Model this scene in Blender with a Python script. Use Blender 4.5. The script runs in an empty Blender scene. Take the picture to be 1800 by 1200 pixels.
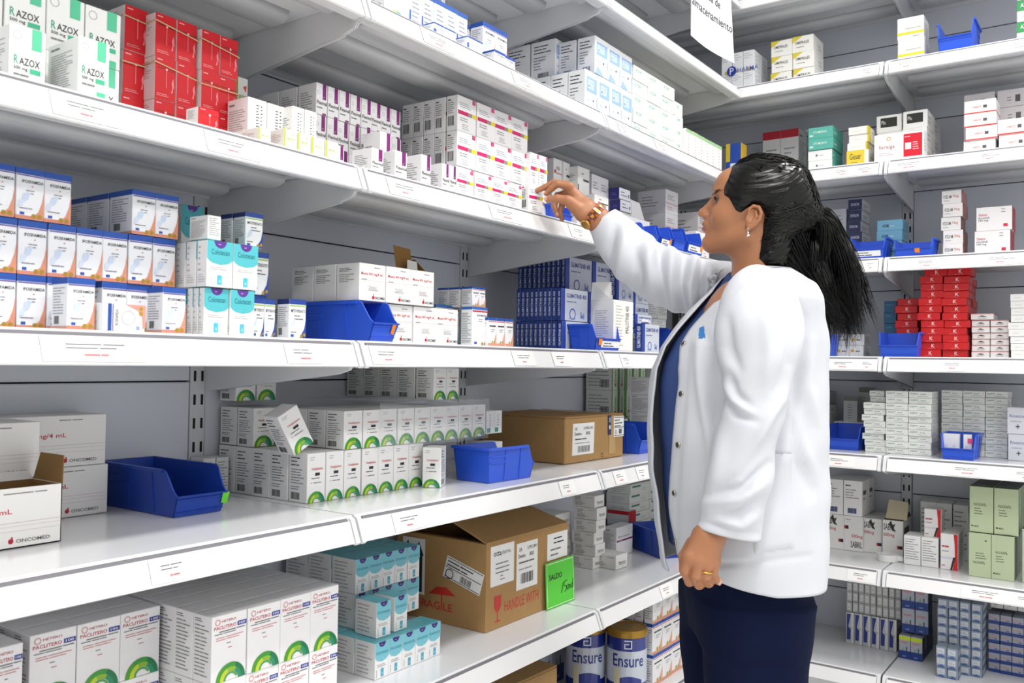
import bpy, bmesh, math, random
import numpy as np
from mathutils import Vector, Matrix
random.seed(7)
C = bpy.context.scene.collection
scene = bpy.context.scene
PI = math.pi

# ---------------------------------------------------------------- camera
FPX = 1548.0
CAM = Vector((1.1743, -1.1591, 1.15))
_yaw, _pit, _rol = math.radians(35.388), math.radians(1.346), math.radians(0.840)
FW = Vector((-math.sin(_yaw)*math.cos(_pit), math.cos(_yaw)*math.cos(_pit), math.sin(_pit)))
_r = Vector((math.cos(_yaw), math.sin(_yaw), 0)); _u = _r.cross(FW)
RT = _r*math.cos(_rol) + _u*math.sin(_rol); UP = _u*math.cos(_rol) - _r*math.sin(_rol)
cam_data = bpy.data.cameras.new('camera'); cam = bpy.data.objects.new('camera', cam_data); C.objects.link(cam)
cam_data.sensor_width = 36.0; cam_data.lens = FPX/1800*36.0; cam_data.clip_start = 0.02
cam.matrix_world = Matrix(((RT.x, UP.x, -FW.x, CAM.x), (RT.y, UP.y, -FW.y, CAM.y), (RT.z, UP.z, -FW.z, CAM.z), (0, 0, 0, 1)))
cam_data.dof.use_dof = True; cam_data.dof.focus_distance = 2.1; cam_data.dof.aperture_fstop = 9.0
scene.camera = cam
# ---------------------------------------------------------------- world, exposure
scene.view_settings.view_transform = 'Standard'; scene.view_settings.look = 'None'
scene.view_settings.exposure = -0.30; scene.view_settings.gamma = 1.0; scene.view_settings.use_curve_mapping = False
w = bpy.data.worlds.new('world'); scene.world = w; w.use_nodes = True
w.node_tree.nodes['Background'].inputs[0].default_value = (0.9, 0.95, 1.0, 1); w.node_tree.nodes['Background'].inputs[1].default_value = 0.25
CEIL_Z = 3.3

def area(loc, sx, sy, power, rot=(0, 0, 0), col=(1, 0.985, 0.96)):
    l = bpy.data.lights.new('ceiling_lamp_light', 'AREA'); l.shape = 'RECTANGLE'; l.size = sx; l.size_y = sy; l.energy = power; l.color = col
    o = bpy.data.objects.new('ceiling_lamp_light', l); o.location = loc; o.rotation_euler = rot; C.objects.link(o); return o
LAMPS = [(1.15, -2.2), (1.15, -0.5), (1.15, 1.2), (2.7, 1.2), (2.7, -0.5), (2.7, -2.4)]  # last three are unseen fill lamps, added to light the shelf interiors
for (lx, ly), pw in zip(LAMPS, (22, 31, 34, 30, 34, 26)):
    area((lx, ly, CEIL_Z - 0.04), 0.28, 1.15, pw)

# ---------------------------------------------------------------- pixel helpers (points on real planes)
D_SH = 0.45; YC = 1.8768; KX = 0.5007
ZS = dict(U=2.475, T=2.155, A=1.828, B=1.510, C=1.186, D=0.865, E=0.4956, F=0.159)
def ray(px, py): return FW + RT*((px-900)/FPX) - UP*((py-600)/FPX)
def proj(P):
    d = Vector(P) - CAM; z = d.dot(FW)
    return 900 + FPX*d.dot(RT)/z, 600 - FPX*d.dot(UP)/z
def at_plane(px, py, axis, val):
    d = ray(px, py); t = (val - CAM[axis])/d[axis]; return CAM + d*t
def W(unit, s, q, z): return Vector((-q, s, z)) if unit == 'L' else Vector((s, YC+q, z))
def S_at(unit, px, q, z):
    """coordinate along the shelf where the column px crosses the line at setback q and height z"""
    a, b = -3.0, 5.0
    P0, P1 = W(unit, 0, q, z), W(unit, 1, q, z)
    # px = 900+F*(d.RT)/(d.FW)  linear in s
    k = (px-900)/FPX; d0 = P0-CAM; dd = P1-P0
    return (k*d0.dot(FW) - d0.dot(RT))/(dd.dot(RT) - k*dd.dot(FW))
def Q_at(unit, px, s, z):
    k = (px-900)/FPX; P0, P1 = W(unit, s, 0, z), W(unit, s, 1, z); d0 = P0-CAM; dd = P1-P0
    return (k*d0.dot(FW) - d0.dot(RT))/(dd.dot(RT) - k*dd.dot(FW))
def Z_at(unit, px, py, q):
    return at_plane(px, py, 0, -q).z if unit == 'L' else at_plane(px, py, 1, YC+q).z
ROT = {'L': PI/2, 'R': 0.0}

# ---------------------------------------------------------------- materials
_M = {}
def srgb(h):
    h = h.lstrip('#'); h = h if len(h) == 6 else ''.join(c*2 for c in h); v = [int(h[i:i+2], 16)/255 for i in (0, 2, 4)]
    return tuple((c/12.92 if c <= 0.04045 else ((c+0.055)/1.055)**2.4) for c in v)
def mat(name, hexcol, rough=0.5, metal=0.0, noise=0.0, nscale=30.0, emit=0.0, bump=0.0, spec=0.5, alpha=1.0, coat=0.0, trans=0.0, sss=0.0):
    if name in _M: return _M[name]
    m = bpy.data.materials.new(name); m.use_nodes = True; nt = m.node_tree; b = nt.nodes['Principled BSDF']
    c = srgb(hexcol) + (1,)
    b.inputs['Base Color'].default_value = c; b.inputs['Roughness'].default_value = rough; b.inputs['Metallic'].default_value = metal
    b.inputs['Specular IOR Level'].default_value = spec; b.inputs['Alpha'].default_value = alpha; b.inputs['Coat Weight'].default_value = coat
    b.inputs['Transmission Weight'].default_value = trans
    if sss: b.inputs['Subsurface Weight'].default_value = sss; b.inputs['Subsurface Radius'].default_value = (1.0, 0.35, 0.2); b.inputs['Subsurface Scale'].default_value = 0.008
    if emit: b.inputs['Emission Color'].default_value = c; b.inputs['Emission Strength'].default_value = emit
    if noise or bump:
        tc = nt.nodes.new('ShaderNodeTexCoord'); n = nt.nodes.new('ShaderNodeTexNoise'); n.inputs['Scale'].default_value = nscale; n.inputs['Detail'].default_value = 4
        nt.links.new(tc.outputs['Object'], n.inputs['Vector'])
        if noise:
            mx = nt.nodes.new('ShaderNodeMix'); mx.data_type = 'RGBA'
            mx.inputs['A'].default_value = tuple(x*(1-noise) for x in c[:3]) + (1,); mx.inputs['B'].default_value = tuple(min(1, x*(1+noise)) for x in c[:3]) + (1,)
            nt.links.new(n.outputs['Fac'], mx.inputs['Factor']); nt.links.new(mx.outputs['Result'], b.inputs['Base Color'])
        if bump:
            bp = nt.nodes.new('ShaderNodeBump'); bp.inputs['Strength'].default_value = bump; bp.inputs['Distance'].default_value = 0.004
            nt.links.new(n.outputs['Fac'], bp.inputs['Height']); nt.links.new(bp.outputs['Normal'], b.inputs['Normal'])
    _M[name] = m; return m
INK = {}
def ink(hexcol):
    if hexcol not in INK: INK[hexcol] = mat('print_ink_' + hexcol.strip('#'), hexcol, 0.45)
    return INK[hexcol]

# ---------------------------------------------------------------- mesh helpers
class MB:
    """collects polygons with material slots and builds ONE mesh object"""
    def __init__(s): s.v = []; s.f = []; s.m = []; s.mats = []
    def slot(s, m):
        if m not in s.mats: s.mats.append(m)
        return s.mats.index(m)
    def poly(s, pts, m):
        b = len(s.v); s.v += [tuple(p) for p in pts]; s.f.append(tuple(range(b, b+len(pts)))); s.m.append(s.slot(m))
    def mesh(s, verts, faces, m):
        b = len(s.v); s.v += [tuple(p) for p in verts]; k = s.slot(m)
        for f in faces: s.f.append(tuple(b+i for i in f)); s.m.append(k)
    def box(s, x0, x1, y0, y1, z0, z1, m, bev=0.0):
        if bev <= 0:
            v = [(x, y, z) for x in (x0, x1) for y in (y0, y1) for z in (z0, z1)]
            s.mesh(v, [(0, 1, 3, 2), (4, 6, 7, 5), (0, 4, 5, 1), (2, 3, 7, 6), (0, 2, 6, 4), (1, 5, 7, 3)], m); return
        b = min(bev, (x1-x0)*.45, (y1-y0)*.45, (z1-z0)*.45)
        v = []; idx = {}
        for i, x in enumerate((x0, x1)):
            for j, y in enumerate((y0, y1)):
                for k, z in enumerate((z0, z1)):
                    sx, sy, sz = (1, -1)[i]*b, (1, -1)[j]*b, (1, -1)[k]*b
                    idx[i, j, k] = len(v); v += [(x, y+sy, z+sz), (x+sx, y, z+sz), (x+sx, y+sy, z)]
        f = []
        A = lambda i, j, k, n: idx[i, j, k]+n
        for i in (0, 1): q = [A(i, 0, 0, 0), A(i, 1, 0, 0), A(i, 1, 1, 0), A(i, 0, 1, 0)]; f.append(q if i else q[::-1])
        for j in (0, 1): q = [A(0, j, 0, 1), A(0, j, 1, 1), A(1, j, 1, 1), A(1, j, 0, 1)]; f.append(q if j else q[::-1])
        for k in (0, 1): q = [A(0, 0, k, 2), A(1, 0, k, 2), A(1, 1, k, 2), A(0, 1, k, 2)]; f.append(q if k else q[::-1])
        for i in (0, 1):
            for j in (0, 1):
                q = [A(i, j, 0, 0), A(i, j, 0, 1), A(i, j, 1, 1), A(i, j, 1, 0)]; f.append(q if (i+j) % 2 else q[::-1])
            for k in (0, 1):
                q = [A(i, 0, k, 0), A(i, 1, k, 0), A(i, 1, k, 2), A(i, 0, k, 2)]; f.append(q if (i+k) % 2 else q[::-1])
        for j in (0, 1):
            for k in (0, 1):
                q = [A(0, j, k, 1), A(0, j, k, 2), A(1, j, k, 2), A(1, j, k, 1)]; f.append(q if (j+k) % 2 else q[::-1])
        for i in (0, 1):
            for j in (0, 1):
                for k in (0, 1):
                    q = [A(i, j, k, 0), A(i, j, k, 1), A(i, j, k, 2)]; f.append(q if (i+j+k) % 2 else q[::-1])
        s.mesh(v, f, m)
    def prism(s, prof, axis, a0, a1, m):
        """extrude a closed 2D profile along axis 0/1/2; profile holds the other two coordinates in order"""
        n = len(prof)
        def P(p, a): c = [p[0], p[1]]; c.insert(axis, a); return tuple(c)
        v = [P(p, a0) for p in prof] + [P(p, a1) for p in prof]
        s.mesh(v, [tuple(range(n))[::-1], tuple(range(n, 2*n))] + [(i, (i+1) % n, n+(i+1) % n, n+i) for i in range(n)], m)
    def lathe(s, prof, cx, cy, n, m, z0=0):
        """prof: (r, z) from bottom to top"""
        v = []; f = []
        for r, z in prof:
            for i in range(n): a = 2*PI*i/n; v.append((cx+r*math.cos(a), cy+r*math.sin(a), z0+z))
        for k in range(len(prof)-1):
            for i in range(n): j = (i+1) % n; f.append((k*n+i, k*n+j, (k+1)*n+j, (k+1)*n+i))
        f.append(tuple(range(n))[::-1]); f.append(tuple(range((len(prof)-1)*n, len(prof)*n)))
        s.mesh(v, f, m)
    def tube(s, pts, r, m, n=6, closed=False):
        pts = [Vector(p) for p in pts]; N = len(pts); v = []; f = []
        rs = r if isinstance(r, (list, tuple)) else [r]*N
        up = Vector((0, 0, 1))
        for i, p in enumerate(pts):
            t = (pts[(i+1) % N]-pts[i-1]) if closed else (pts[min(i+1, N-1)]-pts[max(i-1, 0)])
            t.normalize(); a = t.cross(up)
            if a.length < 1e-4: a = t.cross(Vector((1, 0, 0)))
            a.normalize(); b = t.cross(a)
            for k in range(n): th = 2*PI*k/n; v.append(p+(a*math.cos(th)+b*math.sin(th))*rs[i])
        for i in range(N if closed else N-1):
            for k in range(n): j = (i+1) % N; l = (k+1) % n; f.append((i*n+k, i*n+l, j*n+l, j*n+k))
        if not closed: f.append(tuple(range(n))); f.append(tuple(range((N-1)*n, N*n))[::-1])
        s.mesh(v, f, m)
    def data(s, name, smooth=False):
        me = bpy.data.meshes.new(name); me.from_pydata(s.v, [], s.f)
        for m in s.mats: me.materials.append(m)
        me.polygons.foreach_set('material_index', s.m)
        if smooth: me.polygons.foreach_set('use_smooth', [True]*len(s.f))
        me.update(); return me
    def build(s, name, parent=None, loc=None, rotz=0.0, smooth=False):
        return link(name, s.data(name, smooth), parent, loc, rotz)
def link(name, me, parent=None, loc=None, rotz=0.0):
    o = bpy.data.objects.new(name, me); C.objects.link(o)
    if parent: o.parent = parent
    if loc is not None: o.location = loc
    if rotz: o.rotation_euler = (0, 0, rotz)
    return o
def tag(o, label, cat, group=None, kind=None):
    if label: o['label'] = label
    if cat: o['category'] = cat
    if group: o['group'] = group
    if kind: o['kind'] = kind
    return o
def thing(name, label, cat, loc=(0, 0, 0), rotz=0.0, group=None):
    o = bpy.data.objects.new(name, None); o.empty_display_size = 0.05; C.objects.link(o); o.location = loc; o.rotation_euler = (0, 0, rotz)
    return tag(o, label, cat, group)
_T = {}
def text_mesh(st, bold=False):
    """2D letter outline as (points, triangles), scaled later"""
    k = (st, bold)
    if k not in _T:
        cu = bpy.data.curves.new('lettering', 'FONT'); cu.body = st; cu.resolution_u = 2 if len(st) < 15 else 1; cu.fill_mode = 'FRONT'
        if bold: cu.offset = 0.012
        ob = bpy.data.objects.new('lettering', cu)
        me = bpy.data.meshes.new_from_object(ob)
        P = np.array([v.co[:2] for v in me.vertices]) if len(me.vertices) else np.zeros((1, 2))
        F = [tuple(p.vertices) for p in me.polygons]
        lo, hi = P.min(0), P.max(0)
        _T[k] = ((P-lo)/np.maximum(hi-lo, 1e-6), F, (hi-lo)[0]/max((hi-lo)[1], 1e-6))
        bpy.data.objects.remove(ob); bpy.data.curves.remove(cu); bpy.data.meshes.remove(me)
    return _T[k]

# decals: drawn on a face frame (origin o, unit axes ux uy, size sw sh, normal n)
class Face:
    def __init__(s, mb, o, ux, uy, sw, sh, n): s.mb, s.o, s.ux, s.uy, s.sw, s.sh, s.n = mb, Vector(o), Vector(ux), Vector(uy), sw, sh, Vector(n); s.k = 0
    def P(s, u, v): return s.o + s.ux*(u*s.sw) + s.uy*(v*s.sh) + s.n*(0.00025 + 0.00004*s.k)
    def poly(s, pts, col): s.mb.poly([s.P(u, v) for u, v in pts], ink(col))
    def rect(s, u0, v0, u1, v1, col): s.poly([(u0, v0), (u1, v0), (u1, v1), (u0, v1)], col)
    def draw(s, specs, rng):
        for sp in specs:
            s.k += 1; t = sp[0]
            if t == 'r': s.rect(*sp[1:6])
            elif t == 'p': s.poly(sp[1], sp[2])
            elif t in 'tT':
                pts, F, asp = text_mesh(sp[1], t == 'T'); u0, v0, u1, v1, col = sp[2:7]
                s.mb.mesh([s.P(u0+(u1-u0)*p[0], v0+(v1-v0)*p[1]) for p in pts], F, ink(col))
            elif t in 'xX':  # text turned a quarter, reading upwards
                pts, F, asp = text_mesh(sp[1], t == 'X'); u0, v0, u1, v1, col = sp[2:7]
                s.mb.mesh([s.P(u1-(u1-u0)*p[1], v0+(v1-v0)*p[0]) for p in pts], F, ink(col))
            elif t == 'l':
                u0, v0, u1, v1, n, col = sp[1:7]; h = (v1-v0)/(n*2-1) if n > 1 else (v1-v0)
                for i in range(n):
                    e = u0 + (u1-u0)*(rng.uniform(0.55, 1.0)); v = v1-h*(2*i+1); g = u0 + (e-u0)*rng.uniform(.3, .7); gw = (u1-u0)*.03
                    s.rect(u0, v, g, v+h*.62, col); s.rect(g+gw, v, e, v+h*.62, col)
            elif t == 'b':
                u0, v0, u1, v1 = sp[1:5]; n = 11
                for i in range(n):
                    a = u0+(u1-u0)*i/n; s.rect(a, v0, a+(u1-u0)/n*rng.uniform(.3, .75), v1, '#26262a')
            elif t == 'a':
                cu, cv, r0, r1, a0, a1, col = sp[1:8]; N = 10; k = s.sw/s.sh
                pts = [(cu+r1*math.cos(math.radians(a0+(a1-a0)*i/N)), cv+k*r1*math.sin(math.radians(a0+(a1-a0)*i/N))) for i in range(N+1)]
                pin = [(cu+r0*math.cos(math.radians(a0+(a1-a0)*i/N)), cv+k*r0*math.sin(math.radians(a0+(a1-a0)*i/N))) for i in range(N+1)]
                for i in range(N): s.poly([pin[i], pts[i], pts[i+1], pin[i+1]], col)
            elif t == 'd':
                cu, cv, r, col = sp[1:5]; k = s.sw/s.sh; a0, a1 = (sp[5], sp[6]) if len(sp) > 5 else (0, 360)
                s.poly([(cu+r*math.cos(math.radians(a0+(a1-a0)*i/14)), cv+k*r*math.sin(math.radians(a0+(a1-a0)*i/14))) for i in range(14 if a1-a0 >= 360 else 15)], col)
# ---------------------------------------------------------------- room shell
white_wall = mat('painted_wall', '#e6e7e9', 0.8, noise=0.03, nscale=6)
floor_m = mat('vinyl_floor', '#efeeeb', 0.35, noise=0.06, nscale=4)
ceil_m = mat('ceiling_tile', '#d4d4d2', 0.9, noise=0.02, nscale=20)
def structure(name, x0, x1, y0, y1, z0, z1, m):
    b = MB(); b.box(x0, x1, y0, y1, z0, z1, m); o = b.build(name); o['kind'] = 'structure'; return o
RX0, RX1, RY0, RY1 = -0.56, 4.2, -4.2, 2.44
structure('floor', RX0-.1, RX1+.1, RY0-.1, RY1+.1, -0.1, 0.0, floor_m)
structure('ceiling', RX0-.1, RX1+.1, RY0-.1, RY1+.1, CEIL_Z, CEIL_Z+.1, ceil_m)
structure('wall_left', RX0-.1, RX0, RY0, RY1, 0, CEIL_Z, white_wall)
structure('wall_back', RX0, RX1, RY1, RY1+.1, 0, CEIL_Z, white_wall)
structure('wall_right', RX1, RX1+.1, RY0, RY1, 0, CEIL_Z, white_wall)
structure('wall_front', RX0, RX1, RY0-.1, RY0, 0, CEIL_Z, white_wall)
lamp_frame = mat('lamp_frame_white', '#e6e6e6', 0.4); lamp_diff = mat('lamp_diffuser', '#fffdf6', 0.5, emit=3.0)
WHERE = ['over the near end of the aisle', 'over the aisle beside the red cartons', 'over the aisle where the woman stands', 'at the far corner of the room', 'in the middle of the open room', 'at the open rear of the room']
for (lx, ly), wh in zip(LAMPS, WHERE):
    t = thing('ceiling_light', 'long white fluorescent ceiling light ' + wh, 'ceiling light', (lx, ly, CEIL_Z-0.03))
    b = MB()
    b.box(-.17, -.15, -.62, .62, 0, .03, lamp_frame); b.box(.15, .17, -.62, .62, 0, .03, lamp_frame)
    b.box(-.15, .15, -.62, -.6, 0, .03, lamp_frame); b.box(-.15, .15, .6, .62, 0, .03, lamp_frame); b.build('lamp_frame', t)
    b = MB(); b.box(-.15, .15, -.6, .6, .005, .02, lamp_diff); b.build('diffuser', t)

# ---------------------------------------------------------------- shelving
sh_white = mat('shelf_enamel', '#e6e7ea', 0.24, spec=0.5, coat=0.25)
sh_under = mat('shelf_enamel_frame', '#dddee1', 0.35)
back_m = mat('back_panel_enamel', '#d9dee7', 0.42, noise=0.02, nscale=3)
post_m = mat('upright_enamel', '#d6d8dc', 0.4)
slot_m = mat('upright_slot_dark', '#17181a', 0.8)
rail_m = mat('price_rail_plastic', '#f0f0f1', 0.3, coat=0.3)
groove_m = mat('rail_groove_grey', '#77767c', 0.6)
paper_m = mat('label_paper', '#f4f4f3', 0.7)
_SHM = {}
def shelf_meshes(wd):
    k = round(wd, 3)
    if k in _SHM: return _SHM[k]
    a, e = 0.003, wd-0.003
    b = MB()
    pr = [(0.0, -0.004), (0.003, 0.0), (D_SH, 0.0), (D_SH, -0.02), (D_SH-.003, -0.02), (D_SH-.003, -0.006), (0.006, -0.006), (0.006, -0.04), (0.02, -0.04), (0.02, -0.043), (0.0, -0.043)]
    b.prism(pr, 0, a, e, sh_white); deck = b.data('shelf')
    rb = MB()
    def rib(y0, y1, dz):
        N = 6; prof = []
        for i in range(N+1):
            t = PI*i/N; prof.append(((y0+y1)/2 - (y1-y0)/2*math.cos(t), -0.006 - dz*math.sin(t)**0.6 if 0 < i < N else -0.006))
        rb.prism(prof[::-1], 0, a+.035, e-.035, sh_under)
    rib(0.02, 0.075, 0.030); ribA = rb.data('rib', True); rb = MB(); rib(0.16, 0.24, 0.022); ribB = rb.data('rib', True); rb = MB(); rib(0.33, 0.41, 0.022); ribC = rb.data('rib', True)
    r = MB()
    r.prism([(-0.001, -0.0085), (-0.005, -0.0085), (-0.020, -0.047), (-0.016, -0.049), (-0.001, -0.047)], 0, a+.012, e-.012, rail_m)
    r.prism([(-0.0005, -0.0035), (-0.003, -0.0045), (-0.0052, -0.0085), (-0.0005, -0.0085)], 0, a+.016, e-.016, groove_m)
    rail = r.data('price_rail')
    c = MB(); c.prism([(-0.0002, -0.003), (-0.006, -0.006), (-0.022, -0.047), (-0.018, -0.051), (-0.0002, -0.049)], 0, 0, .010, sh_white)
    cap = c.data('rail_end_cap')
    br = MB(); br.prism([(0.006, -0.0435), (0.018, -0.056), (0.05, -0.064), (D_SH, -0.108), (D_SH, -0.006), (0.006, -0.007)], 0, 0, 0.0025, sh_under)
    br.box(0, .006, 0.05, D_SH, -.0075, -.0065, sh_under)
    for i in range(12):   # folded lower flange
        y0 = .05+(D_SH-.05)*i/12; y1 = .05+(D_SH-.05)*(i+1)/12; z0 = -.064-.044*i/12; z1 = -.064-.044*(i+1)/12
        br.mesh([(0, y0, z0), (.006, y0, z0), (.006, y1, z1), (0, y1, z1)], [(0, 1, 2, 3)], sh_under)
    bracket = br.data('bracket')
    _SHM[k] = (deck, (ribA, ribB, ribC), rail, cap, bracket); return _SHM[k]
def shelf_label(parent, x, wd, hasred=True, big=False):
    b = MB(); k = (0.020-0.005)/(0.047-0.0085)
    o = Vector((x, -0.0062, -0.0092)); dv = Vector((0, -(0.015), -0.0385)).normalized(); h = 0.037
    n = Vector((0, -0.0385, 0.015)).normalized()
    base = o + dv*h + n*.0004
    P = lambda u, v, e: base + Vector((u*wd, 0, 0)) - dv*(v*h) + n*e
    b.poly([P(0, 0, 0), P(1, 0, 0), P(1, 1, 0), P(0, 1, 0)], paper_m)
    b.poly([P(0, 0, -.0006), P(0.012, 0, -.0006), P(0.012, 1, -.0006), P(0, 1, -.0006)], groove_m)
    f = Face(b, base, (1, 0, 0), -dv, wd, h, n); rng = random.Random(int(x*1e4))
    f.draw([('l', .22, .5, .8, .72, 2, '#6c6d72')] + ([('l', .38, .22, .66, .34, 1, '#da7078')] if hasred else []), rng)
    return b.build('shelf_label', parent)
PANEL_Z = [0.10, 0.31, 0.69, 1.10, 1.437, 1.80, 2.06, 2.36, 2.62]
def bay(unit, s0, wd, label, labels, ends):
    t = thing('shelving_unit', label, 'shelving', W(unit, s0, 0, 0), ROT[unit], 'white metal gondola shelving')
    deck, ribs, rail, cap, bracket = shelf_meshes(wd)
    for nm, z in ZS.items():
        o = link('shelf', deck, t, (0, 0, z))
        for rb in ribs: link('rib', rb, o)
        link('price_rail', rail, o); link('rail_end_cap', cap, o, (.003, 0, 0)); link('rail_end_cap', cap, o, (wd-.013, 0, 0))
        if nm != 'F':
            link('bracket', bracket, o, (0.0008, 0, 0)); link('bracket', bracket, o, (wd-.0033, 0, 0))
        for (px, pw) in labels.get(nm, []):
            sx = S_at(unit, px, -0.01, z-.01) - s0
            if .01 < sx < wd-.02: shelf_label(o, sx, min(pw, wd-.02-sx))
    for x0 in ends:
        b = MB(); b.box(max(x0-.036, 0.0005), max(x0, .0365)-.0005, D_SH+.001, D_SH+.04, 0.0, 2.62, post_m, .002); p = b.build('upright_post', t)
        b = MB(); z = .2
        while z < 2.58:
            for dx in (-.027, -.009): b.poly([(max(x0, .036)+dx-.003, D_SH+.0006, z), (max(x0, .036)+dx+.003, D_SH+.0006, z), (max(x0, .036)+dx+.003, D_SH+.0006, z+.022), (max(x0, .036)+dx-.003, D_SH+.0006, z+.022)], slot_m)
            z += .05
        so = b.build('slot_row', p); so['kind'] = 'stuff'
    for z0, z1 in zip(PANEL_Z[:-1], PANEL_Z[1:]):
        b = MB(); b.box(.002, wd-.037, D_SH+.004, D_SH+.012, z0+.0015, z1-.0015, back_m, .002); b.build('back_panel', t)
    b = MB(); b.box(.002, wd-.037, D_SH+.016, D_SH+.018, .1, 2.62, slot_m); b.build('dark_seam_backing', t)  # added dark sheet, makes the gaps between back panels read dark
    b = MB(); b.box(.003, wd-.003, .03, .036, 0.0, ZS['F']-.044, sh_under); b.build('kick_plate', t)
    return t
bay('L', -0.9, 0.9, 'white metal shelving bay holding the red cartons and orange-swoosh cartons', {'B': [(88, .1), (360, .1)], 'C': [(70, .15), (500, .08)], 'D': [(262, .08)], 'E': []}, [0.0, 0.9])
bay('L', 0.0, 0.9, 'white metal shelving bay holding the big cardboard carton with the green card', {'A': [(740, .1), (900, .12)], 'B': [(680, .1), (860, .12), (1000, .1)], 'C': [(650, .09), (900, .09), (970, .08)], 'D': [(690, .09), (983, .07)], 'E': []}, [0.9])
bay('L', 0.9, YC-0.925, 'white metal shelving bay behind the reaching woman, ending in the inner corner', {'T': [], 'A': [(1085, .07), (1150, .1)], 'B': [(1095, .1)], 'C': [(1090, .06)], 'D': [(1078, .07), (1118, .06)], 'E': [(1160, .08)], 'F': [(1200, .1)]}, [YC-0.925])
bay('R', -0.43, KX+0.43, 'white metal shelving bay on the end wall beside the ponytail', {'T': [(1510, .11)], 'A': [(1410, .06), (1462, .07), (1500, .12)], 'B': [(1520, .08)], 'C': [(1455, .1), (1510, .07)], 'D': [(1448, .1)], 'E': [(1490, .09)]}, [0.0, KX+0.43])
bay('R', KX, 0.9, 'white metal shelving bay on the end wall holding the tall red stack', {'T': [(1570, .08), (1760, .1)], 'A': [(1562, .12), (1712, .09)], 'B': [(1603, .09), (1722, .12)], 'C': [(1650, .08)], 'D': [(1662, .12), (1772, .1)], 'E': [(1690, .13), (1775, .1)]}, [0.9])
b = MB(); b.box(-D_SH-.06, -D_SH-.012, YC+.0, YC+D_SH+.01, .1, 2.62, back_m); o = b.build('trim_1'); o['kind'] = 'structure'
# ---------------------------------------------------------------- carton kinds: base colour + print on each face
G, DG, RD, BK, PU = '#7e7f83', '#4a4b50', '#c8323c', '#1d1d21', '#7c1470'
LS = lambda n=6, u0=.12, u1=.88, v0=.15, v1=.9, c=G: ('l', u0, v0, u1, v1, n, c)
SIDE = [('l', .12, .74, .6, .92, 3, DG), ('l', .12, .38, .88, .68, 6, G), ('l', .12, .26, .7, .33, 2, G), ('b', .14, .06, .62, .2)]
SIDE2 = [('l', .1, .88, .5, .93, 1, G), ('l', .1, .12, .9, .8, 17, '#a3a4a8')]
def arcs(cu, r):
    return [('a', cu, 0, r*.74, r, 0, 68, '#1f7a4d'), ('a', cu, 0, r*.74, r, 68, 125, '#3f9a3a'), ('a', cu, 0, r*.74, r, 125, 180, '#4d9d2e'),
            ('a', cu, 0, r*.5, r*.74, 0, 60, '#2c8f6a'), ('a', cu, 0, r*.5, r*.74, 60, 110, '#8dbb2c'), ('a', cu, 0, r*.5, r*.74, 110, 180, '#c3d62a'),
            ('a', cu, 0, r*.36, r*.47, 20, 180, '#49a24a')]
KINDS = {}
def kind(name, base, F=(), L=None, T=(), top=None, rough=.42, side=None):
    KINDS[name] = dict(base=base, F=list(F), L=list(SIDE if L is None else L), T=list(T), top=top, rough=rough, side=side)
kind('razox', '#f1f2f0', [('a', .2, .84, .1, .125, 0, 360, '#b9bcbd'), ('r', .6, .66, .88, 1, '#54c69a'), ('T', 'R', .12, .38, .24, .52, '#3aa683'), ('T', 'AZOX', .27, .38, .84, .5, '#2c2830'),
     ('T', '500 mg', .12, .28, .5, .35, '#3a3a40'), ('r', .56, .27, .86, .35, '#3fb98d'), ('l', .12, .2, .55, .25, 1, G), ('r', .6, 0, .88, .13, '#54c69a')], SIDE2)
kind('red_vein', '#f0e9e8', [('r', 0, 0, 1, 1, '#d5091b'), ('l', .1, .92, .4, .96, 1, '#f3b9bb'), ('d', .57, .73, .05, '#f5d9d6'), ('r', .55, .3, .58, .72, '#e8898b'), ('r', .12, .72, .5, .76, '#9d1d1c'), ('r', .66, .7, .98, .74, '#9d1d1c'),
     ('p', [(.8, .2), (.86, .34), (.82, .44), (.9, .56), (.96, .3), (.9, .36), (.88, .22)], '#ef8d95'), ('l', .1, .09, .75, .15, 2, '#f1a9ab')], [('l', .15, .5, .85, .9, 8, '#a9a2a2')])
kind('green_kin', '#f3f3ef', [('r', 0, 0, .22, 1, '#86a53a'), ('p', [(.6, .8), (.9, .85), (.85, .7)], '#d84b3c'), ('T', 'BEDRIC', .3, .52, .95, .62, '#8ba63c'), ('d', .6, .3, .14, '#7fae32'), ('l', .3, .1, .9, .2, 2, '#c99')], SIDE2)
kind('qr_white', '#f4f4f2', [('l', .42, .45, .6, .9, 9, DG), ('l', .66, .35, .78, .9, 9, DG), ('r', .52, .16, .78, .32, '#4e5058'), ('r', .58, .2, .63, .25, '#eee'), ('r', .68, .23, .74, .28, '#eee')], SIDE2)
kind('lime_edge', '#f5f5f0', [('r', 0, 0, .12, 1, '#c2cc22'), ('l', .55, .74, .8, .84, 2, '#e49a92'), ('T', 'BEDRIC', .25, .5, .85, .62, '#b9c36a'), ('l', .25, .36, .8, .45, 2, '#cdd2a8'), ('r', .45, .08, .7, .16, '#c8d436')], [('l', .1, .3, .9, .8, 7, '#cfaaa4')])
kind('purple_tab', '#f0eff0', [('a', .2, .7, .1, .14, 0, 360, '#c4c8c6'), ('r', .56, .5, .88, 1, PU), ('l', .6, .55, .84, .6, 2, '#d7a4d0'), ('T', 'Flexival', .06, .32, .95, .44, '#3a3238'), ('l', .06, .2, .6, .26, 1, G), ('r', .56, 0, .88, .06, PU)], [('l', .15, .1, .8, .75, 9, '#8f8e90')])
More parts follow.
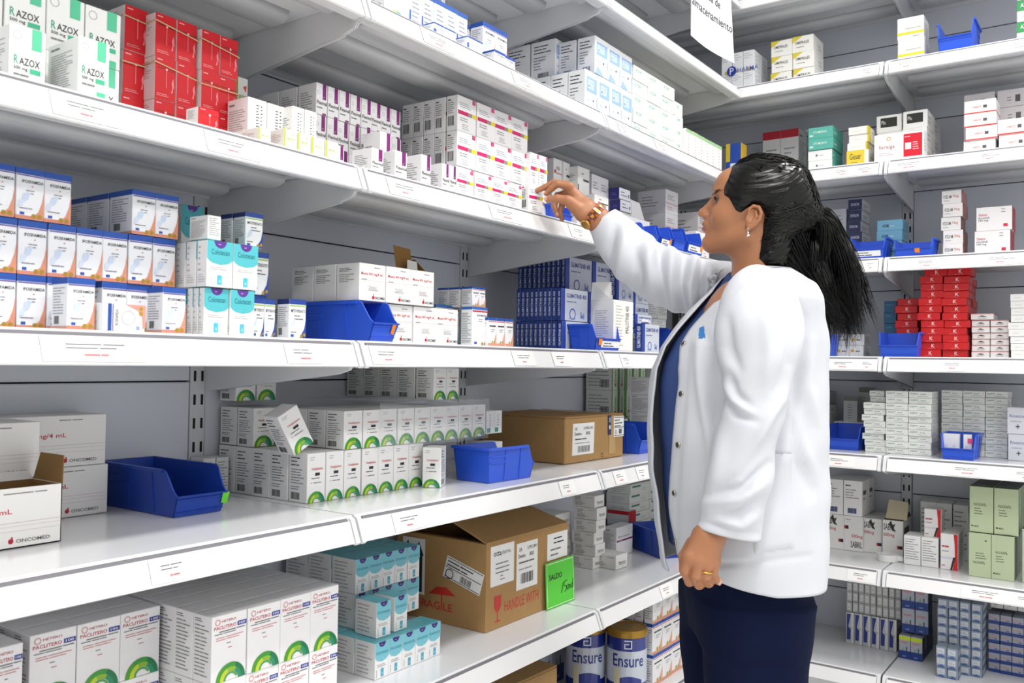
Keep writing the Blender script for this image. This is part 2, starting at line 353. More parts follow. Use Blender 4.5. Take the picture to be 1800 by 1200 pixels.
kind('pink_yellow', '#f3f2f3', [('r', .78, .86, .95, .98, '#d4146c'), ('l', .82, .89, .92, .95, 2, '#f3a5c4'), ('l', .1, .68, .8, .82, 3, '#9aa0b4'), ('r', .02, .47, .56, .58, '#cf1568'), ('r', .56, .47, .76, .58, '#8d8d88'), ('r', .76, .47, 1, .58, '#e8d21c'),
     ('l', .12, .3, .7, .4, 2, '#8b8b90'), ('l', .25, .08, .65, .22, 3, '#b3b3b8')], [('l', .12, .86, .5, .92, 1, DG), ('l', .12, .5, .85, .82, 6, G), ('b', .15, .14, .7, .42)])
kind('ifos', '#eef0f5', [('r', 0, .88, 1, 1, '#1f4fa8'), ('r', .02, .845, 1, .87, '#6c5aa6'), ('r', 0, 0, 1, .07, '#d98b74'), ('p', [(.62, .07), (1, .07), (1, .62), (.93, .36), (.8, .16)], '#df9579'), ('p', [(.05, .07), (.62, .07), (.76, .18), (.6, .14), (.05, .14)], '#f2f3f6'), ('T', 'IFOSFAMIDA', .2, .71, .96, .77, '#26252c'), ('r', .54, .64, .6, .66, '#c77'),
     ('l', .35, .5, .82, .58, 2, '#7d7f88'), ('p', [(.2, .3), (.42, .38), (.5, .52), (.25, .5)], '#c9d8ef'), ('p', [(.06, .22), (.24, .26), (.28, .38), (.1, .36)], '#d3e0f3'), ('l', .12, .2, .6, .23, 1, '#8a8a92'), ('r', .14, .08, .3, .135, '#2a55b4'), ('d', .63, .07, .085, '#a98a22'), ('d', .84, .07, .085, '#a98a22')],
     [('r', 0, .88, 1, 1, '#1f4fa8'), ('l', .1, .3, .9, .82, 10, '#9395a0'), ('b', .2, .1, .5, .26), ('r', 0, 0, 1, .06, '#d9a08d')], top='#2a4f9c')
kind('ifos_small', '#eeeef0', [('r', 0, .9, 1, 1, '#1f4fa8'), ('r', .02, .85, 1, .875, '#c33a4c'), ('l', .15, .68, .95, .76, 1, '#4b4a50'), ('l', .35, .5, .82, .6, 2, '#8f9098'), ('r', 0, 0, 1, .1, '#dd9a80'), ('p', [(.65, .1), (1, .1), (1, .5)], '#e3a58c'), ('d', .5, .14, .09, '#b49a3a'), ('d', .75, .14, .09, '#b49a3a')], [('r', 0, .9, 1, 1, '#1f4fa8'), ('l', .1, .15, .9, .82, 9, '#8e909a')], top='#3a5ea8')
kind('ifos_lying', '#f4f2f0', [('r', 0, 0, .06, 1, '#c9ced6'), ('r', .17, 0, .25, 1, '#1f4fa8'), ('r', .27, 0, .29, 1, '#6c5aa6'), ('x', 'IFOSFAMIDA', .33, .2, .4, .8, '#44434a'), ('a', .62, .5, .14, .16, 0, 360, '#c4c6cc'), ('p', [(.55, 1), (1, 1), (1, .12), (.94, .12), (.93, .55), (.82, .8)], '#dc9a8c'), ('d', .9, .86, .045, '#b58f22'), ('d', .9, .68, .045, '#b58f22'), ('r', .8, .06, .87, .2, '#8fa8dd')], SIDE2)
kind('metotrex', '#eef0f2', [('r', 0, .87, 1, 1, '#1f4191'), ('r', .02, .81, 1, .85, '#a3bd74'), ('T', 'METOTREXATO', .1, .66, .95, .74, '#23242a'), ('l', .3, .48, .85, .6, 2, '#50525a'), ('p', [(.62, 0), (1, 0), (1, .55), (.9, .25)], '#29459c'), ('p', [(.1, .25), (.35, .34), (.4, .5), (.2, .45)], '#ccd9ee'), ('l', .1, .14, .55, .18, 1, G), ('r', .1, .03, .28, .1, '#2a55b4'), ('d', .72, .05, .08, '#a98a22'), ('d', .9, .09, .08, '#a98a22')], [('r', 0, .87, 1, 1, '#22356e'), ('l', .1, .3, .9, .8, 10, '#8e909a'), ('b', .15, .08, .45, .26)], top='#2a3f7c')
TEALD = '#53bcc6'
kind('colotecan', '#f1f1f0', [('r', 0, .62, 1, 1, TEALD), ('p', [(0, .62), (.06, .57), (.2, .52), (.5, .49), (.8, .52), (.94, .57), (1, .62)], TEALD), ('d', .5, 1.0, .24, '#5b3192', 180, 360), ('l', .42, .92, .58, .95, 1, '#c7a7dd'), ('T', 'Colotecan', .16, .7, .86, .82, '#17727e'), ('l', .15, .38, .85, .44, 2, '#b3aeb4'), ('r', .4, .06, .58, .26, '#4cc0d3'), ('r', .46, .1, .53, .16, '#8fdbe6')], [('l', .15, .35, .45, .9, 5, '#b9b9bd'), ('l', .15, .1, .85, .28, 4, '#c2c2c4')], top='#5fc2ca')
kind('irinotecan', '#f0f0f0', [('r', 0, .62, 1, 1, '#7cc4d3'), ('p', [(0, .62), (.06, .56), (.2, .5), (.5, .46), (.8, .5), (.94, .56), (1, .62)], '#7cc4d3'), ('d', .5, 1.0, .25, '#3d2a78', 180, 360), ('l', .42, .92, .58, .95, 1, '#b7a7dd'), ('T', 'Irinotecan', .08, .67, .92, .77, '#3f8fa6'), ('l', .15, .33, .85, .4, 2, '#9a989c'), ('r', .42, .05, .62, .27, '#4fa9c4'), ('r', .48, .1, .56, .17, '#8fd0de'), ('l', .1, .05, .14, .4, 1, '#999')], [('l', .12, .12, .85, .9, 8, '#b4b3b5')], top='#69c0cd')
kind('mesna', '#efeeec', [('l', .55, .89, .9, .92, 1, '#85858a'), ('T', 'Mesna 400 mg/4 mL', .06, .66, .9, .77, '#c43a40'), ('l', .08, .56, .4, .6, 1, '#9c9aa0'), ('r', 0, .55, 1, .556, '#c9a9a9'), ('r', 0, .49, 1, .495, '#d5c3c3'), ('r', .3, .28, .75, .285, '#9a9a9e'), ('r', .3, .41, .75, .415, '#9a9a9e'), ('l', .34, .3, .7, .39, 3, '#9a9a9e'), ('d', .52, .1, .045, '#c1121f'), ('r', .53, .15, .55, .2, '#8a2020'), ('T', 'ONCOMED', .57, .06, .97, .13, '#3c3c40')], [('l', .12, .78, .8, .88, 3, DG), ('l', .12, .5, .8, .72, 5, G)], top='#b9a98e')
kind('oncomed', '#efeeec', [('l', .6, .9, .9, .93, 1, '#85858a'), ('T', 'DE 8 mg/4 mL', .26, .55, .66, .66, '#c8364a'), ('r', 0, .42, 1, .426, '#c9a9b0'), ('r', 0, .36, 1, .366, '#d5c3c8'), ('r', 0, .28, 1, .286, '#d5c3c8'), ('d', .655, .12, .018, '#b4122a'), ('r', .657, .14, .668, .19, '#b4122a'), ('T', 'ONCOMED', .69, .085, .92, .145, '#6a686c')], [('l', .12, .5, .8, .8, 5, G)])
kind('sky_wedge', '#f3f4f6', [('r', .12, .52, .95, .86, '#9cbdea'), ('r', .2, .6, .72, .8, '#d8e6f8'), ('T', 'OZONE', .24, .71, .68, .78, '#7ba6e0'), ('T', 'MULTI', .24, .62, .68, .69, '#7ba6e0'), ('d', .66, .36, .05, '#55565c'), ('l', .15, .32, .55, .38, 1, '#c9cad4'), ('p', [(.05, .02), (.2, .22), (.6, .06), (.6, 0), (.05, 0)], '#a5c3ee'), ('p', [(.92, .4), (1, .52), (1, 0), (.97, .1)], '#a9c5ef')], [('l', .12, .7, .9, .9, 3, DG), ('l', .12, .3, .6, .62, 5, G), ('b', .3, .06, .75, .2)], top='#3f6fb8')
kind('blue_band', '#eff0f2', [('r', 0, 0, .16, 1, '#2d58ae'), ('r', .55, 0, .6, 1, '#4b4c55'), ('l', .25, .2, .5, .8, 4, '#b4b5ba')], [('l', .2, .2, .8, .6, 3, '#8f8f94')])
kind('green_word', '#f4f5f3', [('T', 'AZIK', .12, .58, .58, .8, '#6fbd9d'), ('l', .5, .2, .85, .4, 2, '#d8e2dc'), ('r', .1, .1, .6, .13, '#e3cdb0')], [('l', .2, .2, .8, .7, 3, '#d5d8d6')])
kind('pink_line', '#f6f4f0', [('l', .4, .15, .6, .85, 7, '#e3a0a8'), ('d', .5, .15, .1, '#e6b8c2'), ('r', 0, .88, 1, 1, '#a9cf9c')], [('l', .2, .2, .8, .8, 6, '#e8b9bf')], top='#cdd46a')
kind('blue_cap', '#eff1f5', [('r', 0, .9, 1, 1, '#2a5cb0'), ('l', .2, .2, .85, .8, 7, '#9da0ad'), ('r', 0, 0, .12, .5, '#2f62c0')], [('r', 0, .9, 1, 1, '#2a5cb0'), ('l', .1, .2, .9, .8, 8, '#9da0ad')], top='#3567b8')
kind('paclitero', '#efeef0', [('T', 'HETERO', .27, .89, .68, .925, '#b03842'), ('a', .16, .905, .05, .08, 0, 360, '#d8a5a5'), ('T', 'PACLITERO', .06, .795, .68, .845, '#bd3040'), ('r', .72, .79, .98, .855, '#343c94'), ('T', '100', .76, .805, .94, .84, '#e9e9f6'), ('l', .2, .75, .95, .775, 1, '#77767c'), ('l', .08, .72, .95, .74, 1, '#77767c'), ('l', .12, .63, .9, .68, 2, '#d08084'), ('l', .42, .56, .6, .58, 1, G), ('l', .46, .49, .58, .51, 1, '#d08084')] + arcs(.55, .42), [('l', .1, .9, .5, .95, 2, DG), ('l', .1, .1, .9, .86, 14, '#8d8c90')])
kind('green_arc', '#efefee', [('l', .15, .86, .5, .93, 2, '#a9a9ae'), ('T', 'Oxaliplatino', .22, .64, .85, .71, '#cc5a58'), ('r', .42, .54, .68, .6, '#2a2a30'), ('l', .22, .48, .85, .51, 1, '#6c6c72'), ('l', .2, .39, .28, .42, 1, '#d36a66'), ('l', .34, .39, .85, .42, 1, '#8a8a90')] + arcs(.5, .46), SIDE)
kind('teal_foot', '#f1f2f1', [('l', .4, .35, .6, .85, 5, '#8b8d92'), ('r', .1, .06, .5, .25, '#3c8f86')], SIDE2)
kind('crest', '#eef0ea', [('r', 0, 0, .16, 1, '#5da43e'), ('r', .84, 0, 1, 1, '#5da43e'), ('r', .38, .1, .62, .9, '#e4ead8'), ('X', 'Crest', .4, .3, .62, .75, '#3b7c3a'), ('d', .5, .2, .12, '#d46a5c')], [('l', .1, .15, .9, .85, 6, '#b0b2ae'), ('b', .55, .1, .9, .4)])
kind('glimatinib', '#c9cfdb', [('r', 0, 0, .14, 1, '#2a46a4'), ('T', 'GLIMATINIB 400', .2, .72, .94, .86, '#33478e'), ('l', .2, .58, .8, .64, 1, '#7e88a8'), ('a', .42, .22, .09, .115, 0, 360, '#2f52b4'), ('l', .28, .06, .56, .1, 1, '#8890ac'), ('d', .78, .16, .03, '#3a58b4'), ('r', .72, .1, .76, .3, '#6f86c8'), ('r', .82, .08, .86, .26, '#6f86c8')], [('r', 0, 0, 1, 1, '#27418f'), ('X', 'GLIMATINIB 400', .26, .14, .74, .9, '#e6ecfa')], top='#27418f', side='#27418f')
kind('imalotinib', '#f2f1ec', [('l', .1, .1, .5, .9, 14, '#bcbab4'), ('x', 'IMALOTINIB 400', .6, .35, .78, .9, '#4a3d40')], [('l', .2, .2, .8, .8, 14, '#b5b4b0')])
kind('bleo', '#eef0f2', [('r', 0, .93, 1, 1, '#2f6ab4'), ('r', 0, .87, 1, .91, '#c33a48'), ('T', 'BLEOMICINA', .3, .76, .96, .81, '#4a4a52'), ('l', .4, .62, .8, .7, 2, '#85868e'), ('p', [(.7, 0), (1, 0), (1, .4), (.9, .15)], '#8fc4e4'), ('r', .12, .04, .3, .1, '#2a55b4'), ('d', .66, .05, .07, '#a98a22'), ('d', .84, .05, .07, '#a98a22')], [('r', 0, .93, 1, 1, '#2f6ab4'), ('l', .1, .08, .9, .85, 18, '#777981')], top='#3a70b8')
kind('plain_print', '#ededec', [('l', .3, .4, .8, .65, 2, DG), ('r', .1, .72, .5, .76, '#7a7a7e')], [('l', .15, .25, .5, .8, 6, DG), ('b', .6, .12, .9, .35)])
kind('ibersar', '#ebebe8', [('T', 'Ibersar', .25, .35, .85, .55, '#5d5d62'), ('r', .25, .28, .85, .31, '#77777b')], [('l', .12, .55, .5, .85, 4, DG), ('l', .12, .15, .6, .45, 5, '#66666a'), ('r', .6, .78, .9, .81, '#88888c')])
kind('green_dash', '#e9ebe8', [('r', .08, .62, .5, .82, '#4f8a72'), ('l', .55, .2, .9, .45, 2, '#bdbfc0')], [('l', .2, .2, .8, .7, 3, '#bdbfc0')])
kind('red_pack', '#d9dadc', [('r', 0, 0, 1, 1, '#c21a2c')], [('r', 0, .8, 1, 1, '#c21a2c')])
kind('wine_line', '#f1efef', [('T', 'Enoxpar', .12, .62, .8, .7, '#5a5a60'), ('r', .02, .5, .98, .56, '#7c2a68'), ('l', .12, .52, .5, .54, 1, '#e8d8e4')], SIDE2)
kind('red_word', '#f1f0ef', [('T', 'RIXIAL', .25, .58, .6, .72, '#7d7c82'), ('l', .25, .42, .8, .5, 1, '#c98a8c'), ('d', .15, .5, .1, '#c8505a'), ('r', 0, .15, 1, .18, '#d9b0b2')], [('l', .15, .3, .8, .8, 5, '#a5a4a6')])
kind('black_bar', '#efefed', [('r', .45, .62, .95, .68, '#4b4b4f'), ('l', .3, .8, .6, .85, 1, '#77777a'), ('r', .0, .2, .08, .5, '#666a6a')], SIDE2)
kind('navy_edge', '#efeff2', [('l', .15, .35, .7, .75, 2, '#77777e'), ('r', .8, .3, .88, .6, '#33333a'), ('r', 0, .02, 1, .06, '#8a8a92')], [('r', 0, 0, 1, 1, '#2c2a78'), ('l', .3, .4, .7, .6, 2, '#7c79b4')], top='#34318a')
kind('pink_text', '#f1eff0', [('l', .15, .6, .75, .8, 3, '#8f8a90'), ('r', 0, .4, 1, .44, '#dfa9b4'), ('l', .15, .15, .6, .3, 2, '#d59aa6')], [('l', .15, .3, .85, .75, 4, '#a9a4a8')])
# end-wall kinds
kind('pharma', '#e7e8ec', [('l', .1, .62, .9, .9, 3, '#b9bcc8'), ('r', .3, .0, .6, .14, '#d8c63a')], [('l', .2, .2, .8, .8, 4, '#c0c2c8')])
kind('yellow_wedge', '#f0efe9', [('p', [(0, 1), (.5, 1), (0, .6)], '#d9c63c'), ('T', 'OMEPRALES', .14, .5, .8, .68, '#33332f'), ('l', .2, .3, .7, .36, 1, G)], [('l', .5, .3, .8, .6, 2, '#aaa')])
kind('yellow_stripe', '#efeee6', [('r', 0, .2, 1, .32, '#d2cc2c'), ('l', .3, .45, .9, .55, 1, '#b9b7ac'), ('l', .6, .06, .9, .14, 1, '#a9a79c')], SIDE2)
kind('aza_green', '#f1f2f0', [('r', 0, .5, 1, 1, '#2f8f4e'), ('T', 'AZARO', .15, .68, .8, .86, '#eef6ee'), ('l', .2, .2, .8, .35, 2, '#aaa')], SIDE2)
kind('teal_block', '#5cb3a4', [('T', 'OTI MEDROS', .2, .45, .75, .66, '#dcefe9'), ('r', .05, .2, .2, .35, '#cfe7e0')], [('l', .1, .4, .5, .6, 1, '#cfe7e0')])
kind('teal_white', '#f0f1ef', [('d', .36, .5, .05, '#7b7d80'), ('l', .46, .45, .75, .55, 1, '#b9babb')], [('r', 0, 0, 1, 1, '#5cb3a4'), ('l', .1, .4, .3, .6, 1, '#cfe7e0')])
kind('yellow_end', '#f1f0ea', [('r', .92, 0, 1, 1, '#dcc53a'), ('l', .2, .4, .7, .5, 1, '#dad8d0')], [('r', 0, 0, .3, 1, '#dcc53a'), ('l', .4, .3, .8, .6, 2, '#c5bb90')])
kind('geser', '#f0efe8', [('r', 0, 0, .82, 1, '#e6cb3e'), ('T', 'Geser', .14, .4, .68, .8, '#55451a'), ('l', .2, .18, .6, .26, 1, '#9a8640')], [('l', .2, .3, .8, .6, 2, '#c5bb90')])
kind('black_label', '#eeeeec', [('r', .16, .3, .82, .85, '#222620'), ('T', 'Plu', .2, .48, .36, .7, '#d7d8d2')], [('l', .1, .3, .6, .7, 2, '#b5b5b5')])
kind('forxiga', '#f2f1f0', [('a', .3, .82, .03, .045, 0, 360, '#d7a05a'), ('t', 'forxiga', .1, .42, .42, .6, '#a8365a'), ('l', .1, .22, .4, .32, 2, '#c9b5bc'), ('r', .6, .1, .97, .92, '#d3122f'), ('r', .63, .36, .75, .6, '#f5e9ea'), ('l', .78, .34, .94, .62, 4, '#f3d5d8'), ('l', .62, .8, .8, .85, 1, '#f0b5bb')], [('l', .1, .3, .6, .7, 4, '#b5b5b5')])
kind('red_under', '#f2f0f0', [('r', 0, 0, 1, .09, '#d8352f'), ('T', 'XARATO', .28, .4, .55, .56, '#c06a68'), ('r', .6, .36, .72, .58, '#55555a')], [('r', 0, 0, 1, .1, '#c46a66'), ('l', .4, .3, .7, .6, 2, '#aaa')])
kind('grey_qr', '#e2dcdf', [('l', .3, .35, .5, .6, 2, '#8a868c'), ('r', .55, .25, .7, .65, '#5d5b62')], SIDE2)
kind('white_redcap', '#ecebeb', [('r', 0, .86, 1, 1, '#c5283a'), ('l', .2, .5, .8, .7, 3, '#9aa0a8'), ('r', .1, .12, .8, .3, '#cf5a60')], SIDE2)
kind('navy_spine', '#e3e4e8', [('r', 0, 0, 1, 1, '#222a52'), ('T', 'EVISOR', .2, .4, .8, .65, '#c9cede')], [('l', .1, .3, .7, .6, 2, '#77798a'), ('r', 0, .05, 1, .1, '#55586a')])
kind('sky_top', '#79b3cf', [('T', 'ASIM', .2, .3, .45, .6, '#1f3242'), ('l', .5, .38, .75, .5, 1, '#d5e8f0')], [('l', .2, .3, .8, .6, 2, '#5a8ca6')])
kind('red_tail', '#efedec', [('T', 'KYZA AM', .1, .4, .5, .65, '#33333a'), ('T', '70mg', .56, .4, .85, .65, '#cf6a55'), ('l', .1, .2, .5, .28, 1, '#aaa')], [('r', 0, 0, 1, 1, '#b5807c'), ('p', [(0, .5), (.3, 1), (0, 1)], '#9c2a2a')])
kind('vitamor', '#efedee', [('T', 'Vitemor', .06, .62, .32, .74, '#c4485a'), ('T', 'ibrutinib', .06, .5, .38, .6, '#77777e'), ('T', '140 mg', .06, .38, .34, .48, '#55555c'), ('l', .7, .75, .85, .92, 2, '#99999e'), ('r', .76, .14, .88, .27, '#d03040')], [('r', 0, 0, 1, 1, '#a12f36')])
kind('red_k', '#c9161c', [('T', 'K', .48, .3, .62, .78, '#f6d9d6'), ('l', .3, .12, .7, .22, 1, '#e86a66')], [('l', .4, .3, .8, .7, 2, '#dfa3a0')], side='#b52a2c')
kind('red_edge', '#e9e5e4', [('r', 0, .86, 1, 1, '#cf9a9c'), ('p', [(.3, .5), (.5, .7), (.72, .5), (.6, .45)], '#3d3a3c'), ('l', .3, .2, .75, .36, 2, '#7a7678')], [('r', 0, .9, 1, 1, '#cf7a7c')])
kind('plain_white', '#f0f0ef', [('l', .2, .4, .6, .6, 1, '#dedede')], [('l', .2, .3, .7, .6, 2, '#d0d0d0')])
kind('amber_mark', '#e5e6e6', [('r', .1, .4, .35, .62, '#d9a83a'), ('l', .45, .42, .85, .6, 1, '#77777a')], SIDE2)
kind('petrol', '#2c6488', [('l', .15, .6, .7, .75, 1, '#5c93b2')], [('l', .1, .3, .5, .5, 1, '#4d86a6')])
kind('grey_green', '#b9bcb6', [('r', 0, .86, 1, 1, '#6f7468'), ('l', .3, .2, .7, .75, 6, '#7e827c')], SIDE2)
kind('filo', '#dcdcda', [('d', .1, .66, .1, '#222'), ('T', 'FILO', .1, .1, .75, .3, '#33333a'), ('a', .72, .66, .1, .14, 0, 360, '#8a8a8c')], SIDE2)
kind('green_note', '#eceeea', [('T', 'KEPIT', .08, .5, .42, .72, '#4f9078'), ('l', .5, .5, .9, .68, 1, '#9aaaa2'), ('l', .4, .2, .9, .32, 1, '#b9c4be')], [('l', .2, .3, .7, .6, 2, '#bbc0bc')])
kind('lilac_cross', '#dfe1e8', [('T', 'Rivastor', .1, .62, .8, .74, '#7f88b8'), ('l', .15, .45, .7, .52, 1, '#b4b8cc'), ('r', .45, .2, .49, .36, '#4b4b58'), ('r', .38, .26, .56, .3, '#4b4b58')], SIDE2)
kind('sabril', '#efeeec', [('T', 'SABRIL', .05, .72, .62, .9, '#2a2a2c'), ('p', [(.3, .9), (.42, 1), (.5, .86), (.64, .92), (.54, .78), (.66, .68), (.48, .72)], '#2a2a2c'), ('T', '500mg', .05, .52, .58, .64, '#c23a44'), ('r', .72, .22, .98, .31, '#1d1d20'), ('r', .72, .22, .82, .31, '#b5202c')], [('r', .1, .62, .6, .8, '#4a4648'), ('r', .1, .3, .6, .36, '#bb5058')])
kind('sabril_flip', '#efeeec', [('l', .1, .88, .5, .92, 1, '#aaa'), ('r', .02, .62, .24, .72, '#1d1d20'), ('r', .02, .62, .12, .72, '#b5202c'), ('T', '500mg', .4, .36, .98, .48, '#c23a44'), ('T', 'SABRIL', .36, .1, .96, .28, '#2a2a2c')], SIDE2)
kind('barcode_white', '#f0efee', [('l', .1, .84, .4, .9, 1, DG), ('l', .1, .5, .85, .76, 4, '#8a8a8c'), ('r', .22, .07, .7, .22, '#7c82b4'), ('b', .24, .08, .68, .21)], [('r', .15, .6, .6, .72, '#4a4648'), ('r', .15, .46, .5, .5, '#c58a8e')])
kind('red_curve', '#f0efef', [('l', .08, .62, .6, .7, 1, '#c0505c'), ('l', .08, .5, .6, .55, 1, '#a9a9ae'), ('p', [(.68, 0), (.82, .3), (.8, .7), (.74, 1), (.98, 1), (.98, 0)], '#cf202c'), ('p', [(.55, 0), (.72, .36), (.86, .36), (.66, 0)], '#2a2a30'), ('r', .02, .3, .7, .36, '#d9dce6'), ('l', .08, .1, .3, .14, 1, '#aa3a44')], [('l', .1, .2, .8, .8, 9, '#a6a6a8')])
kind('fine_print', '#eeeeed', [('l', .08, .2, .92, .9, 9, '#9c9c9e')], SIDE2)
kind('sage', '#bccaa6', [('T', 'NOXAFIL', .18, .58, .72, .64, '#55604a'), ('l', .2, .4, .6, .54, 3, '#67705c'), ('r', .08, .12, .16, .15, '#2f3a32'), ('T', 'MSD', .2, .11, .4, .15, '#55604a')], [('l', .3, .3, .7, .7, 3, '#8c9a7c')], top='#3a4038', side='#93a37e')
kind('sage_flip', '#bccaa6', [('r', .72, .82, .8, .85, '#2f3a32'), ('l', .3, .42, .8, .56, 3, '#67705c'), ('T', 'NOXAFIL', .2, .3, .74, .36, '#55604a')], [('l', .3, .3, .7, .7, 3, '#8c9a7c')], top='#3a4038', side='#93a37e')
kind('grey_end', '#b9bbbc', [('r', .2, .2, .8, .8, '#dfe0e0'), ('l', .3, .4, .7, .6, 2, '#9a9b9e')], [('l', .1, .3, .9, .7, 3, '#77797c')], top='#6f7274')
kind('blue_tall', '#c5c7cb', [('p', [(.1, .12), (.55, .12), (.62, .45), (.3, .55), (.62, .95), (.1, .95)], '#27388c'), ('r', .68, .0, .95, 1, '#e4e4e4'), ('d', .72, .5, .12, '#b9b48a')], [('l', .1, .3, .9, .7, 3, '#77797c')])
kind('blue_base', '#aeb4c2', [('r', 0, 0, 1, .34, '#1d3c86'), ('r', .1, .68, .75, .76, '#c58c8a'), ('r', .3, .08, .6, .14, '#6d86bc'), ('p', [(.2, .34), (.4, .5), (.5, .34)], '#9aa57c'), ('r', .62, .34, .72, .52, '#3a456e')], [('r', 0, 0, 1, 1, '#39404e'), ('r', 0, 0, 1, .34, '#182c5e')])
kind('blue_base_yellow', '#aeb4c2', [('r', 0, 0, 1, .34, '#1d3c86'), ('r', 0, .8, 1, .96, '#cfe22a'), ('r', .1, .66, .75, .74, '#c58c8a'), ('r', .3, .08, .6, .14, '#6d86bc'), ('p', [(.2, .34), (.4, .5), (.5, .34)], '#9aa57c'), ('r', .62, .34, .72, .52, '#3a456e')], [('r', 0, 0, 1, 1, '#39404e'), ('r', 0, 0, 1, .34, '#182c5e')])
kind('grey_blue', '#8b98ad', [('r', .1, .3, .8, .82, '#c9ced6'), ('l', .18, .45, .7, .68, 2, '#8a93a8'), ('p', [(.0, 0), (.9, 0), (.5, .25)], '#3f5f98')], [('r', 0, 0, 1, 1, '#63707f'), ('r', .1, .2, .9, .7, '#9aa8b4')], top='#8c96a2')
kind('blue_pink', '#a9acba', [('r', 0, 0, 1, .34, '#27438c'), ('r', .1, .58, .75, .7, '#c29a9c'), ('r', .55, .4, .8, .5, '#4b64a4')], [('r', 0, 0, 1, 1, '#5b6478'), ('r', 0, 0, 1, .3, '#27438c')], top='#7d8494')
kind('goldish', '#b9bdc4', [('l', .2, .2, .8, .7, 3, '#8f9298')], SIDE2)
kind('swirl', '#f2f3f3', [('a', .5, 0, .34, .46, 0, 90, '#3aa2a8'), ('a', .5, 0, .34, .46, 90, 180, '#a9c93a'), ('a', .5, 0, .2, .33, 0, 180, '#6dbb4c')], SIDE2)

# ---------------------------------------------------------------- cartons
cardboard_white = {}
_CM = {}
def carton_mesh(kn, w, d, h, flip=False):
    """local frame: x across the front, front face at -y, base at z=0"""
    k = (kn, round(w, 3), round(d, 3), round(h, 3))
    if k in _CM: return _CM[k]
    K = KINDS[kn]; rng = random.Random(hash(kn) % 1000 if False else sum(map(ord, kn)))
    m = mat('cardboard_' + kn, K['base'], K['rough'])
    b = MB(); b.box(-w/2, w/2, -d/2, d/2, 0, h, m, .0009)
    if K['side']:
        ms = ink(K['side']); f = Face(b, (-w/2, d/2, 0), (0, -1, 0), (0, 0, 1), d, h, (-1, 0, 0)); f.rect(.01, .01, .99, .99, K['side'])
        f = Face(b, (w/2, -d/2, 0), (0, 1, 0), (0, 0, 1), d, h, (1, 0, 0)); f.rect(.01, .01, .99, .99, K['side'])
    if K['top']:
        f = Face(b, (-w/2, -d/2, h), (1, 0, 0), (0, 1, 0), w, d, (0, 0, 1)); f.rect(.005, .005, .995, .995, K['top'])
    f = Face(b, (-w/2, -d/2, 0), (1, 0, 0), (0, 0, 1), w, h, (0, -1, 0)); f.k = 1; f.draw(K['F'], rng)
    f = Face(b, (-w/2, d/2, 0), (0, -1, 0), (0, 0, 1), d, h, (-1, 0, 0)); f.k = 2; f.draw(K['L'], rng)
    f = Face(b, (w/2, -d/2, 0), (0, 1, 0), (0, 0, 1), d, h, (1, 0, 0)); f.k = 2; f.draw(K['L'], rng)
    f = Face(b, (-w/2, -d/2, h), (1, 0, 0), (0, 1, 0), w, d, (0, 0, 1)); f.k = 1
    f.draw(K['T'] + [('r', .03, .86, .97, .875, '#b9b9b9' if not K['top'] else DG)], rng)     # tuck-flap crease
    me = b.data('carton'); _CM[k] = me; return me
ORD = ['first', 'second', 'third', 'fourth', 'fifth', 'sixth', 'seventh', 'eighth', 'ninth', 'tenth', 'eleventh', 'twelfth']
def rowword(j, n):
    if n == 1: return ''
    if j == 0: return 'bottom row'
    if j == n-1: return 'top row'
    return 'middle row' if n == 3 else ORD[j] + ' row up'
def colword(i, n):
    if n == 1: return ''
    if i == 0: return 'leftmost'
    if i == n-1: return 'rightmost'
    return 'middle column' if n == 3 else ORD[i] + ' from left'
USED_LABELS = {}
def uniq(l):
    n = len(l.split())
    assert n <= 16, (n, l)
    if l in USED_LABELS: print('DUPLABEL', l)
    USED_LABELS[l] = 1; return l
COUNT = [0]
PLAIN = dict(razox='mint_square', green_kin='olive_band', ifos='orange_swoosh', ifos_small='small_swoosh', ifos_lying='lying_swoosh', metotrex='green_line', colotecan='teal_scallop', irinotecan='blue_scallop', mesna='cherry_mark', oncomed='large_cherry_mark', paclitero='tall_green_arc', crest='green_edge', glimatinib='navy_spine_pale', imalotinib='tall_cream', bleo='blue_corner', ibersar='grey_print', pharma='film_wrapped', aza_green='green_white', geser='yellow_front', forxiga='red_square', vitamor='dark_red_end', filo='dark_emblem', sabril='brush_mark', sabril_flip='brush_mark', sage_flip='sage', qr_white='printed_code', red_k='bright_red', grey_qr='square_code', amber_mark='amber_mark')
def put(kn, unit, s, q, z, w, d, h, label, group=None, cat='medicine box', rot=0.0, name=None):
    """one carton: s,q = centre across and its FRONT setback"""
    c = W(unit, s, q+d/2, z); o = link(name or PLAIN.get(kn, kn) + '_carton', carton_mesh(kn, w, d, h), None, c, ROT[unit]+rot)
    tag(o, uniq(label), cat, group); COUNT[0] += 1; return o
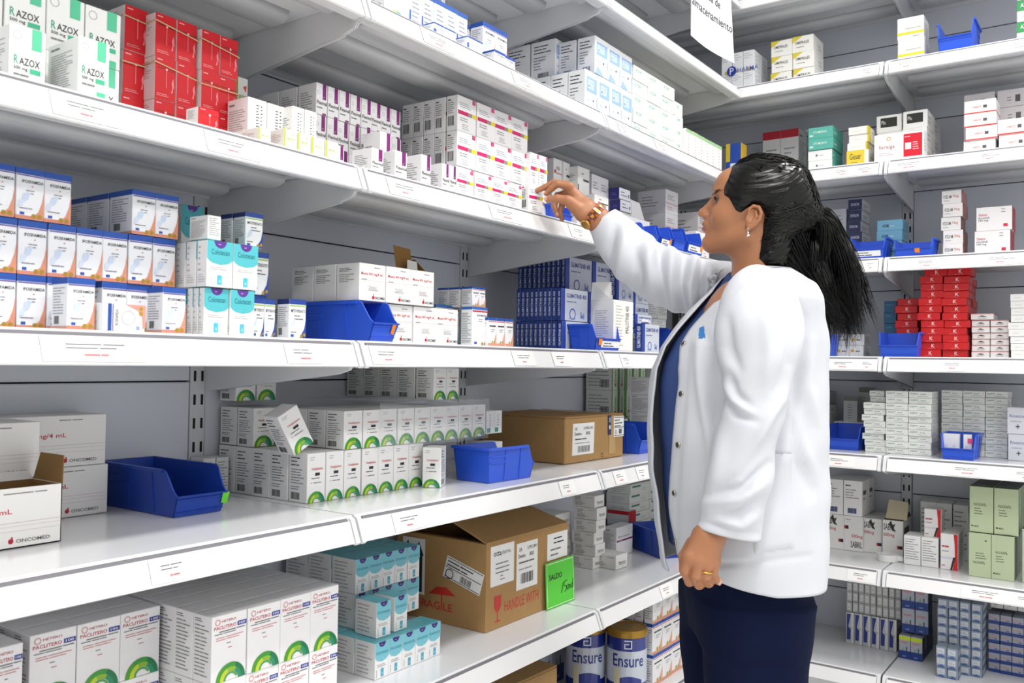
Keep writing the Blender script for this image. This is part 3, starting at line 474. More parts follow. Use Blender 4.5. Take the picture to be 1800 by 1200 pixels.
def stack(kn, unit, shelf, q, x0, x1, yt, n, nz, desc, nd=1, dep=None, xb=None, z0=0.0, skip=None, jit=1.0, kinds=None, group=None, gap=.0017, all_deep=False, yref=None, cat='medicine box', rows_h=None):
    """n columns x nz rows x nd layers; x0,x1 pixel columns of the front face at its base, yt pixel row of its top corner at x0; returns geometry"""
    zb = ZS[shelf] + z0 + .0006
    s0, s1 = S_at(unit, x0, q, zb), S_at(unit, x1, q, zb)
    zt = Z_at(unit, x0 if yref is None else yref, yt, q); H = zt - zb; h = H/nz; wd = (s1-s0)/n
    if dep is None:
        dep = (Q_at(unit, xb, s0, zb) - q)/nd if xb is not None else min(wd, .1)
    dep = max(.012, min(dep, (D_SH-.003-q)/nd))
    rng = random.Random(int(x0*7+yt))
    multi = n*nz*nd > 1
    grp = group or (desc.split(',')[0] + 's' if multi else None)
    for j in range(nz):
        for i in range(n):
            for k in range(nd):
                if skip and skip(i, j, k): continue
                if k > 0 and not all_deep and not (i == 0 or (unit == 'R' and i == n-1) or (j == nz-1 and (zb < 1.1 or k == 1)) or (skip and (skip(i-1, j, k) or skip(i, j+1, k)))): continue
                kk = kinds(i, j, k) if kinds else kn
                lay = '' if k == 0 else ('behind' if nd == 2 else ('at the back' if k == nd-1 else ORD[k] + ' layer back'))
                lab = ', '.join(t for t in (desc, rowword(j, nz), colword(i, n), lay) if t)
                jx = rng.uniform(-1, 1)*(.0006 if n > 1 else .0022*min(jit, 2.5)); jy = rng.uniform(0, 1)*.0045*min(jit, 2.5) if k == 0 else 0
                put(kk, unit, s0+wd*(i+.5)+jx, q+dep*k-jy, zb+h*j, wd-gap, dep-gap, h-.0006, lab, grp, cat, rng.uniform(-1, 1)*.008*min(jit, 1.6) if k == 0 else 0)
    return dict(s0=s0, s1=s1, zb=zb, h=h, w=wd, d=dep, q=q, zt=zt)
# ---------------------------------------------------------------- long wall, shelf A (second from the top in view)
stack('swirl', 'L', 'A', .06, 672, 716, -30, 1, 1, 'white carton with teal and green swirl by blue-capped row')
stack('blue_cap', 'L', 'A', .06, 717, 821, -28, 5, 1, 'thin blue-edged white carton standing on upper shelf', dep=.09)
stack('ifos', 'L', 'A', .16, 735, 782, -70, 2, 1, 'blue and orange swoosh carton high behind', z0=.085, dep=.05)
stack('blue_cap', 'L', 'A', .015, 761, 801, 37, 1, 1, 'flat white carton lying before the thin cartons', dep=.05)
stack('blue_cap', 'L', 'A', .012, 818, 846, 62, 1, 1, 'squat white carton with loose lid at shelf lip', dep=.05)
stack('ifos', 'L', 'A', .075, 846, 889, 36, 2, 1, 'blue-topped swoosh carton, upper shelf', z0=.03, nd=2, xb=800, all_deep=True)
stack('ifos', 'L', 'A', .03, 866, 905, 86, 2, 1, 'low blue-topped carton at upper shelf lip', nd=2, dep=.05)
SKY = 'white carton with sky-blue wedge print'
g = stack('sky_wedge', 'L', 'A', .05, 1027, 1110, 119, 4, 1, SKY + ', lower tier', nd=3, xb=937)
g2 = stack('sky_wedge', 'L', 'A', .052, 1043, 1110, 61, 3, 1, SKY + ', upper tier', z0=g['h']+.001, nd=2, xb=981)
stack('sky_wedge', 'L', 'A', .054+2*g2['d'], 974, 993, 66, 1, 1, SKY + ', set back on top', z0=g['h']+.001, nd=2, dep=.085)
for j in range(2):
    for i in range(3): put('blue_band', 'L', .957+.1*i, .335, ZS['A']+.001+.143*j, .098, .1, .142, 'white carton with blue band high at the back, ' + rowword(j, 2) + ', ' + colword(i, 3), 'blue-banded cartons')
stack('green_word', 'L', 'A', .05, 1111, 1183, 112, 3, 5, 'small white carton with pale green word', nd=2, dep=.08)
stack('green_word', 'L', 'A', .04, 1186, 1199, 177, 1, 4, 'white green-word carton at stack end', nd=2, dep=.08)
stack('pink_line', 'L', 'A', .03, 1204, 1268, 224, 6, 1, 'slim film-wrapped carton with pink lines', dep=.08)
# ---------------------------------------------------------------- shelf B
RZ = 'white carton with mint-green squares'
g = stack('razox', 'L', 'B', .13, 1, 208, -46, 3, 2, RZ, nd=2, dep=.09)
stack('razox', 'L', 'B', .13, -60, 0, -68, 1, 2, RZ + ' at shelf start', dep=.09)
stack('razox', 'L', 'B', .02, 136, 192, 60, 1, 1, RZ + ' standing forward at lip', dep=.085)
stack('razox', 'L', 'B', .06, 12, 78, 38, 1, 1, RZ + ' pulled forward, dark seam', dep=.07)
RD_ = 'glossy red carton with pale vein print'
stack('red_vein', 'L', 'B', .20, 210, 252, 4, 1, 3, RD_ + ', first pile', nd=2, dep=.06)
stack('red_vein', 'L', 'B', .17, 267, 340, 18, 2, 3, RD_ + ', middle pile', nd=2, dep=.055)
stack('red_vein', 'L', 'B', .16, 348, 413, 48, 2, 3, RD_ + ', end pile', nd=2, dep=.055)
stack('red_vein', 'L', 'B', .03, 344, 382, 185, 1, 1, 'red carton lying alone before the end pile', xb=322)
stack('green_kin', 'L', 'B', .23, 409, 433, 131, 1, 2, 'white carton with olive-green side band', dep=.09)
stack('qr_white', 'L', 'B', .10, 433, 500, 168, 2, 1, 'tall white carton with printed codes', dep=.06)
stack('qr_white', 'L', 'B', .075, 510, 553, 184, 2, 1, 'tall white coded carton beside purple stack', dep=.06)
stack('lime_edge', 'L', 'B', .03, 455, 478, 222, 1, 1, 'white carton with lime edge, alone at left', xb=404)
stack('lime_edge', 'L', 'B', .025, 497, 593, 224, 4, 1, 'white carton with lime edge at shelf lip', dep=.05)
PT = 'white carton with purple tab'
g = stack('purple_tab', 'L', 'B', .15, 551, 702, 142, 8, 3, PT, nd=5, dep=.055)
stack('purple_tab', 'L', 'B', .085, 571, 605, 248, 2, 1, PT + ' in lower front file', dep=.05)
for x0, x1, y, lab in ((651, 673, 258, 'alone before the stack'), (693, 715, 263, 'beside the shelf joint'), (738, 756, 270, 'third along the lip'), (775, 800, 286, 'last along the lip')):
    stack('purple_tab', 'L', 'B', .018, x0, x1, y, 1 if x1 < 790 else 2, 1, PT + ' ' + lab, dep=.055)
stack('purple_tab', 'L', 'B', .08, 664, 685, 229, 1, 1, PT + ' perched in the second file', z0=.0, dep=.05)
PY = 'white carton with pink and yellow stripe'
g = stack('pink_yellow', 'L', 'B', .075, 800, 925, 164, 4, 3, PY, nd=5, xb=703)
stack('pink_yellow', 'L', 'B', .02, 802, 916, 293, 4, 1, PY + ' along the lip', dep=.045)
stack('pink_yellow', 'L', 'B', .06, 930, 959, 266, 2, 2, PY + ' behind the hand', dep=.05)
HELD = dict(x0=922, x1=958)
put('pink_yellow', 'L', S_at('L', 942, .005, ZS['B']+.03), .004, ZS['B']+.0012, .052, .026, .066, 'white pink-striped carton being touched by the fingers', None, rot=-.12)
# behind the hand, bay 3
stack('red_word', 'L', 'B', .15, 926, 947, 264, 1, 2, 'white carton with faint red word by bracket', dep=.08)
stack('red_word', 'L', 'B', .185, 969, 988, 276, 1, 3, 'white red-dotted carton behind the knuckles', dep=.08)
stack('black_bar', 'L', 'B', .18, 986, 998, 283, 1, 2, 'narrow white carton behind the knuckles', dep=.07)
stack('black_bar', 'L', 'B', .15, 1012, 1033, 290, 1, 2, 'white carton with black bar above the wrist', dep=.08)
stack('pink_text', 'L', 'B', .17, 1037, 1068, 304, 2, 2, 'pale carton with red spine behind the watch', dep=.07)
stack('black_bar', 'L', 'B', .10, 1043, 1068, 340, 1, 2, 'white flap-open carton above the cuff', dep=.06)
stack('navy_edge', 'L', 'B', .13, 1087, 1107, 328, 1, 5, 'white carton with navy ends', xb=1068)
stack('pink_text', 'L', 'B', .15, 1168, 1190, 331, 1, 3, 'white carton with pale red lines, upper pile', xb=1118)
stack('pink_text', 'L', 'B', .13, 1226, 1246, 371, 1, 2, 'large white carton with pale red lines', xb=1176)
stack('pink_text', 'L', 'B', .05, 1222, 1245, 405, 2, 1, 'white carton behind the woman\'s face', dep=.08)
# ---------------------------------------------------------------- shelf C
IF = 'blue-topped carton with orange swoosh'
g = stack('ifos', 'L', 'C', .10, -30, 304, 376, 7, 2, IF, nd=4, dep=.065, skip=lambda i, j, k: j == 0 and i in (3,) and k == 0)
hI = g['h']
stack('ifos', 'L', 'C', .10, -30, 125, 281, 3, 1, IF + ', third tier near end', z0=2*hI+.001, nd=3, dep=.065)
stack('ifos', 'L', 'C', .10, 228, 311, 331, 2, 1, IF + ', third tier far end', z0=2*hI+.001, nd=4, dep=.065)
stack('ifos', 'L', 'C', .025, 117, 167, 486, 1, 1, IF + ' pulled to lip, near', xb=88)
stack('ifos', 'L', 'C', .02, 285, 327, 503, 1, 1, IF + ' pulled to lip, far', xb=256)
stack('ifos_lying', 'L', 'C', .02, 169, 251, 531, 1, 1, 'orange swoosh carton lying on its side', dep=.05)
CT = 'white carton with teal scalloped top'
g2 = stack('colotecan', 'L', 'C', .035, 356, 443, 504, 2, 1, CT + ', lower tier', xb=326, nd=3)
stack('colotecan', 'L', 'C', .03, 361, 452, 420, 2, 1, CT + ', upper tier', z0=g2['h']+.001, xb=306, nd=3)
stack('colotecan', 'L', 'C', .28, 312, 352, 357, 1, 2, CT + ' at the back', dep=.08)
stack('fine_print', 'L', 'C', .04, 361, 386, 376, 1, 1, 'small grey-white carton turned on teal tier', z0=2*g2['h']+.002, dep=.05)
stack('metotrex', 'L', 'C', .06, 427, 459, 371, 1, 1, 'blue-topped carton with green line, on tier', z0=2*g2['h']+.002, nd=2, xb=384)
stack('metotrex', 'L', 'C', .10, 432, 466, 440, 1, 2, 'blue-topped carton with green line behind teal', dep=.06)
stack('metotrex', 'L', 'C', .05, 441, 482, 523, 2, 1, 'blue-topped green-line carton on shelf', dep=.06)
stack('metotrex', 'L', 'C', .03, 505, 536, 524, 1, 1, 'blue-topped green-line carton beside bin', xb=483)
MS = 'cream carton with red name and cherry mark'
g = stack('mesna', 'L', 'C', .07, 632, 803, 529, 4, 1, MS + ', lower tier', nd=3, dep=.09, skip=lambda i, j, k: i == 0 and k < 2)
stack('mesna', 'L', 'C', .06, 630, 762, 460, 3, 1, MS + ', upper tier', z0=g['h']+.001, nd=3, xb=511, skip=lambda i, j, k: False)
MESNA_TOP = (g['zb']+g['h']+.001, g)
stack('bleo', 'L', 'C', .13, 765, 806, 534, 2, 1, 'blue-cornered white carton behind cream cartons', dep=.08)
g = stack('bleo', 'L', 'C', .05, 827, 854, 538, 1, 1, 'tall white carton with blue-red cap', xb=806)
stack('ifos_small', 'L', 'C', .07, 829, 853, 503, 2, 1, 'small blue-capped carton on tall carton', z0=g['h']+.001, nd=3, xb=768)
stack('ifos_small', 'L', 'C', .04, 856, 900, 557, 3, 1, 'small blue-capped carton in a row of three', dep=.05)
GL = 'navy-spined pale blue carton'
def gl(x0, x1, yt, xb, n, z0, nm, q=.10): return stack('glimatinib', 'L', 'C', q, x0, x1, yt, n, 1, nm, z0=z0, nd=10, xb=xb)
g = gl(985, 1075, 563, 905, 2, 0, GL + ', bottom tier')
h0 = g['h']
g = gl(985, 1075, 505, 907, 2, h0+.001, GL + ', middle tier')
gl(993, 1081, 449, 910, 2, h0+g['h']+.002, GL + ', upper tier', .165)
stack('glimatinib', 'L', 'C', .14, 1082, 1140, 470, 2, 2, GL + ' behind the sleeve', z0=.06, nd=2, dep=.03)
stack('glimatinib', 'L', 'C', .03, 1128, 1158, 568, 1, 1, GL + ' alone by the coat', xb=1114)
stack('glimatinib', 'L', 'C', .06, 1114, 1143, 551, 1, 1, 'flat blue carton on top beneath white booklet', z0=.068, dep=.02)
stack('fine_print', 'L', 'C', .22, 1118, 1170, 517, 3, 2, 'pale grey carton at the back', z0=.05, dep=.08)
# ---------------------------------------------------------------- shelf D
ON = 'cream carton with cherry mark'
put('oncomed', 'L', S_at('L', 85, .36, .88)-.001, .36, ZS['D']+.001, .215, .085, .088, ON + ', lower one at back', ON + 's')
put('oncomed', 'L', S_at('L', 85, .36, .98)-.004, .36, ZS['D']+.090, .215, .085, .09, ON + ', topmost at back', ON + 's')
put('oncomed', 'L', -.54, .265, ZS['D']+.001, .215, .09, .088, ON + ' behind the open carton', ON + 's')
put('oncomed', 'L', -.545, .27, ZS['D']+.090, .215, .085, .088, ON + ' topmost behind open carton', ON + 's')
GA = 'white carton with green arc'
g = stack('green_arc', 'L', 'D', .16, 538, 742, 797, 7, 1, GA + ', bottom row front', nd=5, dep=.056)
hA = .092
stack('green_arc', 'L', 'D', .155, 603, 852, 722, 9, 1, GA + ', second row', z0=g['h']+.001, nd=3, dep=.056)
zA = g['h']
stack('green_arc', 'L', 'D', .33, 443, 512, 717, 2, 1, GA + ', second row by bracket', z0=zA+.001, nd=2, dep=.055)
stack('green_arc', 'L', 'D', .385, 413, 484, 640, 2, 1, GA + ', third row under bracket', z0=zA*1.95+.001, dep=.055)
stack('green_arc', 'L', 'D', .16, 760, 805, 646, 2, 1, GA + ', high back row', z0=zA*1.96+.001, nd=5, xb=608)
put('green_arc', 'L', .381, .1035, ZS['D']+.001, .042, .056, .09, GA + ' standing turned, alone at front', None, rot=-1.08)
stack('teal_foot', 'L', 'D', .185, 853, 882, 722, 2, 1, 'slim white carton with teal foot', z0=zA+.001, nd=2, dep=.06)
stack('plain_print', 'L', 'D', .185, 853, 882, 778, 2, 1, 'slim white carton under teal-foot pair', dep=.06)
stack('fine_print', 'L', 'D', .4, 355, 400, 806, 2, 1, 'white carton with blue arrow behind bin', dep=.045, z0=0)
CR = 'white carton with green edges'
stack('crest', 'L', 'D', .335, 1073, 1133, 638, 5, 3, CR, xb=1027)
stack('crest', 'L', 'D', .27, 1090, 1150, 737, 5, 2, CR + ', lower front pile', dep=.055)
stack('fine_print', 'L', 'D', .19, 1140, 1162, 663, 1, 4, 'small grey-white carton behind coat', dep=.08)
# ---------------------------------------------------------------- shelf E
PA = 'tall white carton with red name, green arc'
zp = .112
def pac(px0, px1, q, n, nz, nd, nm, top=None):
    zb = ZS['E']+.0006; s0, s1 = S_at('L', px0, q, zb+.2), S_at('L', px1, q, zb+.2); wd = (s1-s0)/n
    for j in range(nz):
        for i in range(n):
            for k in range(nd):
                if k > 0 and i > 0 and j < nz-1: continue
                lay = '' if k == 0 else ('at the back' if k == nd-1 else ORD[k] + ' layer back')
                lab = ', '.join(t for t in (nm, rowword(j, nz), colword(i, n), lay) if t)
                dep = min(.052, (D_SH-.004-q)/nd)
                put('paclitero', 'L', s0+wd*(i+.5), q+dep*k-(.003*random.random() if k == 0 else 0), zb+zp*j, wd-.001, dep-.001, zp-.0006, lab, 'tall green-arc cartons', rot=random.uniform(-.006, .006))
    return wd
PA = 'tall red-name green-arc carton'
pac(372, 595, .075, 4, 2, 7, PA)
pac(51, 281, .21, 3, 2, 4, PA + ', shaded block')
pac(-140, 40, .19, 3, 2, 4, PA + ', nearest block')
IR = 'white carton with blue scalloped top'
zr = .0745
def iri(s0, q, n, j0, nz, nd, nm, wd=.0415, dep=.06):
    zb = ZS['E']+.0006
    for j in range(nz):
        for i in range(n):
            for k in range(nd):
                if k > 0 and i > 0 and j+j0 < 2: continue
                lay = '' if k == 0 else 'behind' if nd == 2 else ORD[k] + ' layer back'
                lab = ', '.join(t for t in (nm, rowword(j, nz), colword(i, n), lay) if t)
                put('irinotecan', 'L', s0+wd*(i+.5), q+dep*k-(.002*random.random() if k == 0 else 0), zb+zr*(j+j0), wd-.001, dep-.001, zr-.0006, lab, 'blue-topped white cartons', rot=random.uniform(-.006, .006))
iri(.163, .097, 5, 0, 1, 4, IR + ', front row')
iri(.205, .20, 5, 1, 2, 3, IR, dep=.075)
put('irinotecan', 'L', .208, .115, ZS['E']+.0012+zr, .041, .066, zr-.001, IR + ', loose near one on tier', 'blue-topped white cartons', rot=-.05)
put('irinotecan', 'L', .262, .118, ZS['E']+.0012+zr, .041, .06, zr-.001, IR + ', loose far one on tier', 'blue-topped white cartons', rot=.03)
IB = 'squat white carton with grey print'
stack('ibersar', 'L', 'E', .235, 1043, 1060, 872, 1, 6, IB, xb=1003, jit=2.5)
put('ibersar', 'L', 1.362, .172, ZS['E']+.001, .07, .085, .045, 'squat white carton lying before the grey-print pile', None, rot=-.05)
stack('ibersar', 'L', 'E', .33, 975, 1003, 905, 1, 4, IB + ' behind the cardboard carton', dep=.09)
kind('navy_diamond', '#1d3470', [], [('p', [(.35, .5), (.55, .72), (.75, .5), (.55, .28)], '#e0202c')])
g = stack('navy_diamond', 'L', 'E', .32, 1082, 1094, 926, 1, 1, 'navy carton with red diamond', xb=1060)
stack('red_pack', 'L', 'E', .325, 1104, 1117, 899, 1, 1, 'grey carton with red end on the navy carton', z0=.052, xb=1066)
stack('wine_line', 'L', 'E', .262, 1082, 1111, 928, 1, 1, 'white carton with wine-red line', dep=.05)
stack('green_dash', 'L', 'E', .34, 1106, 1172, 852, 2, 6, 'small pale carton with green dash', dep=.1)
# ---------------------------------------------------------------- shelf F
IW = 'film-wrapped blue-capped carton'
stack('ifos_small', 'L', 'F', .045, 1145, 1226, 1043, 5, 3, IW + ', low pile', nd=5, xb=1066, z0=.0)
# ---------------------------------------------------------------- end wall, shelf T
stack('pharma', 'R', 'T', .07, 1268, 1326, 98, 3, 2, 'film-wrapped pale carton with blue logo band', nd=2, dep=.07)
stack('yellow_wedge', 'R', 'T', .10, 1355, 1392, 75, 1, 3, 'white carton with yellow wedge, lower pile', dep=.12)
stack('yellow_wedge', 'R', 'T', .10, 1393, 1431, 66, 1, 3, 'white carton with yellow wedge, higher pile', dep=.12)
stack('yellow_stripe', 'R', 'T', .04, 1578, 1625, 35, 1, 2, 'white carton with yellow stripe', dep=.1, jit=2)
stack('aza_green', 'R', 'T', .06, 1787, 1830, -35, 1, 3, 'white and green carton at picture edge', dep=.1)
# ---------------------------------------------------------------- shelf A
stack('white_redcap', 'R', 'A', .28, 1340, 1404, 234, 2, 1, 'white carton with red cap stripe', dep=.1)
TB = 'flat teal carton'
g = stack('teal_white', 'R', 'A', .05, 1421, 1464, 266, 1, 2, 'flat white carton with teal side', dep=.13)
stack('teal_block', 'R', 'A', .05, 1420, 1464, 226, 1, 2, TB, z0=g['zt']-g['zb']+.001, dep=.13)
g = stack('geser', 'R', 'A', .035, 1488, 1527, 266, 1, 1, 'yellow-front white carton with name', dep=.1)
stack('yellow_end', 'R', 'A', .05, 1490, 1526, 226, 1, 3, 'white carton with yellow end', z0=g['h']+.001, dep=.1, jit=2.5)
stack('black_label', 'R', 'A', .11, 1541, 1586, 205, 1, 3, 'white carton with black label, low column', dep=.13, nd=2)
stack('black_label', 'R', 'A', .10, 1586, 1630, 197, 1, 3, 'white carton with black label, high column', dep=.13, nd=2)
stack('forxiga', 'R', 'A', .03, 1536, 1624, 239, 1, 1, 'wide white carton with red square print', dep=.06)
stack('grey_qr', 'R', 'A', .2, 1693, 1748, 168, 1, 4, 'pale carton with square code, left pile', dep=.12)
stack('grey_qr', 'R', 'A', .2, 1753, 1812, 160, 1, 4, 'pale carton with square code, right pile', dep=.12)
stack('red_under', 'R', 'A', .06, 1695, 1752, 180, 1, 4, 'white carton with red underline, left pile', dep=.1, jit=4)
stack('red_under', 'R', 'A', .06, 1753, 1812, 213, 1, 2, 'white carton with red underline, right pile', dep=.1, jit=4)
# ---------------------------------------------------------------- shelf B
stack('navy_spine', 'R', 'B', .2, 1490, 1515, 352, 1, 6, 'slim navy-fronted carton', dep=.12, jit=2)
stack('goldish', 'R', 'B', .2, 1462, 1487, 368, 1, 3, 'grey carton behind the ponytail', dep=.12)
stack('sky_top', 'R', 'B', .15, 1540, 1586, 388, 1, 4, 'light blue carton in a pile', dep=.1)
stack('red_tail', 'R', 'B', .1, 1656, 1692, 336, 1, 5, 'small white carton with rust-red end', dep=.1, jit=7)
stack('vitamor', 'R', 'B', .09, 1713, 1777, 366, 1, 2, 'large white carton with dark red end', dep=.1, jit=2)
# ---------------------------------------------------------------- shelf C
stack('amber_mark', 'R', 'C', .13, 1468, 1519, 587, 2, 2, 'white carton with amber mark under the ponytail', dep=.1)
stack('petrol', 'R', 'C', .2, 1554, 1577, 529, 1, 5, 'petrol-blue carton in a pile', dep=.1)
RK = 'bright red carton with white letter'
stack('red_k', 'R', 'C', .14, 1576, 1616, 525, 1, 8, RK + ', short column', dep=.12, jit=2.5)
stack('red_k', 'R', 'C', .07, 1616, 1657, 486, 1, 11, RK + ', middle tower', dep=.1, nd=2, jit=2.5)
stack('red_k', 'R', 'C', .07, 1657, 1702, 486, 1, 11, RK + ', outer tower', dep=.1, nd=2, jit=2.5)
hk = (Z_at('R', 1657, 486, .07)-ZS['C'])
stack('red_k', 'R', 'C', .07, 1625, 1708, 473, 2, 1, RK + ', laid across the towers', z0=hk+.001, dep=.1)
stack('red_edge', 'R', 'C', .09, 1708, 1774, 563, 2, 6, 'small white carton with red edge', dep=.1, jit=2)
hk = (Z_at('R', 1708, 563, .09)-ZS['C'])
stack('red_edge', 'R', 'C', .085, 1706, 1747, 551, 1, 1, 'white red-edged carton laid across the pile', z0=hk+.001, dep=.1)
stack('plain_white', 'R', 'C', .07, 1774, 1812, 517, 1, 9, 'plain white carton in edge pile', dep=.1, jit=2)
# ---------------------------------------------------------------- shelf D
stack('filo', 'R', 'D', .27, 1425, 1460, 711, 1, 1, 'grey-white carton with dark emblem beside coat', dep=.08)
stack('grey_end', 'R', 'D', .355, 1430, 1460, 687, 1, 1, 'grey carton standing behind the emblem carton', dep=.08, z0=.0)
stack('grey_green', 'R', 'D', .275, 1482, 1507, 697, 1, 1, 'olive-capped grey carton, front of pair', z0=.08, dep=.06)
stack('grey_green', 'R', 'D', .345, 1509, 1532, 680, 1, 1, 'olive-capped grey carton, rear of pair', z0=.08, dep=.06)
stack('plain_white', 'R', 'D', .27, 1466, 1520, 740, 2, 2, 'plain white carton under the olive-capped pair', dep=.1)
GN = 'flat white carton with green note'
g = stack('green_note', 'R', 'D', .10, 1518, 1557, 706, 1, 8, GN + ', short column', dep=.11, jit=2.5)
stack('green_note', 'R', 'D', .12, 1530, 1557, 686, 1, 2, GN + ', set back on top', z0=g['zt']-g['zb']+.001, dep=.11, jit=2)
stack('green_note', 'R', 'D', .09, 1557, 1638, 686, 2, 10, GN + ', tall block', dep=.13, jit=2.5)
stack('green_note', 'R', 'D', .2, 1655, 1772, 685, 3, 10, GN + ', rear block', dep=.12, jit=2.5)
stack('lilac_cross', 'R', 'D', .13, 1771, 1812, 715, 1, 2, 'pale grey carton with lilac word at picture edge', dep=.1)
# ---------------------------------------------------------------- shelf E
stack('green_dash', 'R', 'E', .2, 1422, 1446, 867, 1, 5, 'small pale carton with green dash beside coat hem', dep=.1)
SB = 'white carton with black brush mark'
g = stack('sabril', 'R', 'E', .245, 1450, 1518, 901, 2, 1, SB + ', rear pair', dep=.1, kinds=lambda i, j, k: 'sabril_flip' if i == 1 else 'sabril')
stack('barcode_white', 'R', 'E', .24, 1450, 1516, 840, 2, 1, 'white carton with barcode on brush-mark pair', z0=g['h']+.001, nd=2, dep=.09)
stack('sabril', 'R', 'E', .26, 1517, 1551, 909, 1, 1, SB + ', beside the open one', nd=2, dep=.085)
stack('fine_print', 'R', 'E', .145, 1589, 1650, 939, 2, 1, 'white carton with fine print by red-curve carton', dep=.09)
stack('red_curve', 'R', 'E', .145, 1652, 1684, 936, 1, 1, 'white carton with red curve, lower', dep=.05, nd=3)
stack('red_curve', 'R', 'E', .17, 1625, 1656, 893, 1, 1, 'white carton with red curve, perched on top', z0=.094, dep=.06)
stack('fine_print', 'R', 'E', .33, 1617, 1674, 880, 2, 1, 'grey-white carton at back of lower shelf', dep=.1)
stack('fine_print', 'R', 'E', .33, 1676, 1704, 886, 1, 1, 'grey-white carton at back beside sage cartons', dep=.1)
SG = 'sage-green tall carton with dark top'
g = stack('sage', 'R', 'E', .095, 1702, 1784, 934, 2, 1, SG + ', lower', dep=.055, nd=3, kinds=lambda i, j, k: 'sage_flip' if i == 0 else 'sage')
stack('sage', 'R', 'E', .10, 1704, 1791, 853, 2, 1, SG + ', upper', z0=g['h']+.001, dep=.055, nd=6, all_deep=True)
stack('sage', 'R', 'E', .10, 1795, 1840, 928, 1, 1, SG + ', at picture edge', dep=.06)
# ---------------------------------------------------------------- shelf F
GE = 'silver-ended slim carton in film bundle'
zb = ZS['F']
g = stack('blue_tall', 'R', 'F', .275, 1487, 1577, 1074, 6, 1, 'slim blue and silver carton in film bundle', dep=.12)
stack('grey_end', 'R', 'F', .28, 1488, 1584, 1020, 9, 3, GE, z0=g['h']+.001, dep=.12)
stack('blue_base_yellow', 'R', 'F', .22, 1580, 1622, 1114, 2, 1, 'blue-footed carton with yellow sticker', dep=.06, nd=3)
stack('blue_base', 'R', 'F', .235, 1585, 1632, 1026, 2, 2, 'blue-footed grey carton', z0=.088, dep=.07)
stack('grey_blue', 'R', 'F', .17, 1647, 1727, 1050, 4, 8, 'grey-blue carton in the large bundle', dep=.12)
stack('grey_blue', 'R', 'F', .10, 1645, 1685, 1133, 2, 3, 'grey-blue carton in the small front bundle', dep=.05, jit=2)
stack('blue_pink', 'R', 'F', .26, 1737, 1800, 1077, 3, 6, 'blue-footed pink-word carton in edge pile', dep=.1)
stack('plain_print', 'R', 'F', .3, 1741, 1812, 1050, 3, 1, 'grey-white carton above the blue-footed edge pile', z0=.2, dep=.08)
print('cartons', COUNT[0])
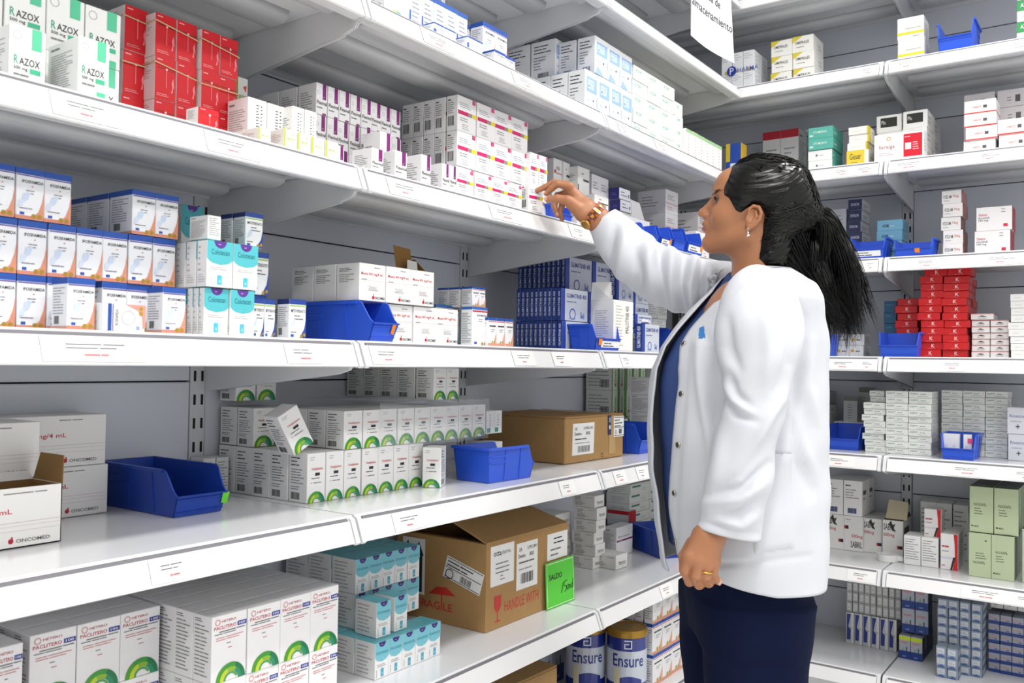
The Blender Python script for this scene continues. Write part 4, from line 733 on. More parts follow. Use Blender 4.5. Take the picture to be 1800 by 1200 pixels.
# ---------------------------------------------------------------- blue open-front bins
bin_m = mat('bin_plastic_blue', '#2a5ad8', 0.35, bump=0.06, nscale=400, coat=0.1)
bin_dk = mat('bin_plastic_deep_blue', '#1a42a8', 0.38, bump=0.06, nscale=400)
orange_m = mat('sticker_orange', '#f08a1e', 0.6); green_st = mat('sticker_green', '#6fdc3c', 0.6); red_st = mat('sticker_red', '#e0422e', 0.6); pink_st = mat('sticker_pink', '#f0508c', 0.6)
def bin_(unit, s, q, z, wd, l, h, label, m=None, rot=0.0, card=None, sticker=None, group='blue open-front storage bins', tp=.007):
    """local: x across, front lip at y=0, back wall at y=l; s,q give the front lip's centre"""
    m = m or bin_m; t = .0028; b = MB(); W2 = wd/2
    X = lambda sg, zz, inn=0: sg*(W2 - tp*(1-zz/h) - inn*t)
    prof = [(.055*l, 0), (l-.008, 0), (l, h), (.17*l, h), (.13*l, .96*h), (.045*l, .56*h), (0, .44*h)]
    n = len(prof)
    for sg in (-1, 1):
        v = [(X(sg, zz), y, zz) for y, zz in prof] + [(X(sg, zz, 1), y, max(zz, t)) for y, zz in prof]
        f = [tuple(range(n)), tuple(range(2*n-1, n-1, -1))] + [(i, (i+1) % n, n+(i+1) % n, n+i) for i in range(n)]
        b.mesh(v, f if sg > 0 else [x[::-1] for x in f], m)
        # rim flange and outer ribs
        b.box(min(X(sg, h), X(sg, h)+sg*.004), max(X(sg, h), X(sg, h)+sg*.004), .17*l, l, h-.006, h, m)
        for yy in (.30*l, .62*l):
            b.mesh([(X(sg, zz)+sg*e, yy+dy, zz) for zz in (.04*h, h-.006) for e in (0, .0018) for dy in (0, .004)], [(0, 1, 5, 4), (2, 6, 7, 3), (0, 4, 6, 2), (1, 3, 7, 5), (0, 2, 3, 1), (4, 5, 7, 6)], m)
        for zz in (.55*h, .72*h):
            b.box(min(X(sg, zz), X(sg, zz)+sg*.0022), max(X(sg, zz), X(sg, zz)+sg*.0022), .62*l, .95*l, zz, zz+.003, m)
    a = X(1, 0); a2 = X(1, h)
    b.box(-a, a, .06*l, l-.008, 0, t, m)
    def wall(y0, z0, y1, z1, th):
        x0, x1 = X(1, z0), X(1, z1)
        b.mesh([(-x0, y0, z0), (x0, y0, z0), (x1, y1, z1), (-x1, y1, z1), (-x0, y0+th, z0), (x0, y0+th, z0), (x1, y1+th, z1), (-x1, y1+th, z1)],
               [(0, 1, 2, 3), (7, 6, 5, 4), (0, 4, 5, 1), (3, 2, 6, 7), (0, 3, 7, 4), (1, 5, 6, 2)], m)
    wall(.055*l, 0, 0, .44*h, t); wall(l-.008-t, 0, l-t, h, t)
    b.box(-X(1, h)-.004, X(1, h)+.004, l-.002, l+.004, h-.006, h, m)
    wall(-.002, .42*h, -.004, .46*h, t*1.6)              # lip
    k = lambda zz: .055*l*(1-zz/(.44*h))
    for zz in (.08*h, .36*h): wall(k(zz)-.002, zz, k(zz+.02*h)-.002, zz+.02*h, .002)
    c = W(unit, s, q, z); o = b.build('storage_bin', None, c, ROT[unit]+rot)
    tag(o, uniq(label), 'storage bin', group)
    fp = lambda u, zz, e=.0012: Vector((u*wd, k(zz)-e, zz))
    if card:
        cb = MB(); u0, u1 = (card if isinstance(card, tuple) else (-.3, .3)); z0, z1 = .1*h, .36*h
        P = [fp(u0, z0), fp(u1, z0), fp(u1, z1), fp(u0, z1)]; cb.poly(P, paper_m)
        f = Face(cb, P[0], (1, 0, 0), (P[3]-P[0]).normalized(), (u1-u0)*wd, (P[3]-P[0]).length, Vector((0, -1, -.1)).normalized())
        f.draw([('l', .15, .55, .75, .8, 1, '#77787d'), ('l', .1, .15, .9, .4, 1, '#44454a')], random.Random(3)); cb.build('label_card', o)
    if sticker:
        u, mm = sticker; cb = MB(); P = [fp(u-.06, .2*h, .0025), fp(u+.06, .17*h, .0025), fp(u+.065, .44*h, .0025), fp(u-.065, .46*h, .0025)]
        cb.mesh(P + [p + Vector((0, .0004, 0)) for p in P], [(0, 1, 2, 3), (7, 6, 5, 4), (0, 4, 5, 1), (2, 6, 7, 3)], mm); cb.build('sticker', o)
    return o
def binpx(unit, shelf, x0, x1, yt, q, l, label, **kw):
    zb = ZS[shelf]+.0008; s0, s1 = S_at(unit, x0, q+.03, zb), S_at(unit, x1, q+.03, zb); h = Z_at(unit, (x0+x1)/2, yt, q+.35*l)-zb
    return bin_(unit, (s0+s1)/2, q, zb, s1-s0, l, h, label, **kw)
binpx('L', 'C', 634, 683, 534, .015, .24, 'blue bin with orange sticker beside the cream cartons', sticker=(.28, orange_m))
binpx('L', 'C', 1030, 1075, 571, .008, .088, 'blue bin with white card before the navy-spined cartons', card=(-.28, .45), sticker=(-.33, orange_m))
binpx('L', 'C', 1168, 1200, 578, .09, .12, 'blue bin half hidden by the coat front', m=bin_dk)
bin_('L', -.178, .203, ZS['D']+.001, .112, .24, .084, 'large dark blue bin with lime sticker, standing alone', m=bin_dk, sticker=(.44, green_st))
bin_('L', .668, .102, ZS['D']+.001, .112, .178, .082, 'blue bin turned sideways beside the cardboard carton', rot=PI/2-.06)
bin_('L', 1.395, .10, ZS['D']+.001, .11, .16, .095, 'blue bin between cardboard carton and coat')
bin_('L', 1.6065, .094, ZS['E']+.001, .13, .20, .09, 'dark blue bin with red label behind the coat hem', m=bin_dk, rot=-.55, sticker=(.0, red_st))
for (x0, x1, yt), lab, kw in (((1118, 1143, 396), 'above the sleeve', {}), ((1146, 1167, 401), 'with orange dot, second from the sleeve', dict(card=(-.4, .4), sticker=(.3, orange_m))), ((1169, 1190, 404), 'third from the sleeve', {}), ((1193, 1222, 407), 'with orange dot beside the face', dict(card=(-.4, .4), sticker=(.36, orange_m)))):
    binpx('L', 'B', x0, x1, yt, .006, .10, 'small blue bin ' + lab, **kw)
binpx('L', 'B', 962, 990, 362, .02, .09, 'small blue bin behind the reaching hand', m=bin_m)
put('fine_print', 'L', S_at('L', 1016, .04, ZS['B']), .02, ZS['B']+.001, .07, .08, .018, 'flat white carton lying under the wrist', None)
binpx('R', 'T', 1649, 1713, 42, .02, .16, 'blue bin on the top end-wall shelf')
binpx('R', 'B', 1497, 1559, 419, .02, .12, 'blue bin with white card beside the ponytail', card=(-.38, .38))
binpx('R', 'B', 1573, 1642, 421, .02, .12, 'empty blue bin with orange sticker near the shelf joint', sticker=(.12, orange_m))
binpx('R', 'C', 1547, 1618, 584, .0, .13, 'blue bin before the bright red column')
binpx('R', 'C', 1425, 1466, 588, .02, .10, 'blue bin behind the coat back with white card', card=(.1, .4))
binpx('R', 'D', 1454, 1515, 746, .10, .16, 'empty blue bin below the olive-capped cartons')
binpx('R', 'D', 1412, 1450, 746, .10, .16, 'blue bin with white card against the coat', card=(.1, .45))
o = binpx('R', 'D', 1655, 1717, 762, .02, .16, 'blue bin holding slim white cartons')
zbin = ZS['D']+.006
for x, dx, sr, nm in ((1666, 0, 0, 'first'), (1680, 0, 0, 'second'), (1701, 0, .12, 'pink-tabbed')):
    s = S_at('R', x, .07, zbin+.03)
    c = put('plain_white', 'R', s, .06, zbin, .024, .02, .072, nm + ' slim white carton standing in the blue bin', None, rot=sr)
    if nm == 'pink-tabbed':
        b = MB(); b.box(.0, .014, -.0112, -.0105, .045, .06, pink_st); b.build('sticky_tab', c)

# ---------------------------------------------------------------- brown shipping cartons
kraft = mat('kraft_board', '#b08a58', 0.8, noise=0.07, nscale=60, bump=0.05)
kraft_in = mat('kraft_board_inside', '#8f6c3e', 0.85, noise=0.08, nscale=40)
tape_m = mat('packing_tape', '#c09a5c', 0.25, coat=0.4)
def decal_part(parent, name, o, ux, uy, sw, sh, n, base, specs, seed=1, th=.0008):
    b = MB(); o, ux, uy, n = Vector(o), Vector(ux), Vector(uy), Vector(n)
    if base: 
        P = [o, o+ux*sw, o+ux*sw+uy*sh, o+uy*sh]; Q = [p+n*th for p in P]
        b.mesh(P+Q, [(3, 2, 1, 0), (4, 5, 6, 7), (0, 1, 5, 4), (1, 2, 6, 5), (2, 3, 7, 6), (3, 0, 4, 7)], base)
    f = Face(b, o+n*(th if base else 0), ux, uy, sw, sh, n); f.draw(specs, random.Random(seed)); return b.build(name, parent)
def slab(b, pts, th, m):
    """thick flap from 4 corner points"""
    P = [Vector(p) for p in pts]; n = (P[1]-P[0]).cross(P[3]-P[0]).normalized()*th; Q = [p+n for p in P]
    b.mesh(P+Q, [(3, 2, 1, 0), (4, 5, 6, 7), (0, 1, 5, 4), (1, 2, 6, 5), (2, 3, 7, 6), (3, 0, 4, 7)], m)
INKK = '#2b2b2e'
# carton with the green card (shelf E)
s0, s1 = .552, .925; q0, dp, hh = .108, .29, .212
wd = s1-s0
T = thing('cardboard_carton', 'brown cardboard carton with shipping labels, red glass print and raised lid', 'cardboard box', W('L', (s0+s1)/2, q0+dp/2, ZS['E']+.001), PI/2, 'brown shipping cartons')
b = MB(); t = .004; x, y = wd/2, dp/2
for a in ((-x, x, -y, -y+t), (-x, x, y-t, y), (-x, -x+t, -y+t, y-t), (x-t, x, -y+t, y-t)): b.box(*a, t, hh, kraft)
b.box(-x, x, -y, y, 0, t, kraft); b.build('carton_body', T)
b = MB(); slab(b, [(-x, -y, hh), (x-.004, -y, hh), (x-.05, -y+.15, hh+.055), (-x+.004, -y+.15, hh+.055)], .004, kraft); fl = b.build('front_flap', T)
b = MB(); slab(b, [(x-.034, y, hh), (-x, y, hh), (-x, .015, hh+.045), (x-.034, .015, hh+.045)], .004, kraft); b.build('rear_flap', T)
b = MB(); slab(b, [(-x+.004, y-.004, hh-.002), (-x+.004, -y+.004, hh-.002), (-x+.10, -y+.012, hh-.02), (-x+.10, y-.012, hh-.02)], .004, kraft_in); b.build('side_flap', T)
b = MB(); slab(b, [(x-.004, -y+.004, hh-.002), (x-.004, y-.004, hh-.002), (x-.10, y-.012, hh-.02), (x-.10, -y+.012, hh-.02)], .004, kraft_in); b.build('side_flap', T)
fx = (1, 0, 0); fz = (0, 0, 1); fn = (0, -1, 0)
dn = Vector((0, .15, .055)).normalized(); nn = Vector((0, -.055, .15)).normalized()
o_ = Vector((-x+.05, -y, hh)) + dn*.118 + nn*.0005
decal_part(fl, 'tape_label', o_, fx, dn, wd-.09, .042, nn, paper_m, [('l', .03, .2, .3, .8, 3, INKK), ('T', 'DALGUT', .42, .3, .68, .85, INKK), ('l', .75, .15, .98, .85, 3, INKK)], 4)
decal_part(T, 'paper_label', (-x+.018, -y, .105), fx, fz, .098, .098, fn, paper_m, [('T', 'octa', .12, .74, .42, .86, '#33343c'), ('t', 'pharma', .43, .72, .84, .86, '#5a5b66'), ('l', .2, .3, .85, .58, 3, '#8a8b90'), ('l', .4, .12, .6, .25, 2, '#8a8b90')], 5)
decal_part(T, 'paper_label', (-x+.128, -y, .075), fx, fz, .095, .118, fn, paper_m, [('T', 'OA', .1, .82, .24, .9, INKK), ('T', '3,951,891', .5, .82, .95, .9, INKK), ('T', 'Destino', .08, .68, .4, .76, INKK), ('T', '0502', .6, .68, .8, .76, INKK), ('l', .1, .56, .9, .61, 1, '#55565a'), ('l', .1, .42, .9, .46, 1, '#9a9aa0'), ('b', .2, .12, .8, .34)], 6)
decal_part(T, 'paper_label', (-x+.27, -y, .125), fx, fz, .1, .07, fn, paper_m, [('l', .3, .6, .9, .85, 2, INKK), ('l', .15, .15, .8, .45, 2, '#77787c')], 7)
red_ink = '#c8342c'
decal_part(T, 'fragile_print', (-x+.03, -y, .01), fx, fz, .2, .07, fn, None, [('p', [(.02, 1), (.17, 1), (.17, .62), (.125, .44), (.065, .44), (.02, .62)], red_ink), ('r', .085, .12, .105, .46, red_ink), ('r', .04, .08, .15, .13, red_ink), ('t', 'HANDLE WITH', .24, .34, 1.0, .72, red_ink)], 8)
lx = (0, -1, 0); ln = (-1, 0, 0)
decal_part(T, 'shipping_label', (-x, -y+.135, .118), Vector((0, -1, -.28)).normalized(), Vector((0, -.28, 1)).normalized(), .12, .055, ln, paper_m, [('r', .02, .05, .98, .08, INKK), ('r', .02, .92, .98, .95, INKK), ('l', .05, .6, .95, .85, 2, INKK), ('r', .02, .5, .98, .53, INKK), ('a', .16, .24, .09, .11, 0, 360, INKK), ('b', .45, .12, .75, .42)], 9)
decal_part(T, 'arrow_label', (-x, y-.02, .06), lx, fz, .075, .14, ln, paper_m, [('r', .08, .04, .4, .7, INKK), ('p', [(.02, .7), (.46, .7), (.24, .95)], INKK), ('r', .58, .04, .9, .7, INKK), ('p', [(.52, .7), (.96, .7), (.74, .95)], INKK)], 10)
decal_part(T, 'fragile_print', (-x, y-.07, .03), lx, fz, .13, .06, ln, None, [('p', [(.3, .62), (.5, .95), (.75, 1), (.98, .7)], red_ink), ('r', .62, .3, .65, .7, red_ink), ('T', 'FRAGILE', .02, .02, .9, .34, red_ink)], 11)
# green card standing against it
gm = mat('card_lime', '#58cf3a', 0.55)
G_ = thing('note_card', 'lime green SALDO card leaning on the cardboard carton', 'card', W('L', .874, .096, ZS['E']+.0012), PI/2)
b = MB(); gw, gh, ln_ = .142, .122, .006
slab(b, [(-gw/2, 0, 0), (gw/2, 0, 0), (gw/2, ln_, gh), (-gw/2, ln_, gh)], .0012, gm); b.build('card_sheet', G_)
gu = Vector((0, ln_, gh)).normalized(); gn = Vector((0, -gh, ln_)).normalized()
decal_part(G_, 'card_print', Vector((-gw/2, 0, 0))+gn*.0015, fx, gu, gw, gh, gn, None, [('r', .03, .03, .97, .045, '#e9f7e4'), ('r', .03, .955, .97, .97, '#e9f7e4'), ('r', .03, .03, .042, .97, '#e9f7e4'), ('r', .958, .03, .97, .97, '#e9f7e4'),
    ('T', 'SALDO', .11, .61, .56, .73, '#1c3018')], 12)
b = MB()
def stroke(pts, r=.0012):
    b.tube([Vector((-gw/2, 0, 0))+Vector(fx)*(u*gw)+gu*(v*gh)+gn*.0016 for u, v in pts], r, mat('marker_black', '#141a12', .6), 4)
stroke([(.52, .26), (.60, .48)])
stroke([(.74, .5), (.64, .49), (.62, .40), (.70, .38), (.71, .31), (.64, .27)]); stroke([(.75, .40), (.72, .34), (.75, .29), (.79, .31), (.79, .40)]); stroke([(.80, .30), (.81, .39), (.85, .37), (.86, .29)]); stroke([(.95, .5), (.93, .30), (.89, .31), (.89, .38), (.93, .40)])
b.build('handwriting', G_)

# carton on shelf D
s0, s1 = .945, 1.268; q0, dp, hh = .125, .30, .128; wd = s1-s0
T = thing('cardboard_carton', 'closed brown cardboard carton with white label on the middle shelf', 'cardboard box', W('L', (s0+s1)/2, q0+dp/2, ZS['D']+.001), PI/2-.03, 'brown shipping cartons')
x, y = wd/2, dp/2
b = MB(); b.box(-x, x, -y, y, 0, hh, kraft, .003); b.build('carton_body', T)
for sg, nm in ((-1, 'top_flap'), (1, 'top_flap')):
    b = MB(); b.box(-x+.001, x-.001, min(sg*.001, sg*(y-.001)), max(sg*.001, sg*(y-.001)), hh+.0002, hh+.004, kraft, .001); b.build(nm, T)
b = MB(); b.box(.075, .11, -y-.0016, -y-.0006, .012, hh, tape_m); b.box(.075, .11, -y-.001, y, hh+.0042, hh+.0052, tape_m); b.build('packing_tape', T)
for hx in (-.1, -.02, .05):
    b = MB(); b.box(x*-.9+abs(hx), x*-.9+abs(hx)+.012, .02+hx, .03+hx, hh+.0041, hh+.0052, kraft_in); b.build('staple', T)
decal_part(T, 'paper_label', (-x+.035, -y, .022), fx, Vector((.04, 0, 1)).normalized(), .115, .09, fn, paper_m, [('T', 'OA', .08, .78, .2, .88, INKK), ('T', '3,954,241', .48, .78, .92, .88, INKK), ('T', 'Destino', .08, .62, .4, .72, INKK), ('T', '0502', .6, .62, .8, .72, INKK), ('l', .1, .48, .9, .54, 1, '#55565a'), ('l', .1, .36, .9, .4, 1, '#9a9aa0'), ('b', .25, .08, .8, .28)], 13)
decal_part(T, 'shipping_label', (.1-.0, -y-.0018, .062), fx, fz, .06, .062, fn, paper_m, [('r', .03, .05, .97, .08, INKK), ('r', .03, .92, .97, .95, INKK), ('l', .06, .5, .95, .86, 3, INKK), ('r', .03, .44, .97, .47, INKK), ('a', .2, .24, .07, .1, 0, 360, INKK), ('b', .5, .14, .8, .38)], 14)
decal_part(T, 'seal_sticker', (.068, -y-.0018, .07), fx, fz, .016, .058, fn, mat('seal_navy', '#25346e', .4), [('r', .2, .3, .8, .5, '#d6dcea'), ('r', .2, .65, .8, .9, '#8fa0cc')], 15)
decal_part(T, 'corner_print', (.03, -y, .006), fx, fz, .012, .012, fn, None, [('r', 0, 0, .12, 1, INKK), ('r', .88, 0, 1, 1, INKK), ('r', 0, 0, 1, .12, INKK), ('r', 0, .88, 1, 1, INKK)], 16)
# carton on shelf F
T = thing('cardboard_carton', 'brown cardboard carton on the lowest shelf before the tins', 'cardboard box', W('L', .72, .26, ZS['F']+.001), PI/2-.05, 'brown shipping cartons')
b = MB(); b.box(-.16, .16, -.15, .12, 0, .172, kraft, .003); b.build('carton_body', T)
for a in ((-.159, .159, -.149, -.016), (-.159, .159, -.014, .119)):
    b = MB(); b.box(a[0], a[1], a[2], a[3], .1722, .176, kraft, .001); b.build('top_flap', T)
b = MB(); b.box(-.17+.01, .17-.01, -.04, .01, .1762, .177, tape_m); b.build('packing_tape', T)
# white-printed open carton on shelf D (foreground)
T = thing('open_carton', 'open cream carton with cherry mark and brown inside', 'cardboard box', W('L', -.558, .172+.045, ZS['D']+.001), PI/2)
x, y, hh = .1075, .045, .088; cream = mat('cardboard_oncomed', '#efeeec', .42)
b = MB(); t = .0015
for a in ((-x, x, -y, -y+t), (-x, x, y-t, y), (-x, -x+t, -y, y), (x-t, x, -y, y)): b.box(*a, 0, hh, cream)
b.box(-x, x, -y, y, 0, t, cream)
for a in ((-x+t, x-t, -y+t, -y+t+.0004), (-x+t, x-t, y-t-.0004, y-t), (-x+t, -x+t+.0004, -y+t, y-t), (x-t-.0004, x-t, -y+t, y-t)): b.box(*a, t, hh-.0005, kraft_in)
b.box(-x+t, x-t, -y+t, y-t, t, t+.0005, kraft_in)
f = Face(b, (-x, -y, 0), (1, 0, 0), (0, 0, 1), 2*x, hh, (0, -1, 0)); f.draw(KINDS['oncomed']['F'], random.Random(2)); b.build('carton_body', T)
b = MB(); slab(b, [(x, -y, hh), (x, y, hh), (x+.006, y-.01, hh+.042), (x+.006, -y+.01, hh+.042)], .0012, kraft_in); b.build('side_flap', T)
b = MB(); slab(b, [(x, y, hh), (-x, y, hh), (-x+.01, y+.02, hh+.034), (x-.012, y+.02, hh+.034)], .0012, cream); b.build('rear_flap', T)

# flaps of opened medicine cartons
def flap_carton(kn, unit, s, q, z, w_, d_, h_, label, flaps, rot=0.0, inside='#a0773f', group=None):
    K = KINDS[kn]; T = thing('open_medicine_carton', uniq(label), 'medicine box', W(unit, s, q+d_/2, z), ROT[unit]+rot, group)
    o = link('carton_body', carton_mesh(kn, w_, d_, h_), T); x, y = w_/2, d_/2
    bm_ = mat('cardboard_'+kn, K['base'], K['rough']); inn = mat('board_inside_'+inside.strip('#'), inside, .8)
    b = MB(); b.box(-x+.002, x-.002, -y+.002, y-.002, h_+.0004, h_+.0008, mat('box_inside_shade', '#4d4130', .9)); b.build('opening', T)  # dark sheet over the closed top stands in for shade inside the box
    for f in flaps:
        b = MB(); slab(b, f[1], .001, inn if f[0] == 'in' else bm_); b.build('lid_flap', T)
    return T
zt, g = MESNA_TOP
# upright brown flap of the cream carton: attached behind the last carton of the upper tier
sM = S_at('L', 741, .06, zt); wM = g['w']
flap_carton('mesna', 'L', g['s1']-g['w']*.5+.0007+g['w']*0, .06+g['d'], zt, g['w']-.001, g['d']-.001, g['h']-.002, 'opened cream carton with raised brown flaps behind upper tier',
    [('in', [(-.04, -.01, g['h']), (.012, -.012, g['h']), (.018, .004, g['h']+.062), (-.036, .006, g['h']+.066)]), ('out', [(-.028, -.03, g['h']), (.008, -.03, g['h']), (.008, -.026, g['h']+.03), (-.024, -.026, g['h']+.032)]),
     ('in', [(g['w']/2, -.04, g['h']), (g['w']/2, .03, g['h']), (g['w']/2-.012, .03, g['h']+.036), (g['w']/2-.03, -.02, g['h']+.036)])])
sI = (S_at('L', 1078, .02, ZS['C']) + S_at('L', 1112, .02, ZS['C']))/2; wI = S_at('L', 1112, .02, ZS['C'])-S_at('L', 1078, .02, ZS['C']); hI2 = Z_at('L', 1080, 527, .02)-ZS['C']
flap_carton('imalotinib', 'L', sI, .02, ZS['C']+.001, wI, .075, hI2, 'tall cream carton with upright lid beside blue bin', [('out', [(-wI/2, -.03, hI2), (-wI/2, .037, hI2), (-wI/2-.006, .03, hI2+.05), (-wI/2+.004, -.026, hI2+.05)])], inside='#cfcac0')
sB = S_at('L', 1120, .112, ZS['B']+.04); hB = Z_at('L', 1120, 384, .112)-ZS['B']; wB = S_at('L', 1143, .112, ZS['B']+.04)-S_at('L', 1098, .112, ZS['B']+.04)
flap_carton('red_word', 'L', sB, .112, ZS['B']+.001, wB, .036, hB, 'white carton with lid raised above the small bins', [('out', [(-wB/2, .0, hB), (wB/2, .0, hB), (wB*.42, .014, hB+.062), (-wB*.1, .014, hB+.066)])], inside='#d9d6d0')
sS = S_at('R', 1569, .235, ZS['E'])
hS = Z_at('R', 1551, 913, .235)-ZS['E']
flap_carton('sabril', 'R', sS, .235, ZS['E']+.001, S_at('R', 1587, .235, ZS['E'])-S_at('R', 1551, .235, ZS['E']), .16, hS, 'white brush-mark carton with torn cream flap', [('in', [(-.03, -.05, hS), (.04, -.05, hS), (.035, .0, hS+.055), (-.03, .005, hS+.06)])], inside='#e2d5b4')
# leaning green-arc carton
o = put('green_arc', 'L', 0, 0, 0, .05, .05, .086, 'white green-arc carton tipped over between the two blocks', None)
pc = at_plane(506, 752, 0, -.265); o.location = (pc.x, pc.y, ZS['D']+.1005); o.rotation_euler = (0, 0, 0)
o.matrix_world = Matrix.Translation(Vector((-.185, S_at('L', 507, .185, ZS['D']+.15), ZS['D']+.147))) @ Matrix.Rotation(PI/2-.1, 4, 'Z') @ Matrix.Rotation(math.radians(-29), 4, 'Y') @ Matrix.Translation((0, 0, -.043))
# white booklet and tape roll, bottles
b = MB(); b.box(-.035, .035, -.025, .025, 0, .006, paper_m, .001); b.box(-.03, .036, -.022, .027, .0062, .01, paper_m, .001)
tag(b.build('folded_leaflet', None, W('L', S_at('L', 1129, .07, ZS['C']+.1), .075, ZS['C']+.0905), PI/2+.3), 'folded white leaflet lying on the flat blue carton', 'leaflet')
b = MB(); tp = mat('tape_roll_white', '#ececec', .4)
N = 28; prof = [(.02, 0), (.034, 0), (.034, .022), (.02, .022)]
v = []; f = []
for i in range(N):
    a = 2*PI*i/N
    for r_, z_ in prof: v.append((r_*math.cos(a), r_*math.sin(a), z_))
for i in range(N):
    for k in range(4): f.append((i*4+k, ((i+1) % N)*4+k, ((i+1) % N)*4+(k+1) % 4, i*4+(k+1) % 4))
b.mesh(v, f, tp); b.box(.03, .05, -.004, -.002, .004, .02, tp)
tag(b.build('tape_roll', None, W('R', S_at('R', 1560, .16, ZS['E']), .16, ZS['E']+.0008)), 'white roll of tape on the lower end-wall shelf', 'tape roll')
def bottle(unit, s, q, z, r, h, label, body, capcol, labcol):
    T = thing('medicine_bottle', label, 'bottle', W(unit, s, q, z), 0)
    b = MB(); b.lathe([(r*.96, 0), (r, .003), (r, h*.66), (r*.9, h*.72), (r*.7, h*.76), (r*.7, h*.8)], 0, 0, 24, mat('bottle_'+body.strip('#'), body, .3)); b.build('bottle_body', T, smooth=False)
    b = MB(); b.lathe([(r*.84, h*.79), (r*.86, h*.8), (r*.86, h*.97), (r*.8, h)], 0, 0, 24, mat('cap_'+capcol.strip('#'), capcol, .4)); b.build('screw_cap', T)
    b = MB(); b.lathe([(r*1.004, h*.12), (r*1.006, h*.13), (r*1.006, h*.6), (r*1.004, h*.61)], 0, 0, 24, mat('bottle_label_'+labcol.strip('#'), labcol, .5)); b.build('bottle_label', T)
sb = S_at('R', 1316, .06, ZS['A']); bottle('R', sb, .07, ZS['A']+.0008, .027, .078, 'white screw-cap bottle beside the blue and yellow carton', '#e9e9e6', '#f2f2f0', '#d8dbe0')
sb = S_at('R', 1386, .12, ZS['A']); bottle('R', sb, .12, ZS['A']+.0008, .024, .068, 'white bottle with dark blue cap above the hair', '#e9e9e6', '#26348c', '#d8dbe0')
kind('blue_yellow', '#2a4da8', [('r', 0, .5, .28, 1, '#d6b82a'), ('r', .3, .0, 1, .45, '#dfe6f2'), ('p', [(.5, .1), (.9, .35), (.9, .1)], '#6f92d2')], [('r', 0, 0, 1, 1, '#d6b02a'), ('r', .2, .3, .7, .6, '#2a4da8')])
stack('blue_yellow', 'R', 'A', .04, 1275, 1302, 254, 1, 1, 'blue and yellow carton before the white bottle', dep=.06)
# blister strip on the teal cartons
b = MB(); bl = mat('blister_foil', '#cfd2d4', .3, metal=.5); b.box(-.045, .045, -.02, .02, 0, .001, bl)
for i in range(7): b.lathe([(.005, .001), (.0045, .004), (.002, .005)], -.036+.012*i, 0, 8, bl)
zt_ = Z_at('R', 1420, 226, .05)
tag(b.build('blister_strip', None, W('R', S_at('R', 1440, .1, zt_), .1, zt_+.001), .1), 'silver blister strip lying on the teal cartons', 'blister pack')

# ---------------------------------------------------------------- nutrition tins on the lowest shelf
def tin(s, q, rot, label):
    R, Hh = .06, .20
    T = thing('powder_tin', label, 'tin', W('L', s, q, ZS['F']+.0008), rot, 'blue nutrition tins')
    navy = mat('tin_navy', '#1d2f86', .25, coat=.5); silver = mat('tin_pale', '#c9cfdc', .28, coat=.5); gold = mat('tin_lid_gold', '#a8812f', .35, metal=.55)
    b = MB(); b.lathe([(R*.97, 0), (R, .004), (R, .045)], 0, 0, 48, navy); b.lathe([(R, .045), (R, .14)], 0, 0, 48, silver); b.lathe([(R, .14), (R, .176), (R*.97, .18)], 0, 0, 48, navy); b.build('tin_body', T, smooth=False)
    b = MB(); b.lathe([(R*1.02, .178), (R*1.04, .18), (R*1.04, .192), (R*1.0, .199), (R*.92, .2), (R*.9, .197), (R*.4, .197)], 0, 0, 48, gold); b.build('tin_lid', T, smooth=False)
    b = MB()
    def curved(st, a0, a1, z0, z1, m_, bold=True):
        pts, F, asp = text_mesh(st, bold); b.mesh([((R+.0006)*math.cos(a0+(a1-a0)*p[0]), (R+.0006)*math.sin(a0+(a1-a0)*p[0]), z0+(z1-z0)*p[1]) for p in pts], F, m_)
    def patch(pa, m_, r=.0004):
        b.poly([((R+r)*math.cos(a), (R+r)*math.sin(a), z) for a, z in pa], m_)
    A = math.radians
    curved('Ensure', A(-48), A(46), .094, .131, navy)
    for k in range(8): patch([(A(-40+10*k), .045), (A(-30+10*k), .045), (A(-30+10*k), .055+.012*math.sin(PI*(k+1)/8)), (A(-40+10*k), .055+.012*math.sin(PI*k/8))], navy)
    cream_ = mat('tin_glass_cream', '#d9cfae', .4)
    for k in range(3): patch([(A(-44+6*k), .03), (A(-38+6*k), .03), (A(-38+6*k), .088), (A(-44+6*k), .088)], cream_, .0007)
    wm = ink('#dfe5f4')
    for (a0, a1, z0, z1) in ((-14, 8, .1695, .1725), (5, 8, .1475, .1725), (-14, 8, .1475, .1505), (-14, -11, .1475, .163), (-14, 0, .160, .163)):
        n_ = max(1, int((a1-a0)/3))
        for q_ in range(n_): e0, e1 = a0+(a1-a0)*q_/n_, a0+(a1-a0)*(q_+1)/n_; patch([(A(e0), z0), (A(e1), z0), (A(e1), z1), (A(e0), z1)], wm, .0006)
    for k in range(5): patch([(A(-40), .082-.006*k), (A(-10-4*(k % 2)), .082-.006*k), (A(-10-4*(k % 2)), .084-.006*k), (A(-40), .084-.006*k)], ink('#7f88a8'))
    b.build('tin_print', T)['kind'] = 'stuff'
tin(S_at('L', 1102, .085, ZS['F']+.15), .085, -.97, 'gold-lidded blue nutrition tin, nearer the coat')
tin(S_at('L', 1030, .20, ZS['F']+.15), .20, -.92, 'gold-lidded blue nutrition tin, set further back')
stack('blue_base', 'L', 'F', .30, 925, 990, 1135, 3, 1, 'grey-white carton with blue foot behind tin', dep=.06)

